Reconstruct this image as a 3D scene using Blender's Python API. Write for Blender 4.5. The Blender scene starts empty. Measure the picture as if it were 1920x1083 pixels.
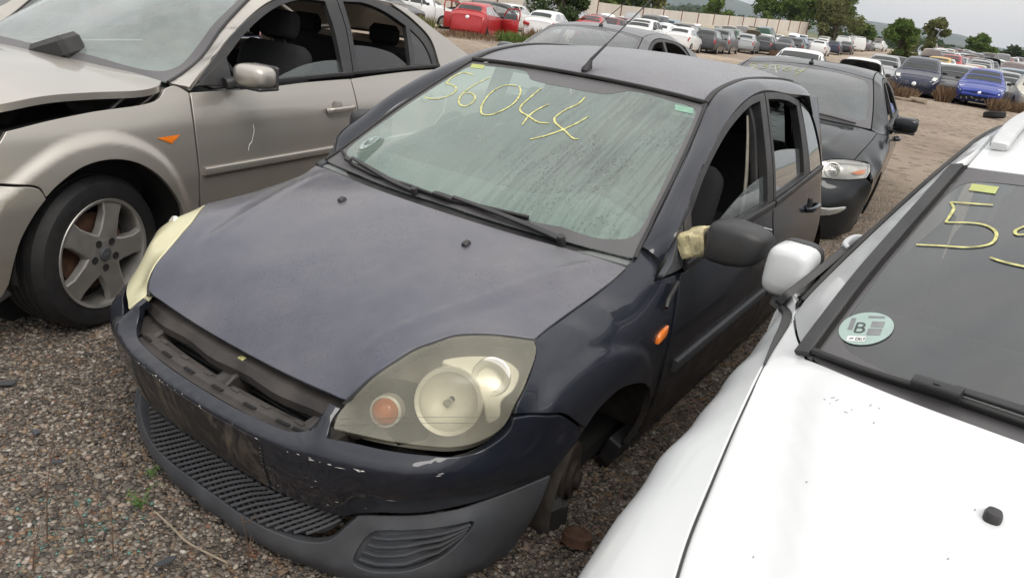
import bpy, bmesh, math, random
import numpy as np
from mathutils import Vector, Matrix
from mathutils.geometry import delaunay_2d_cdt

random.seed(7); np.random.seed(7)
R_ = math.radians
scn = bpy.context.scene
COL = scn.collection

# ------------------------------------------------------------------ camera
cd = bpy.data.cameras.new('camera'); cam = bpy.data.objects.new('camera', cd); COL.objects.link(cam)
cd.sensor_width = 36.0; cd.lens = 25.684; cd.clip_start = .02; cd.clip_end = 20000
def cam_axes(yaw, pitch, roll):
    cy, sy, cp, sp = math.cos(yaw), math.sin(yaw), math.cos(pitch), math.sin(pitch)
    f = np.array([cy*cp, sy*cp, -sp]); r = np.array([-sy, cy, 0.]); d = -np.cross(f, r)
    cr, sr = math.cos(roll), math.sin(roll)
    return r*cr+d*sr, -r*sr+d*cr, f
GZ = .15                      # ground level in survey coordinates
def W(p): return Vector((float(p[0]), -float(p[1]), float(p[2])-GZ))   # survey (x, to the right, z) to Blender
CAM1 = (-.9367, 1.5647, 1.6191); A1 = cam_axes(-.5655, .3682, -.1332)
m = Matrix.Identity(4)
for i, ax in enumerate((A1[0], -A1[1], -A1[2])):
    for j in range(3): m[j][i] = ax[j]*(-1 if j == 1 else 1)
m.translation = W(CAM1); cam.matrix_world = m
scn.camera = cam

# ------------------------------------------------------------------ light
SUN_EL, SUN_AZ = 52., 200.
world = bpy.data.worlds.new('World'); scn.world = world; world.use_nodes = True
nt = world.node_tree; nt.nodes.clear()
def WN(t, **k):
    n = nt.nodes.new(t)
    for a, b in k.items(): setattr(n, a, b)
    return n
sky = WN('ShaderNodeTexSky', sky_type='NISHITA', sun_disc=False)
sky.sun_elevation = R_(SUN_EL); sky.sun_rotation = R_(SUN_AZ); sky.altitude = 700; sky.air_density = 1.0; sky.dust_density = 3.0
tc = WN('ShaderNodeTexCoord'); mp = WN('ShaderNodeMapping'); mp.inputs['Scale'].default_value = (1.2, 1.2, 5.5)
nz = WN('ShaderNodeTexNoise'); nz.inputs['Scale'].default_value = 1.7; nz.inputs['Detail'].default_value = 6; nz.inputs['Roughness'].default_value = .55
cr = WN('ShaderNodeValToRGB'); e = cr.color_ramp.elements
e[0].position = .36; e[0].color = (6.3, 6.4, 6.4, 1); e[1].position = .66; e[1].color = (8.7, 8.2, 7.8, 1)
mx = WN('ShaderNodeMix', data_type='RGBA'); mx.inputs['Factor'].default_value = .90
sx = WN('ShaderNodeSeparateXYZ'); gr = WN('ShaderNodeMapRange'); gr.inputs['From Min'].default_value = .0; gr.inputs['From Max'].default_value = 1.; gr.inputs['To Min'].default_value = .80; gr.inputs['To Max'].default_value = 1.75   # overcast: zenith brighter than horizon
ml = WN('ShaderNodeVectorMath', operation='SCALE')
bg = WN('ShaderNodeBackground'); bg.inputs['Strength'].default_value = .102
wo = WN('ShaderNodeOutputWorld')
L = nt.links.new
L(tc.outputs['Generated'], mp.inputs['Vector']); L(mp.outputs[0], nz.inputs['Vector']); L(nz.outputs['Fac'], cr.inputs['Fac'])
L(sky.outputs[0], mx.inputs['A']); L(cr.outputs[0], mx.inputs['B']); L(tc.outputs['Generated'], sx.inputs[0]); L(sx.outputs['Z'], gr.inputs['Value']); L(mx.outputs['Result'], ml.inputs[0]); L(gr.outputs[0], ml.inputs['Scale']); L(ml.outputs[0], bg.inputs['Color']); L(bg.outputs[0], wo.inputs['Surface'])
sl = bpy.data.lights.new('sun', 'SUN'); sl.energy = 1.4; sl.angle = R_(30); sl.color = (1, .96, .9)
so = bpy.data.objects.new('sun', sl); COL.objects.link(so)
az = R_(SUN_AZ); el = R_(SUN_EL)
sd = Vector((math.sin(az)*math.cos(el), math.cos(az)*math.cos(el), math.sin(el)))
so.rotation_euler = (-sd).to_track_quat('-Z', 'Y').to_euler(); so.location = (0, 0, 30)
vs = scn.view_settings; vs.view_transform = 'Standard'; vs.look = 'None'; vs.exposure = 0.40; vs.gamma = 1; vs.use_curve_mapping = False
scn.cycles.max_bounces = 8; scn.cycles.transparent_max_bounces = 16; scn.cycles.caustics_reflective = False; scn.cycles.caustics_refractive = False

# ------------------------------------------------------------------ materials
MATS = {}
class NB:
    """small node builder"""
    def __init__(s, name):
        s.m = bpy.data.materials.new(name); s.m.use_nodes = True; s.t = s.m.node_tree; s.t.nodes.clear()
        s.out = s.n('ShaderNodeOutputMaterial')
    def n(s, t, ins=None, **k):
        x = s.t.nodes.new(t)
        for a, b in k.items(): setattr(x, a, b)
        for a, b in (ins or {}).items(): s.set(x, a, b)
        return x
    def set(s, x, a, b):
        sock = x.inputs[a]
        if hasattr(b, 'links') or hasattr(b, 'is_output'): s.t.links.new(b, sock)
        elif hasattr(b, 'outputs'): s.t.links.new(b.outputs[0], sock)
        else: sock.default_value = b
    def coord(s, scale=(1, 1, 1), kind='Object'):
        c = s.n('ShaderNodeTexCoord'); mpn = s.n('ShaderNodeMapping', {'Vector': c.outputs[kind], 'Scale': scale}); return mpn.outputs[0]
    def noise(s, scale, detail=4, rough=.55, vec=None, dist=0.):
        i = {'Scale': scale, 'Detail': detail, 'Roughness': rough, 'Distortion': dist}
        i['Vector'] = vec if vec is not None else s.coord()
        return s.n('ShaderNodeTexNoise', i).outputs['Fac']
    def voro(s, scale, vec=None, feature='F1', out='Distance', rnd=1.):
        return s.n('ShaderNodeTexVoronoi', {'Scale': scale, 'Vector': vec if vec is not None else s.coord(), 'Randomness': rnd}, feature=feature).outputs[out]
    def ramp(s, fac, a, b, ca=0., cb=1.):
        return s.n('ShaderNodeMapRange', {'Value': fac, 'From Min': a, 'From Max': b, 'To Min': ca, 'To Max': cb}, clamp=True).outputs[0]
    def cramp(s, fac, stops):
        r = s.n('ShaderNodeValToRGB', {'Fac': fac}); el = r.color_ramp.elements
        while len(el) < len(stops): el.new(.5)
        for q, (p, c) in zip(el, stops): q.position = p; q.color = (*c, 1)
        return r.outputs[0]
    def mix(s, f, a, b):
        x = s.n('ShaderNodeMix', data_type='RGBA')
        s.set(x, 'Factor', f)
        for q, v in (('A', a), ('B', b)):
            s.set(x, q, (*v, 1) if isinstance(v, tuple) and len(v) == 3 else v)
        return x.outputs['Result']
    def math(s, op, a, b=0.):
        x = s.n('ShaderNodeMath', operation=op); s.set(x, 0, a); s.set(x, 1, b); return x.outputs[0]
    def bump(s, h, strength, dist=.01):
        return s.n('ShaderNodeBump', {'Height': h, 'Strength': strength, 'Distance': dist}).outputs[0]
    def bsdf(s, **k):
        p = s.n('ShaderNodeBsdfPrincipled')
        for a, b in k.items():
            a = {'base': 'Base Color', 'rough': 'Roughness', 'metal': 'Metallic', 'coat': 'Coat Weight', 'coatr': 'Coat Roughness', 'normal': 'Normal', 'spec': 'Specular IOR Level', 'alpha': 'Alpha', 'trans': 'Transmission Weight', 'coatn': 'Coat Normal'}.get(a, a)
            s.set(p, a, (*b, 1) if isinstance(b, tuple) and len(b) == 3 else b)
        return p
    def done(s, sh, disp=None):
        s.set(s.out, 'Surface', sh.outputs[0] if hasattr(sh, 'outputs') else sh); MATS[s.m.name] = s.m; return s.m
def upness(b):
    g = b.n('ShaderNodeNewGeometry'); x = b.n('ShaderNodeSeparateXYZ', {0: g.outputs['Normal']}); return b.ramp(x.outputs[2], .1, .95)
def plain(name, base, rough=.5, metal=0., var=.25, scale=20., bump=0., bscale=200., dust=0., dustc=(.22, .2, .17), coat=0., spec=.5):
    b = NB(name); n1 = b.noise(scale, 5); k = b.ramp(n1, .3, .7)
    lo = tuple(c*(1-var) for c in base); hi = tuple(min(1, c*(1+var)) for c in base)
    c = b.mix(k, lo, hi)
    if dust: c = b.mix(b.math('MULTIPLY', b.ramp(b.noise(6., 6), .35, .7), dust), c, dustc)
    kw = dict(base=c, rough=b.ramp(n1, .3, .7, max(0, rough-.07), min(1, rough+.07)), metal=metal, coat=coat, spec=spec)
    if bump: kw['normal'] = b.bump(b.noise(bscale, 3), bump, .002)
    return b.done(b.bsdf(**kw))
def paint(name, base, metal=.35, rough=.38, coat=1., coatr=.05, dust=.25, dustc=(.30, .28, .25), speck=.0, dscale=3., spec=.5):
    b = NB(name); big = b.noise(dscale, 6, .6); fine = b.noise(90., 3)
    up = upness(b)
    dm = b.math('MULTIPLY', b.math('ADD', b.math('MULTIPLY', up, .75), .25), b.ramp(big, .3, .75)); dm = b.math('MULTIPLY', dm, dust)
    c = b.mix(b.ramp(b.noise(1.5, 3), .3, .7), tuple(x*.92 for x in base), base)
    c = b.mix(dm, c, dustc)
    if speck:
        sp = b.ramp(b.voro(70.), .06, .03); sp = b.math('MULTIPLY', sp, b.ramp(b.noise(5., 3), .5, .7)); c = b.mix(b.math('MULTIPLY', sp, speck), c, (.6, .58, .52))
    rr = b.math('ADD', b.math('MULTIPLY', dm, .5), rough)
    cw = b.math('SUBTRACT', coat, b.math('MULTIPLY', dm, coat*.9))
    return b.done(b.bsdf(base=c, metal=metal, rough=rr, spec=spec, coat=cw, coatr=b.ramp(fine, .3, .7, coatr*.6, coatr*1.5)))
def glass(name, tint=(.75, .85, .80), film=.0, filmc=(.5, .56, .52), rough=.02, streak=None, refl=1.0, dens=.0, drops=.0):
    """thin car glass: clear tinted pane, mirror reflection by angle, dust film on it"""
    b = NB(name)
    tr = b.n('ShaderNodeBsdfTransparent', {'Color': (*tint, 1)})
    fr = b.n('ShaderNodeFresnel', {'IOR': 1.52})
    gl = b.n('ShaderNodeBsdfGlossy', {'Color': (1, 1, 1, 1), 'Roughness': rough})
    f2 = b.math('MULTIPLY', fr, refl*1.6)
    f2 = b.math('MINIMUM', f2, 1.)
    s1 = b.n('ShaderNodeMixShader', {0: f2, 1: tr, 2: gl})
    if film:
        df = b.n('ShaderNodeBsdfDiffuse', {'Color': (*filmc, 1)})
        if streak: fac = streak(b)
        else: fac = b.ramp(b.noise(4., 6, .6), .25, .75, film*.6, film*1.3)
        s1 = b.n('ShaderNodeMixShader', {0: fac, 1: s1, 2: df})
    return b.done(s1)

# ------------------------------------------------------------------ geometry helpers (local car frame: x rearward, s to car's left, z up)
def A(p): return np.asarray(p, float)
def conv(P): P = A(P).copy(); P[..., 1] *= -1; return P
def thing(name, label, cat, group=None, mat=None):
    o = bpy.data.objects.new(name, None); COL.objects.link(o); o.empty_display_size = .2
    o['label'] = label; o['category'] = cat
    if group: o['group'] = group
    if mat is not None: o.matrix_world = mat
    return o
def tag(o, label, cat, group=None):
    o['label'] = label; o['category'] = cat
    if group: o['group'] = group
    return o
def rawmesh(name, V, F, normals=None, smooth=True):
    me = bpy.data.meshes.new(name); me.from_pydata([tuple(map(float, v)) for v in V], [], [tuple(int(i) for i in f) for f in F]); me.update()
    if smooth: me.polygons.foreach_set('use_smooth', [True]*len(me.polygons))
    if normals is not None: me.normals_split_custom_set_from_vertices([tuple(map(float, n)) for n in normals])
    return me
def obj(name, me, mat, parent=None, label=None):
    o = bpy.data.objects.new(name, me); COL.objects.link(o)
    if mat is not None and not me.materials: me.materials.append(MATS[mat] if isinstance(mat, str) else mat)
    if parent is not None: o.parent = parent
    if label: o['label'] = label
    return o
def fixn(me):
    bm = bmesh.new(); bm.from_mesh(me); bmesh.ops.recalc_face_normals(bm, faces=bm.faces); bm.to_mesh(me); bm.free(); return me
def autosmooth(me, deg=35):
    bm = bmesh.new(); bm.from_mesh(me); c = R_(deg)
    for e_ in bm.edges: e_.smooth = not (len(e_.link_faces) == 2 and e_.calc_face_angle(0) > c)
    bm.to_mesh(me); bm.free(); return me
def solid(name, V, F, mat, parent=None, local=True, sharp=35, label=None):
    V = conv(V) if local else A(V)
    me = rawmesh(name, V, F); fixn(me); autosmooth(me, sharp); return obj(name, me, mat, parent, label)
def crom(pts, n=8, closed=False):
    P = A(pts)
    if len(P) < 3 and not closed: return np.array([P[0]+(P[-1]-P[0])*t for t in np.linspace(0, 1, n+1)])
    Q = np.vstack([P[-1], P, P[0], P[1]]) if closed else np.vstack([2*P[0]-P[1], P, 2*P[-1]-P[-2]])
    out = []
    K = len(P) if closed else len(P)-1
    for i in range(K):
        p0, p1, p2, p3 = Q[i:i+4]
        d1 = max(np.linalg.norm(p1-p0), 1e-6)**.5; d2 = max(np.linalg.norm(p2-p1), 1e-6)**.5; d3 = max(np.linalg.norm(p3-p2), 1e-6)**.5
        m1 = (p1-p0)/d1-(p2-p0)/(d1+d2)+(p2-p1)/d2; m2 = (p2-p1)/d2-(p3-p1)/(d2+d3)+(p3-p2)/d3
        m1 *= d2; m2 *= d2
        for t in np.linspace(0, 1, n, endpoint=False):
            out.append((2*t**3-3*t*t+1)*p1+(t**3-2*t*t+t)*m1+(-2*t**3+3*t*t)*p2+(t**3-t*t)*m2)
    if not closed: out.append(P[-1])
    return np.array(out)
def loop(*segs, n=8):
    """closed outline from smooth runs that meet in corners"""
    out = []
    for s in segs:
        q = crom(s, n); out.append(q[:-1] if len(q) > 1 else q)
    return np.vstack(out)
def resample(P, step, closed=True):
    Q = np.vstack([P, P[:1]]) if closed else P
    d = np.r_[0, np.cumsum(np.linalg.norm(np.diff(Q, axis=0), axis=1))]
    n = max(8, int(round(d[-1]/step)))
    t = np.linspace(0, d[-1], n, endpoint=not closed)
    return np.stack([np.interp(t, d, Q[:, k]) for k in range(3)], 1)
def keepcorners(P, step):
    """subdivide long spans, keep every given point (drop near-duplicates)"""
    out = []; N = len(P)
    for i in range(N):
        a, b = P[i], P[(i+1) % N]; L_ = np.linalg.norm(b-a)
        if L_ < step*.15: continue
        k = max(1, int(round(L_/step)))
        for j in range(k): out.append(a+(b-a)*j/k)
    return np.array(out)
class Flat:
    def __init__(s, n, up=(0, 0, 1)):
        s.n = A(n)/np.linalg.norm(n); e1 = np.cross(A(up), s.n)
        if np.linalg.norm(e1) < 1e-3: e1 = np.cross((0, 1, 0), s.n)
        s.e1 = e1/np.linalg.norm(e1); s.e2 = np.cross(s.n, s.e1)
    def fwd(s, P): P = A(P); return np.stack([P@s.e1, P@s.e2], -1), P@s.n
    def inv(s, uv, h): return uv[:, :1]*s.e1+uv[:, 1:2]*s.e2+h[:, None]*s.n
class Cyl:
    def __init__(s, cx, r0=.8): s.cx = cx; s.r0 = r0
    def fwd(s, P): P = A(P); a = np.arctan2(P[..., 1], s.cx-P[..., 0]); return np.stack([a*s.r0, P[..., 2]], -1), np.hypot(P[..., 1], s.cx-P[..., 0])
    def inv(s, uv, h): a = uv[:, 0]/s.r0; return np.stack([s.cx-h*np.cos(a), h*np.sin(a), uv[:, 1]], -1)
class Cone:
    def __init__(s, cx, r0=.8, beta=25., z0=.55, rr=.75): s.cx = cx; s.r0 = r0; s.c = math.cos(R_(beta)); s.n = math.sin(R_(beta)); s.z0 = z0; s.rr = rr
    def fwd(s, P):
        P = A(P); a = np.arctan2(P[..., 1], s.cx-P[..., 0]); r = np.hypot(P[..., 1], s.cx-P[..., 0])-s.rr; z = P[..., 2]-s.z0
        return np.stack([a*s.r0, z*s.c-r*s.n], -1), r*s.c+z*s.n
    def inv(s, uv, h):
        a = uv[:, 0]/s.r0; v = uv[:, 1]; r = h*s.c-v*s.n+s.rr; z = h*s.n+v*s.c+s.z0
        return np.stack([s.cx-r*np.cos(a), r*np.sin(a), z], -1)
class TPS:
    def __init__(s, uv, h, reg=1e-6):
        s.c = A(uv); n = len(s.c); d = np.linalg.norm(s.c[:, None]-s.c[None], axis=2)
        K = np.where(d > 0, d*d*np.log(np.maximum(d, 1e-12)), 0)+reg*np.eye(n)
        Pm = np.c_[np.ones(n), s.c]; M = np.block([[K, Pm], [Pm.T, np.zeros((3, 3))]])
        s.w = np.linalg.lstsq(M, np.r_[h, 0, 0, 0], rcond=None)[0]
    def __call__(s, uv):
        uv = A(uv); out = np.empty(len(uv))
        for i in range(0, len(uv), 4000):
            q = uv[i:i+4000]; d = np.linalg.norm(q[:, None]-s.c[None], axis=2)
            U = np.where(d > 0, d*d*np.log(np.maximum(d, 1e-12)), 0); out[i:i+4000] = U@s.w[:-3]+s.w[-3]+q@s.w[-2:]
        return out
def inpoly(pts, poly):
    x, y = pts[:, 0], pts[:, 1]; ins = np.zeros(len(pts), bool); N = len(poly)
    for i in range(N):
        x1, y1 = poly[i]; x2, y2 = poly[(i+1) % N]
        if y1 == y2: continue
        c = ((y1 > y) != (y2 > y)) & (x < (x2-x1)*(y-y1)/(y2-y1)+x1); ins ^= c
    return ins
def polydist(pts, poly, closed=True):
    d = np.full(len(pts), 1e9); N = len(poly)
    for i in range(N if closed else N-1):
        a = poly[i]; b = poly[(i+1) % N]; ab = b-a; L2 = ab@ab
        if L2 < 1e-16: continue
        t = np.clip(((pts-a)@ab)/L2, 0, 1); d = np.minimum(d, np.linalg.norm(pts-(a+t[:, None]*ab), axis=1))
    return d
def area2(p): x, y = p[:, 0], p[:, 1]; return .5*np.sum(x*np.roll(y, -1)-y*np.roll(x, -1))
def offset2(p, d):
    """move a CCW polygon inward by d"""
    t = np.roll(p, -1, 0)-p; t /= np.maximum(np.linalg.norm(t, axis=1), 1e-9)[:, None]
    n = np.stack([-t[:, 1], t[:, 0]], 1); nn = n+np.roll(n, 1, 0); L_ = np.maximum((nn*nn).sum(1), .8); return p+2*d*nn/L_[:, None]*1.
class Surf:
    """height surface over a chart; eval gives points and outward normals"""
    def __init__(s, chart, pts=None, fn=None, disp=None, reg=1e-6):
        s.chart = chart; s.fn = fn; s.disp = disp
        if pts is not None:
            uv, h = chart.fwd(A(pts)); q = np.round(uv, 4); _, i = np.unique(q, axis=0, return_index=True); s.fn = TPS(uv[i], h[i], reg)
    def h(s, uv):
        h = s.fn(uv)
        if s.disp is not None: h = h+s.disp(s.chart.inv(uv, h))
        return h
    def P(s, uv): return s.chart.inv(uv, s.h(uv))
    def PN(s, uv, e=.004):
        p = s.P(uv); du = s.P(uv+[e, 0])-s.P(uv-[e, 0]); dv = s.P(uv+[0, e])-s.P(uv-[0, e]); n = np.cross(du, dv)
        n /= np.maximum(np.linalg.norm(n, axis=1), 1e-12)[:, None]
        q = s.chart.inv(uv, s.h(uv)+.01)-p; n *= np.where((n*q).sum(1) < 0, -1, 1)[:, None]; return p, n
    def at(s, pts, off=0.):
        uv, _ = s.chart.fwd(A(pts)); p, n = s.PN(uv); return p+n*off, n
def panel(name, outline, chart, mat, parent, extra=(), gap=.002, r=.0025, depth=.012, res=.03, step=.014, holes=(), disp=None, surf=None, mirror=False, reg=1e-6, off=0., edge=True, label=None, ctrlstep=.05):
    """a pressed panel: smooth skin inside an outline with rolled edges turned inwards"""
    O = keepcorners(A(outline), step)
    if surf is None:
        c = resample(O, ctrlstep); surf = Surf(chart, np.vstack([c]+([A(extra)] if len(extra) else [])), disp=disp, reg=reg)
    ch = surf.chart
    loops = []
    for k, lp in enumerate([O]+[keepcorners(A(h_), step) for h_ in holes]):
        uv, _ = ch.fwd(lp)
        if (area2(uv) < 0) != (k > 0): uv = uv[::-1]
        loops.append(offset2(uv, gap+(r if edge else 0)))
    lo = loops[0].min(0); hi = loops[0].max(0)
    gx = np.arange(lo[0], hi[0], res); gy = np.arange(lo[1], hi[1], res*.866)
    G = np.array([(x+(res/2 if j % 2 else 0), y) for j, y in enumerate(gy) for x in gx]) if len(gx) and len(gy) else np.zeros((0, 2))
    if len(G):
        ok = inpoly(G, loops[0])
        for h_ in loops[1:]: ok &= ~inpoly(G, h_)
        G = G[ok]
        for h_ in loops:
            if len(G): G = G[polydist(G, h_) > res*.45]
    allv = np.vstack(loops+[G]); edges = []; base = 0
    for lp in loops:
        n_ = len(lp); edges += [(base+i, base+(i+1) % n_) for i in range(n_)]; base += n_
    res_ = delaunay_2d_cdt([Vector(v) for v in allv], edges, [], 0, 1e-7)
    V2 = np.array([(v.x, v.y) for v in res_[0]]); F = [tuple(f) for f in res_[2]]; inv = {}
    cen = np.array([V2[list(f)].mean(0) for f in F]); ok = inpoly(cen, loops[0])
    for h_ in loops[1:]: ok &= ~inpoly(cen, h_)
    F = [f for f, k in zip(F, ok) if k]
    for ni, src in enumerate(res_[3]):
        for q in src: inv[q] = ni
    P, N = surf.PN(V2); P = P+N*off
    V = [P]; NN = [N]; tot = len(P)
    if edge:
        base = 0
        for lp in loops:
            n_ = len(lp); ids = [inv.get(base+i, -1) for i in range(n_)]; base += n_
            p, n = surf.PN(lp); p = p+n*off
            t = np.roll(p, -1, 0)-np.roll(p, 1, 0); t /= np.maximum(np.linalg.norm(t, axis=1), 1e-9)[:, None]
            o_ = np.cross(t, n)
            # outward = away from skin
            uvo, _ = ch.fwd(p+o_*.002); ins = inpoly(uvo, lp)
            if (ins.mean() > .5) == True: o_ = -o_
            if lp is not loops[0]: 
                ins = inpoly(ch.fwd(p+o_*.002)[0], lp)
                if ins.mean() < .5: o_ = -o_
            rings = [ids]
            for a in (45, 90):
                ca, sa = math.cos(R_(a)), math.sin(R_(a)); V.append(p+o_*r*sa-n*r*(1-ca)); NN.append(n*ca+o_*sa); rings.append(list(range(tot, tot+n_))); tot += n_
            V.append(p+o_*r-n*depth); NN.append(o_); rings.append(list(range(tot, tot+n_))); tot += n_
            for a_, b_ in zip(rings[:-1], rings[1:]):
                for i in range(n_):
                    j = (i+1) % n_
                    if a_[i] < 0 or a_[j] < 0: continue
                    F.append((a_[i], a_[j], b_[j], b_[i]))
    V = np.vstack(V); NN = np.vstack(NN)
    objs = []
    for sg in ((1, -1) if mirror else (1,)):
        Vm = V*[1, sg, 1]; Nm = NN*[1, sg, 1]; Vb = conv(Vm); Nb = conv(Nm)
        Fo = []
        for f in F:
            fn_ = np.cross(Vb[f[1]]-Vb[f[0]], Vb[f[2]]-Vb[f[0]])
            Fo.append(f if fn_@(Nb[f[0]]+Nb[f[1]]+Nb[f[2]]) >= 0 else f[::-1])
        objs.append(obj(name, rawmesh(name, Vb, Fo, Nb), mat, parent, label))
    return (objs if mirror else objs[0]), surf
def frames(path):
    P = A(path); t = np.gradient(P, axis=0); t /= np.maximum(np.linalg.norm(t, axis=1), 1e-9)[:, None]; return P, t
def sweepv(path, prof, up=(0, 0, 1), closed=False, scale=None, cap=True):
    """sweep a closed 2-D profile (a,b) along a path: a = sideways, b = along up"""
    P, t = frames(path)
    if closed: t = np.roll(P, -1, 0)-np.roll(P, 1, 0); t /= np.linalg.norm(t, axis=1)[:, None]
    U = A(up); U = np.broadcast_to(U, P.shape)
    a = np.cross(t, U); a /= np.maximum(np.linalg.norm(a, axis=1), 1e-9)[:, None]; b = np.cross(a, t); prof = A(prof); K = len(prof)
    sc = np.ones(len(P)) if scale is None else A(scale)
    V = (P[:, None]+sc[:, None, None]*(prof[None, :, :1]*a[:, None]+prof[None, :, 1:]*b[:, None])).reshape(-1, 3); F = []; N = len(P)
    for i in range(N if closed else N-1):
        for k in range(K): F.append((i*K+k, i*K+(k+1) % K, ((i+1) % N)*K+(k+1) % K, ((i+1) % N)*K+k))
    if cap and not closed: F += [tuple(range(K)), tuple(range((N-1)*K, N*K))]
    return V, F
def circ(r, n=10, ry=None): return [(r*math.cos(2*math.pi*k/n), (ry or r)*math.sin(2*math.pi*k/n)) for k in range(n)]
def rrect(w, h, r=.3, n=3):
    r *= min(w, h)/2*2*.5*2 if False else 1; rr = min(w, h)*.5*r; out = []
    for cx, cy, a0 in ((w/2-rr, h/2-rr, 0), (-w/2+rr, h/2-rr, 90), (-w/2+rr, -h/2+rr, 180), (w/2-rr, -h/2+rr, 270)):
        for k in range(n+1): a = R_(a0+90*k/n); out.append((cx+rr*math.cos(a), cy+rr*math.sin(a)))
    return out
def sweep(name, path, prof, mat, parent=None, up=(0, 0, 1), closed=False, scale=None, local=True, label=None, sharp=40):
    V, F = sweepv(path, prof, up, closed, scale); return solid(name, V, F, mat, parent, local, sharp, label)
def tube(name, path, r, mat, parent=None, n=8, local=True, closed=False, scale=None): return sweep(name, path, circ(r, n), mat, parent, (0.03, .02, 1), closed, scale, local)
def lathev(prof, n=32, c=(0, 0, 0), axis=(0, 1, 0), ref=(0, 0, 1)):
    """prof: (radius, height along axis)"""
    ax = A(axis)/np.linalg.norm(axis); e1 = A(ref)-ax*(A(ref)@ax); e1 /= np.linalg.norm(e1); e2 = np.cross(ax, e1); V = []; F = []; K = len(prof)
    for i in range(n):
        a = 2*math.pi*i/n; d = e1*math.cos(a)+e2*math.sin(a)
        for r, h in prof: V.append(A(c)+d*r+ax*h)
    for i in range(n):
        for k in range(K-1): F.append((i*K+k, i*K+k+1, ((i+1) % n)*K+k+1, ((i+1) % n)*K+k))
    return np.array(V), F
def lathe(name, prof, mat, parent=None, n=32, c=(0, 0, 0), axis=(0, 1, 0), local=True, sharp=35, label=None):
    V, F = lathev(prof, n, c, axis); me = rawmesh(name, conv(V) if local else V, F)
    bm = bmesh.new(); bm.from_mesh(me); bmesh.ops.remove_doubles(bm, verts=bm.verts, dist=1e-6); bm.to_mesh(me); bm.free()
    fixn(me); autosmooth(me, sharp); return obj(name, me, mat, parent, label)
def boxv(c, s, rot=None, bev=0.):
    x, y, z = A(s)/2; b = min(bev, x*.9, y*.9, z*.9)
    if b <= 0:
        V = [(sx*x, sy*y, sz*z) for sx in (-1, 1) for sy in (-1, 1) for sz in (-1, 1)]
        F = [(0, 1, 3, 2), (4, 6, 7, 5), (0, 4, 5, 1), (2, 3, 7, 6), (0, 2, 6, 4), (1, 5, 7, 3)]
    else:
        V = []; idx = {}
        for sx in (-1, 1):
            for sy in (-1, 1):
                for sz in (-1, 1):
                    for k, (dx, dy, dz) in enumerate(((0, 1, 1), (1, 0, 1), (1, 1, 0))):
                        idx[(sx, sy, sz, k)] = len(V); V.append((sx*(x-b*dx), sy*(y-b*dy), sz*(z-b*dz)))
        F = []
        for k, (i, j, l_) in enumerate(((0, 1, 2), (1, 2, 0), (2, 0, 1))):
            for s0 in (-1, 1):
                q = []
                for sa, sb in ((-1, -1), (1, -1), (1, 1), (-1, 1)):
                    t = [0, 0, 0]; t[i] = s0; t[j] = sa; t[l_] = sb; q.append(idx[(*t, k)])
                F.append(tuple(q))
        for k, (i, j, l_) in enumerate(((0, 1, 2), (1, 2, 0), (2, 0, 1))):
            # edges along axis l_, between faces i and j
            for si in (-1, 1):
                for sj in (-1, 1):
                    q = []
                    for kk, sl_ in ((i, -1), (i, 1), (j, 1), (j, -1)):
                        t = [0, 0, 0]; t[i] = si; t[j] = sj; t[l_] = sl_; q.append(idx[(*t, kk)])
                    F.append(tuple(q))
        for sx in (-1, 1):
            for sy in (-1, 1):
                for sz in (-1, 1): F.append(tuple(idx[(sx, sy, sz, k)] for k in range(3)))
    V = A(V)
    if rot is not None: V = V@A(rot).T
    return V+A(c), F
def rotm(axis, deg):
    return np.array(Matrix.Rotation(R_(deg), 3, axis if isinstance(axis, str) else Vector(axis)))
def box(name, c, s, mat, parent=None, rot=None, bev=.005, local=True, label=None):
    V, F = boxv(c, s, rot, bev); return solid(name, V, F, mat, parent, local, 30, label)
def merge(*vf):
    V = []; F = []; n = 0
    for v, f in vf: V.append(A(v)); F += [tuple(i+n for i in q) for q in f]; n += len(v)
    return np.vstack(V), F
def loft(name, rings, mat, parent=None, closed=True, cap=True, local=True, sharp=40, label=None, sub=0):
    K = len(rings[0]); V = np.vstack([A(r) for r in rings]); F = []
    for i in range(len(rings)-1):
        for k in range(K if closed else K-1): F.append((i*K+k, i*K+(k+1) % K, (i+1)*K+(k+1) % K, (i+1)*K+k))
    if cap: F += [tuple(range(K)), tuple(range((len(rings)-1)*K, len(rings)*K))]
    o = solid(name, V, F, mat, parent, local, sharp, label)
    if sub: md = o.modifiers.new('sub', 'SUBSURF'); md.levels = sub; md.render_levels = sub
    return o
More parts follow.
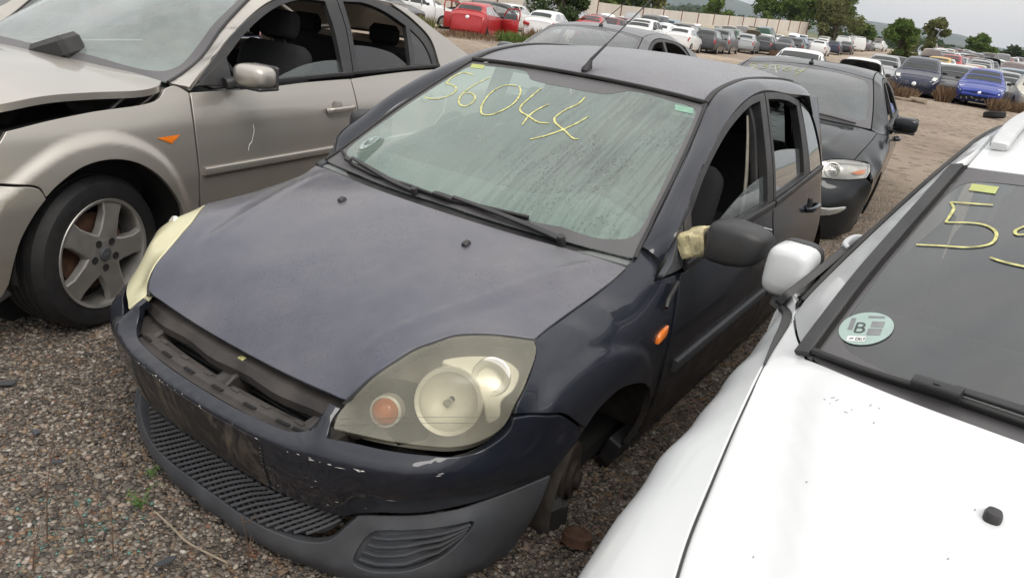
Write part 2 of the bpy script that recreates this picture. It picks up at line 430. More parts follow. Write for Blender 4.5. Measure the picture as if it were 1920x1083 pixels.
def strip(name, pairs, mat_, parent, bulge=.01, nt=6, n=6, mirror=True, depth=.015, label=None):
    """skin lofted between two matched curves, bowed outwards"""
    a = crom([p for p, q in pairs], n); b = crom([q for p, q in pairs], n); t = np.linspace(0, 1, nt+1); ta = np.gradient(a, axis=0)+np.gradient(b, axis=0); w = b-a; nn = np.cross(ta, w); nn /= np.linalg.norm(nn, axis=1)[:, None]
    if (nn[:, 1]+nn[:, 2]).sum() < 0: nn = -nn
    bl = bulge if np.ndim(bulge) else np.full(len(a), bulge); bl = np.interp(np.linspace(0, 1, len(a)), np.linspace(0, 1, len(bl)), bl)
    rows = [a-nn*depth]+[a+w*k+nn*(bl*math.sin(math.pi*k)**.8)[:, None] for k in t]+[b-nn*depth]; K = len(rows); V = np.stack(rows, 1).reshape(-1, 3); F = [(i*K+k, i*K+k+1, (i+1)*K+k+1, (i+1)*K+k) for i in range(len(a)-1) for k in range(K-1)]; out = []
    for sg in ((1, -1) if mirror else (1,)):
        me = rawmesh(name, conv(V*[1, sg, 1]), F); bm = bmesh.new(); bm.from_mesh(me); bmesh.ops.recalc_face_normals(bm, faces=bm.faces); bm.faces.ensure_lookup_table(); f = bm.faces[len(bm.faces)//2]
        if f.normal.z-sg*f.normal.y*0+(-sg)*f.normal.y < 0: bmesh.ops.reverse_faces(bm, faces=bm.faces)
        bm.to_mesh(me); bm.free(); autosmooth(me, 50); out.append(obj(name, me, mat_, parent, label))
    return out
def mirrorpts(h): h = A(h); return np.vstack([h, (h*[1, -1, 1])[::-1]])
def ribbon(name, surf, strokes, w, mat, parent, off=.0015, n=6, thick=.0006, label=None):
    """painted strokes laid on a surface; strokes are lists of 3-D points projected on it"""
    parts = []
    for st in strokes:
        q = crom(st, n); p, nn = surf.at(q, off)
        t = np.gradient(p, axis=0); t /= np.maximum(np.linalg.norm(t, axis=1), 1e-9)[:, None]; sd_ = np.cross(t, nn); N_ = len(p)
        ws = w*(.75+.35*np.sin(np.linspace(.3, 2.8, N_)))
        V = np.vstack([p+sd_*ws[:, None]/2, p+nn*thick, p-sd_*ws[:, None]/2]); F = []
        for i in range(N_-1): F += [(i, i+1, N_+i+1, N_+i), (N_+i, N_+i+1, 2*N_+i+1, 2*N_+i)]
        parts.append((V, F))
    V, F = merge(*parts); me = rawmesh(name, conv(V), F); return obj(name, me, mat, parent, label)
# ------------------------------------------------------------------ shared materials
HERO_C = (.014, .0168, .025)
paint('hero_paint', HERO_C, metal=.12, spec=.10, rough=.42, coat=.85, coatr=.015, dust=.04, dustc=(.16, .155, .155))
def mk_bonnet():
    b = NB('hero_bonnet_paint'); up = upness(b)
    big = b.noise(2.2, 5, .6); oc = b.coord()
    # weathered clear coat, rearward dust film, rain drops; bluish front painted as reflected sky
    dv = b.voro(95., b.n('ShaderNodeMapping', {'Vector': oc, 'Scale': (1., 1.6, 1.)}).outputs[0]); drop = b.ramp(dv, .30, .16)
    patch = b.ramp(b.noise(3.1, 4, .6), .44, .58); drop = b.math('MULTIPLY', drop, patch)
    xo = b.n('ShaderNodeSeparateXYZ', {0: b.n('ShaderNodeTexCoord').outputs['Object']}).outputs[0]
    film = b.math('ADD', b.ramp(xo, .25, 1.0, 0., .55), b.ramp(b.noise(4.5, 6, .65), .30, .72, -.15, .45)); film = b.math('MAXIMUM', b.math('MINIMUM', film, 1.), 0.)
    c = b.mix(film, (.050, .054, .080), (.135, .128, .134))
    c = b.mix(b.math('MULTIPLY', drop, .55), c, (.03, .03, .036))
    rr = b.math('SUBTRACT', b.ramp(big, .3, .7, .40, .50), b.math('MULTIPLY', drop, .25))
    nrm = b.bump(b.math('ADD', drop, b.math('MULTIPLY', b.noise(260., 2), .12)), .35, .003)
    return b.done(b.bsdf(base=c, metal=.25, rough=rr, coat=.75, coatr=b.ramp(film, 0., 1., .12, .34), normal=nrm))
mk_bonnet()
def mk_dirtyplate():
    b = NB('dirty_bumper_face'); vec = b.coord((1., 1., .45))
    n1 = b.noise(7., 6, .65, vec, 1.2); n2 = b.noise(30., 4)
    c = b.mix(b.ramp(n1, .52, .70), (.007, .0075, .010), (.095, .074, .052)); c = b.mix(b.math('MULTIPLY', b.ramp(n2, .55, .7), .4), c, (.16, .13, .10))
    return b.done(b.bsdf(base=c, rough=b.ramp(n1, .4, .65, .3, .85), coat=.15, coatr=.2))
mk_dirtyplate()
def mk_lowpaint():
    b = NB('hero_paint_splashed'); oc = b.n('ShaderNodeTexCoord').outputs['Object']; z = b.n('ShaderNodeSeparateXYZ', {0: oc}).outputs[2]
    mud = b.math('MULTIPLY', b.ramp(z, .74, .45), b.ramp(b.noise(9., 7, .7), .30, .62))
    sp = b.math('MULTIPLY', b.ramp(b.voro(60.), .16, .10), b.ramp(z, .72, .5))
    c = b.mix(b.math('MULTIPLY', mud, .75), HERO_C, (.055, .045, .036)); c = b.mix(b.math('MULTIPLY', sp, .6), c, (.12, .10, .08))
    c = b.mix(b.math('MULTIPLY', b.math('MULTIPLY', upness(b), b.noise(4., 5)), .06), c, (.16, .155, .155))
    return b.done(b.bsdf(base=c, metal=.1, spec=.12, rough=b.math('ADD', b.math('MULTIPLY', mud, .45), .38), coat=b.math('SUBTRACT', .70, b.math('MULTIPLY', mud, .6)), coatr=.05))
mk_lowpaint()
plain('black_plastic', (.022, .022, .024), .5, var=.25, bump=.15, bscale=500, dust=.25, dustc=(.10, .095, .085))
plain('grey_plastic', (.050, .054, .062), .55, var=.18, scale=9, bump=.25, bscale=600, dust=.35, dustc=(.085, .083, .08))
plain('dusty_plastic', (.034, .031, .030), .6, var=.4, scale=14, bump=.2, bscale=120, dust=.6, dustc=(.085, .072, .062))
plain('rubber', (.014, .014, .0145), .6, var=.3, bump=.2, bscale=300, dust=.3, dustc=(.07, .065, .06))
plain('tyre_rubber', (.011, .011, .012), .62, var=.3, scale=30, dust=.25, dustc=(.05, .046, .042), spec=.3)
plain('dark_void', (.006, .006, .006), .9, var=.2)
plain('cloth_dark', (.018, .018, .020), .95, var=.3, scale=60, bump=.3, bscale=400)
plain('dash_grey', (.16, .17, .165), .8, var=.15, bump=.2, bscale=400)
plain('cream_trim', (.30, .28, .23), .8, var=.2, dust=.3)
plain('metal_worn', (.20, .19, .18), .45, metal=.8, var=.3, scale=30)
plain('rust', (.085, .042, .024), .85, var=.5, scale=25, bump=.5, bscale=60)
plain('rust_dark', (.030, .020, .015), .8, var=.5, scale=25, bump=.5, bscale=60)
plain('mud', (.045, .037, .030), .95, var=.5, scale=22, bump=.8, bscale=40)
plain('orange_lens', (.80, .20, .02), .22, var=.1, coat=.8)
plain('red_lens', (.35, .012, .012), .2, var=.2, coat=.8)
plain('silver_alloy', (.42, .41, .39), .42, metal=.75, var=.2, scale=12, dust=.45, dustc=(.16, .14, .12))
plain('chrome', (.75, .76, .76), .12, metal=1., var=.05)
plain('reflector', (.92, .90, .83), .42, metal=.25, var=.08, scale=8)
plain('lamp_bezel', (.17, .165, .14), .5, metal=.2, var=.1)
plain('tape_yellow', (.50, .44, .26), .55, var=.45, scale=40, bump=.6, bscale=120)
plain('marker_yellow', (.50, .48, .20), .8, var=.45, scale=45)
plain('marker_faded', (.33, .34, .16), .8, var=.3, scale=60)
plain('white_chip', (.75, .75, .73), .6, var=.1)
plain('sticker_pale', (.30, .40, .37), .4, var=.08, coat=.4)
plain('sticker_yellow', (.40, .44, .15), .5, var=.08)
plain('sticker_green', (.20, .36, .27), .5, var=.15)
plain('ink_dark', (.05, .06, .06), .6)
plain('ink_grey', (.19, .20, .20), .6)
glass('clear_glass', (.72, .80, .76), film=.10, filmc=(.35, .38, .36))
glass('door_glass', (.80, .90, .87), film=.16, filmc=(.30, .35, .34))
glass('dark_glass', (.06, .065, .07), film=.30, filmc=(.055, .055, .06))
glass('far_glass', (.34, .38, .38), film=.22, filmc=(.28, .31, .31), refl=1.2)
def hero_streak(b):
    oc = b.n('ShaderNodeTexCoord').outputs['Object']; sp = b.n('ShaderNodeSeparateXYZ', {0: oc})
    v1 = b.n('ShaderNodeMapping', {'Vector': oc, 'Scale': (3.5, 58., 3.5), 'Rotation': (0, 0, -.30)}).outputs[0]
    st = b.noise(1., 4, .6, v1, .25)
    dr = b.ramp(b.voro(85.), .34, .20)                               # single drops left on the pane
    side_ = b.ramp(sp.outputs[1], .15, -.30)                          # running water on the driver's half
    lowg = b.ramp(sp.outputs[0], 1.28, 1.10)
    base = b.ramp(b.noise(2.4, 5, .6), .25, .75, .26, .38)
    clear = b.math('MULTIPLY', b.ramp(st, .46, .60), b.math('ADD', b.math('MULTIPLY', side_, .09), .025))
    d2 = b.math('MULTIPLY', b.math('MULTIPLY', dr, b.ramp(b.noise(6., 3), .42, .6)), b.math('ADD', b.math('MULTIPLY', side_, .20), .06))
    f = b.math('SUBTRACT', b.math('SUBTRACT', base, clear), d2)
    return b.math('MAXIMUM', b.math('ADD', f, b.math('MULTIPLY', lowg, .06)), .04)
glass('hero_windscreen_glass', (.60, .76, .69), film=1., filmc=(.37, .475, .425), streak=hero_streak)
glass('silver_windscreen_glass', (.60, .70, .66), film=.40, filmc=(.40, .45, .43))
glass('white_windscreen_glass', (.45, .50, .50), film=.20, filmc=(.24, .26, .27))
def white_drops(b):
    dr = b.ramp(b.voro(42.), .22, .13); return b.math('SUBTRACT', b.ramp(b.noise(3., 5), .3, .7, .36, .46), b.math('MULTIPLY', b.math('MULTIPLY', dr, b.ramp(b.noise(4., 3), .5, .62)), .2))
glass('white_windscreen_glass', (.42, .46, .47), film=1., filmc=(.30, .325, .338), streak=white_drops); MATS['white_windscreen_glass'] = bpy.data.materials[-1] if False else MATS['white_windscreen_glass']
plain('frit', (.085, .082, .085), .38, var=.12, scale=5, dust=.35, dustc=(.13, .125, .125))
def mk_lens():
    b = NB('yellowed_lens'); n1 = b.noise(6., 5, .6)
    tr = b.n('ShaderNodeBsdfTransparent', {'Color': (.92, .90, .80, 1)}); df = b.n('ShaderNodeBsdfDiffuse', {'Color': (.40, .385, .30, 1)})
    s1 = b.n('ShaderNodeMixShader', {0: b.ramp(n1, .3, .7, .22, .36), 1: tr, 2: df})
    gl = b.n('ShaderNodeBsdfGlossy', {'Color': (1, 1, 1, 1), 'Roughness': .16}); fr = b.n('ShaderNodeFresnel', {'IOR': 1.45})
    return b.done(b.n('ShaderNodeMixShader', {0: fr, 1: s1, 2: gl}))
mk_lens()
def mk_lens2():
    b = NB('hazy_lens'); n1 = b.noise(6., 5, .6)
    tr = b.n('ShaderNodeBsdfTransparent', {'Color': (.92, .90, .80, 1)}); df = b.n('ShaderNodeBsdfDiffuse', {'Color': (.66, .63, .42, 1)})
    s1 = b.n('ShaderNodeMixShader', {0: b.ramp(n1, .3, .7, .90, .97), 1: tr, 2: df})
    gl = b.n('ShaderNodeBsdfGlossy', {'Color': (1, 1, 1, 1), 'Roughness': .18}); fr = b.n('ShaderNodeFresnel', {'IOR': 1.45})
    return b.done(b.n('ShaderNodeMixShader', {0: fr, 1: s1, 2: gl}))
mk_lens2()
glass('lamp_glass', (.95, .95, .93), film=.12, filmc=(.6, .6, .58))
# ================================================================== dark blue hatchback in the middle
CAM2 = A((-.9118, 1.5788, 1.6827)); A2 = cam_axes(-.5764, .3899, -.1183)
Rm = np.stack(A1, 1)@np.stack(A2, 1).T; tv = A(CAM1)-Rm@CAM2
FL = np.diag([1., -1, 1]); Rb = FL@Rm@FL; tb = FL@tv; tb[2] -= GZ
HM = Matrix([[*Rb[0], tb[0]], [*Rb[1], tb[1]], [*Rb[2], tb[2]], [0, 0, 0, 1]])
hero = thing('hatchback_car', 'dark blue five-door hatchback with yellow number 56044 on its windscreen and no front grille', 'car', None, HM)
TOP = Flat((0, 0, 1), (1, 0, 0)); SIDE = Flat((0, 1, 0))
# curves measured on the car (left half)
LAMP_UP = [(.166, .434, .706), (.188, .457, .743), (.221, .473, .776), (.286, .497, .811), (.325, .513, .830), (.362, .535, .842), (.408, .562, .856), (.458, .608, .861), (.505, .658, .859), (.557, .715, .851)]
GAPL = [(.557, .715, .851), (.631, .708, .857), (.76, .704, .868), (.888, .706, .885), (.978, .708, .902), (1.055, .714, .930)]
REAR = [(1.055, .714, .930), (1.045, .616, .934), (1.022, .5, .938), (.990, .40, .945), (.962, .30, .952), (.935, .15, .960), (.928, 0, .962)]
FRONT = [(.155, 0, .690), (.158, .2, .694), (.163, .36, .701), (.166, .434, .706)]
LAMP_LOW = [(.557, .715, .851), (.543, .735, .832), (.463, .765, .782), (.41, .775, .748), (.375, .768, .69), (.326, .735, .654), (.265, .702, .652), (.223, .655, .653), (.17, .575, .656), (.134, .50, .658), (.108, .45, .661)]
LAMP_IN = [(.108, .45, .661), (.135, .437, .687), (.166, .434, .706)]
# ---- bonnet
def crease(P):
    x = P[:, 0]; s = np.abs(P[:, 1]); sc = np.interp(x, [.2, .4, .6, .8, 1.0, 1.1], [.36, .43, .50, .56, .62, .64])
    f = np.clip((x-.24)/.2, 0, 1)*np.clip((1.03-x)/.05, 0, 1); d = (s-sc)/.020
    return f*(.0060*np.exp(-d*d)-.004*np.exp(-((s-sc-.05)/.03)**2))
bon = np.vstack([mirrorpts(REAR)[::1]])
rh = crom(REAR, 6); fh = crom(FRONT, 6); gh = crom(GAPL, 6); uh = crom(LAMP_UP, 6)
half = np.vstack([fh[:-1], uh[:-1], gh[:-1], rh])      # front centre, out along lamp and wing, back to rear centre
bon_out = np.vstack([half[1:-1], (half*[1, -1, 1])[::-1]])
bx = []
for x, z in ((.19, .728), (.24, .768), (.32, .812), (.45, .856), (.6, .894), (.75, .926), (.88, .952)):
    for s in (-.3, 0, .3): bx.append((x, s, z-.02*abs(s)))
for x, s, z in ((.30, .42, .812), (.45, .50, .857), (.6, .56, .876), (.75, .6, .895), (.9, .62, .917)): bx += [(x, s, z), (x, -s, z)]
bonnet, S_BON = panel('bonnet', bon_out, TOP, 'hero_bonnet_paint', hero, bx, gap=.003, r=.003, depth=.018, res=.02, disp=crease, reg=1e-5, label='weathered dull blue bonnet spotted with rain')
# washer jets
for s in (1, -1):
    p = S_BON.at([(.80, .279*s, 0)])[0][0]
    rings = []
    for x, w, h in ((-.016, .008, .006), (-.012, .0105, .010), (.004, .0105, .014), (.014, .008, .009), (.018, .005, .003)):
        rings.append([(p[0]+x, p[1]+a, p[2]+max(b, -.0)*1.) for a, b in ((-w, -.004), (-w*.9, h*.6), (-w*.5, h), (w*.5, h), (w*.9, h*.6), (w, -.004))])
    loft('washer_jet', rings, 'black_plastic', hero)
# ---- wing
SAIL1 = (1.155, .700, .973); SAIL2 = (1.183, .768, .930); SAIL3 = (1.112, .798, .900); SAIL4 = (1.262, .808, .889)
GAPD = [SAIL4, (1.222, .832, .80), (1.198, .847, .70), (1.185, .847, .59), (1.195, .835, .45), (1.215, .792, .285)]
ARCH = [(1.10, .80, .285), (1.128, .828, .38), (1.130, .838, .459), (1.116, .842, .504), (1.085, .843, .541), (1.026, .844, .581), (.933, .844, .615), (.858, .843, .631), (.793, .842, .628), (.726, .841, .613), (.668, .840, .582)]
JOINT = [(.668, .840, .582), (.60, .836, .640), (.535, .832, .688), (.49, .820, .702), (.44, .797, .715), (.395, .775, .722)]
FLARE = np.array([(.40, .70), (.455, .724), (.52, .768), (.61, .79), (.71, .80), (.84, .78), (.935, .75), (1.0, .717), (1.06, .66), (1.11, .58), (1.15, .50), (1.18, .38), (1.19, .2), (.9, .1), (.5, .3)])
FLARE = crom(np.c_[FLARE, np.zeros(len(FLARE))], 5, closed=True)[:, :2]
def flare(P):
    q = P[:, [0, 2]]; d = polydist(q, FLARE); ins = inpoly(q, FLARE); d = np.where(ins, d, -d)
    f = np.clip((d+.012)/.050, 0, 1); f = f*f*(3-2*f); fade = np.clip((P[:, 0]-.42)/.1, 0, 1)
    return (.016*f-.010)*fade
LOWQ = LAMP_LOW[:4]+[(.395, .775, .722)]
wing_out = loop(GAPL+[SAIL1], [SAIL1, (1.172, .735, .955), SAIL2], [SAIL2, (1.14, .785, .915), SAIL3], [SAIL3, SAIL4], GAPD, [GAPD[-1], ARCH[0]], ARCH, JOINT, LOWQ[::-1], n=6)
wx = [(1.08, .846, .70), (1.0, .845, .70), (1.0, .838, .775), (.85, .834, .775), (.7, .826, .770), (.58, .812, .765), (1.1, .833, .80), (1.0, .805, .845), (.85, .797, .838), (.7, .783, .828), (.6, .770, .822), (1.1, .80, .882), (.85, .76, .868), (.7, .75, .855), (.8, .842, .70), (.65, .836, .70)]
WCH = Flat((-.12, .80, .50))
wing, S_WING = panel('front_wing', wing_out, WCH, 'hero_paint_splashed', hero, wx, gap=.002, r=.003, depth=.02, res=.013, step=.012, disp=flare, mirror=True, reg=1e-4)
# indicator repeater on each wing
for s in (1, -1):
    o_ = []
    for k in range(16):
        a = 2*math.pi*k/16; o_.append((1.108+.040*math.copysign(abs(math.cos(a))**.6, math.cos(a))+.006*math.sin(a), .85*s, .722+.0175*math.copysign(abs(math.sin(a))**.7, math.sin(a))+.010*math.cos(a)))
    c_, n_ = S_WING.at([(1.126, .85, .720)])
    pr_ = [A(q) for q in o_]; rings = []
    for sc, up in ((1., -.003), (1., .005), (.86, .0085), (.5, .0105)):
        rings.append([((q[0]-1.108)*sc+1.126, s*(c_[0][1]+up-.10*(q[2]-.722)), (q[2]-.722)*sc+.720) for q in pr_])
    loft('side_indicator', rings, 'orange_lens', hero)
# ---- bumper, upper painted part
CYL = Cyl(.80, .8); CONE = Cone(.80, .8, 28.)
PS = [(0, .010), (.1, .010), (.216, .018), (.315, .029), (.45, .060), (.496, .077), (.587, .121), (.667, .177), (.727, .252), (.775, .36)]
def px_(s): return float(np.interp(s, [a for a, b in PS], [b for a, b in PS]))
LIP = [(.045, 0, .622), (.050, .15, .622), (.066, .27, .622), (.084, .345, .624), (.100, .375, .635), (.122, .393, .668), (.142, .402, .704)]
NIB = [(.142, .402, .704), (.158, .436, .696)]
NIBO = [(.158, .436, .696), (.124, .440, .672), (.098, .452, .648)]
UND = [(.098, .452, .648), (.128, .505, .646), (.166, .580, .643), (.220, .660, .640), (.262, .708, .638), (.326, .743, .641), (.380, .776, .682), (.395, .779, .718)]
BJ = [(.395, .779, .718), (.44, .799, .713), (.49, .822, .700), (.535, .834, .686), (.60, .838, .638), (.668, .842, .580)]
BARCH = [(.668, .842, .580), (.648, .836, .545), (.606, .826, .510), (.567, .817, .475)]
SPLIT = [(.567, .817, .475), (.494, .783, .462), (.398, .728, .442), (.31, .664, .424), (.25, .604, .412), (.20, .535, .404), (.165, .490, .396)]
LGT = [(.165, .490, .396), (.135, .462, .392), (.083, .36, .412), (.063, .2, .414), (.060, 0, .414)]
h_ = np.vstack([crom(q, 6)[:-1] for q in (LIP, NIB, NIBO, UND, BJ, BARCH, SPLIT)]+[crom(LGT, 6)])
bump_out = np.vstack([h_[1:-1], (h_*[1, -1, 1])[::-1]])
be = []
LS = [0, .2, .36, .462, .49, .535, .604, .664, .728, .783, .817]; LX = [.06, .063, .083, .135, .165, .20, .25, .31, .398, .494, .567]; LZ = [.414, .414, .412, .392, .396, .404, .412, .424, .442, .462, .475]
PS = PS[:-1]+[(.765, .335), (.80, .44), (.825, .53), (.84, .60)]
for s in (0, .05, .1, .15, .2, .25, .3, .34, .38, .42, .46, .50, .55, .60, .65, .70, .74, .775, .80):
    p0 = px_(s); x1 = float(np.interp(s, LS, LX)); z1 = float(np.interp(s, LS, LZ))
    rows = ([(.613, p0+.018)] if s < .3 else [])+([(.603, p0+.001), (.596, p0), (.585, p0+.003)] if s < .72 else [(.596, p0)])
    for t in (.25, .5, .75): rows.append((.585+(z1-.585)*t, p0+.003+(x1-p0-.003)*(t**1.7)))
    for z, x in rows: be += [(x, s, z)]+([(x, -s, z)] if s else [])
for x, s, z in ((.45, .803, .65), (.56, .828, .62), (.10, .42, .66), (.118, .415, .685)): be += [(x, s, z), (x, -s, z)]
bumper, S_BUM = panel('front_bumper', bump_out, CONE, 'hero_paint', hero, be, gap=.0015, r=.004, depth=.03, res=.016, step=.012, reg=1e-5, ctrlstep=.03)
# bare dirty face where the number plate was
pl = [(s, .592) for s in np.linspace(-.285, .285, 12)]+[(.285, z) for z in np.linspace(.56, .47, 4)]+[(s, .440) for s in np.linspace(.285, -.285, 12)]+[(-.285, z) for z in np.linspace(.47, .56, 4)]
pl = [(px_(abs(s))+.006, s, z) for s, z in pl]
panel('number_plate_recess', S_BUM.at(pl)[0], CONE, 'dirty_bumper_face', bumper, surf=S_BUM, off=.0012, gap=.001, r=.001, depth=.003, res=.03, label='mud-smeared bumper face where the number plate is missing')
for s, m_ in ((-.283, 'rubber'), (.288, 'rubber')):
    q = S_BUM.at([(px_(abs(s))+.006, s, z) for z in np.linspace(.578, .452, 8)], .001)[0]
    sweep('plate_end_slot', q, rrect(.014 if s < 0 else .003, .004, .4), m_, bumper, up=(-1, 0, 0))
# paint chips
chips = []
rs = random.Random(4)
spots = [(s, .598+rs.uniform(-.004, .004)) for s in [rs.uniform(-.3, .62) for _ in range(26)]]+[(.288, z) for z in np.linspace(.57, .455, 11)]+[(rs.uniform(.3, .72), rs.uniform(.44, .57)) for _ in range(9)]+[(.55, .60), (.56, .60), (.70, .60), (.705, .605)]
for s, z in spots:
    p, n = S_BUM.at([(px_(abs(s)), s, z)], .0012); p = p[0]; n = n[0]; a = np.cross(n, (0, 0, 1)); a /= np.linalg.norm(a); b_ = np.cross(a, n)
    w, h = rs.uniform(.001, .007)*(2.2 if s > .5 else 1), rs.uniform(.0008, .0022)
    chips.append(([p-a*w, p+b_*h, p+a*w*rs.uniform(.5, 1.2), p-b_*h*rs.uniform(.4, 1)], [(0, 1, 2, 3)]))
V, F = merge(*chips); o_ = obj('paint_chips', rawmesh('paint_chips', conv(V), F), 'white_chip', bumper); o_['kind'] = 'stuff'
# ---- lower valance, unpainted
LGB = [(.043, 0, .292), (.043, .11, .292), (.056, .275, .292), (.088, .38, .296), (.112, .44, .318), (.140, .475, .365), (.165, .490, .394)]
BOT = [(.500, .772, .235), (.44, .752, .215), (.36, .715, .20), (.27, .655, .19), (.195, .56, .18), (.142, .45, .175), (.110, .33, .172), (.086, .17, .170), (.078, 0, .170)]
VARCH = [(.567, .817, .473), (.540, .805, .36), (.500, .770, .235)]
SPL2 = [(x, s, z-.001) for x, s, z in SPLIT]
h2 = np.vstack([crom(q, 6)[:-1] for q in (LGB, SPL2[::-1], VARCH)]+[crom(BOT, 6)])
val_out = np.vstack([h2[1:-1], (h2*[1, -1, 1])[::-1]])
FOG = [(.205, .520, .362), (.245, .590, .372), (.31, .655, .385), (.365, .700, .393), (.345, .690, .350), (.30, .64, .297), (.255, .575, .272), (.215, .52, .262), (.188, .478, .268), (.186, .475, .285)]
ve = []
for s, x1, x2, x3 in ((0, .034, .032, .048), (.15, .037, .036, .052), (.28, .055, .054, .072), (.38, .082, .080, .102), (.47, .118, .112, .135), (.56, .160, .155, .178), (.64, .215, .212, .235), (.70, .285, .285, .310), (.745, .385, .385, .40)):
    for z, x in ((.275, x1), (.24, x2), (.205, x3)): ve += [(x, s, z)]+([(x, -s, z)] if s else [])
for x, s, z in ((.165, .515, .345), (.19, .56, .375), (.205, .60, .33), (.26, .66, .36), (.255, .655, .31), (.33, .712, .40), (.33, .715, .34), (.42, .757, .41), (.42, .760, .33), (.49, .785, .42), (.49, .785, .33)): ve += [(x, s, z), (x, -s, z)]
fog_l = crom(FOG, 5, closed=True)
SV = Surf(CYL, np.vstack([resample(keepcorners(val_out, .014), .03), A(ve)]), reg=1e-4)
valance, _ = panel('lower_valance', val_out, CYL, 'grey_plastic', hero, surf=SV, gap=.0015, r=.003, depth=.03, res=.018, step=.012, holes=[SV.at(fog_l)[0], SV.at(fog_l*[1, -1, 1])[0]], label='unpainted grey lower front valance')
def fogsurf(o=-.018): return Surf(CYL, fn=lambda uv: SV.h(uv)+o)
for sg in (1, -1):
    fg = SV.at(fog_l*[1, sg, 1])[0]
    fp, _ = panel('fog_lamp_blank', fg, CYL, 'grey_plastic', valance, surf=fogsurf(), gap=-.002, r=.001, depth=.004, res=.03)
    c_ = fg.mean(0)
    for k, t in enumerate((.16, .38, .60, .82)):
        row = []
        for uq in np.linspace(0, 1, 9):
            a_ = A(crom([FOG[9], (.197, .50, .318), FOG[0], FOG[0]], 4)); lo = np.array([FOG[8], FOG[7], FOG[6], FOG[5], FOG[4]]); hi = np.array([FOG[0], FOG[0], FOG[1], FOG[2], FOG[3]])
            L0 = np.array([np.interp(uq*4, range(5), lo[:, k_]) for k_ in range(3)]); H0 = np.array([np.interp(uq*4, range(5), hi[:, k_]) for k_ in range(3)])
            row.append((L0+(H0-L0)*t)*[1, sg, 1])
        q = SV.at(row, -.010)[0]; sweep('grille_slat', q, rrect(.014, .007, .5), 'grey_plastic', fp, up=(0, 0, 1))
# ---- lower grille: crossing bars over a dark back
lg_half = np.vstack([crom(LGB, 6)[:-1], crom(LGT, 6)]); _k = np.clip((lg_half[:, 1]-.25)/.24, 0, 1); lg_half = lg_half+np.stack([.030*_k, -.030*_k, -.004*_k], 1)
lg_out = np.vstack([lg_half[1:-1], (lg_half*[1, -1, 1])[::-1]])
SG = Surf(CYL, np.vstack([resample(keepcorners(lg_out, .02), .04)]+[[(px_(abs(s))+.055, s, .35)] for s in (-.3, -.2, -.1, 0, .1, .2, .3)]), reg=1e-4)
lg, _ = panel('lower_grille', lg_out, CYL, 'black_plastic', hero, surf=SG, off=-.012, gap=-.003, r=.001, depth=.004, res=.03)
uvp, _ = CYL.fwd(keepcorners(lg_out, .01))
if area2(uvp) < 0: uvp = uvp[::-1]
uvi = offset2(uvp, .004)
def clipbar(p0, p1):
    t = np.linspace(0, 1, 60); q = p0+(p1-p0)*t[:, None]; k = inpoly(q, uvi); return q[k] if k.sum() > 3 else None
for fam, (dz, mt_, rad) in enumerate(((.62, 'grey_plastic', .0045), (-.62, 'black_plastic', .003))):
    for c0 in np.arange(-.80, .81, .027 if fam == 0 else .040):
        q = clipbar(A((c0-.22, .35-.22*dz)), A((c0+.22, .35+.22*dz)))
        if q is None: continue
        q = q[[0, len(q)//2, -1]] if len(q) > 2 else q
        p, n = SG.PN(crom(np.c_[q, np.zeros(len(q))], 3)[:, :2]); p = p+n*(.0 if fam == 0 else -.004)
        sweep('grille_bar', p, rrect(.0085 if fam == 0 else .004, .011, .5), mt_, lg, up=(-1, 0, .3))
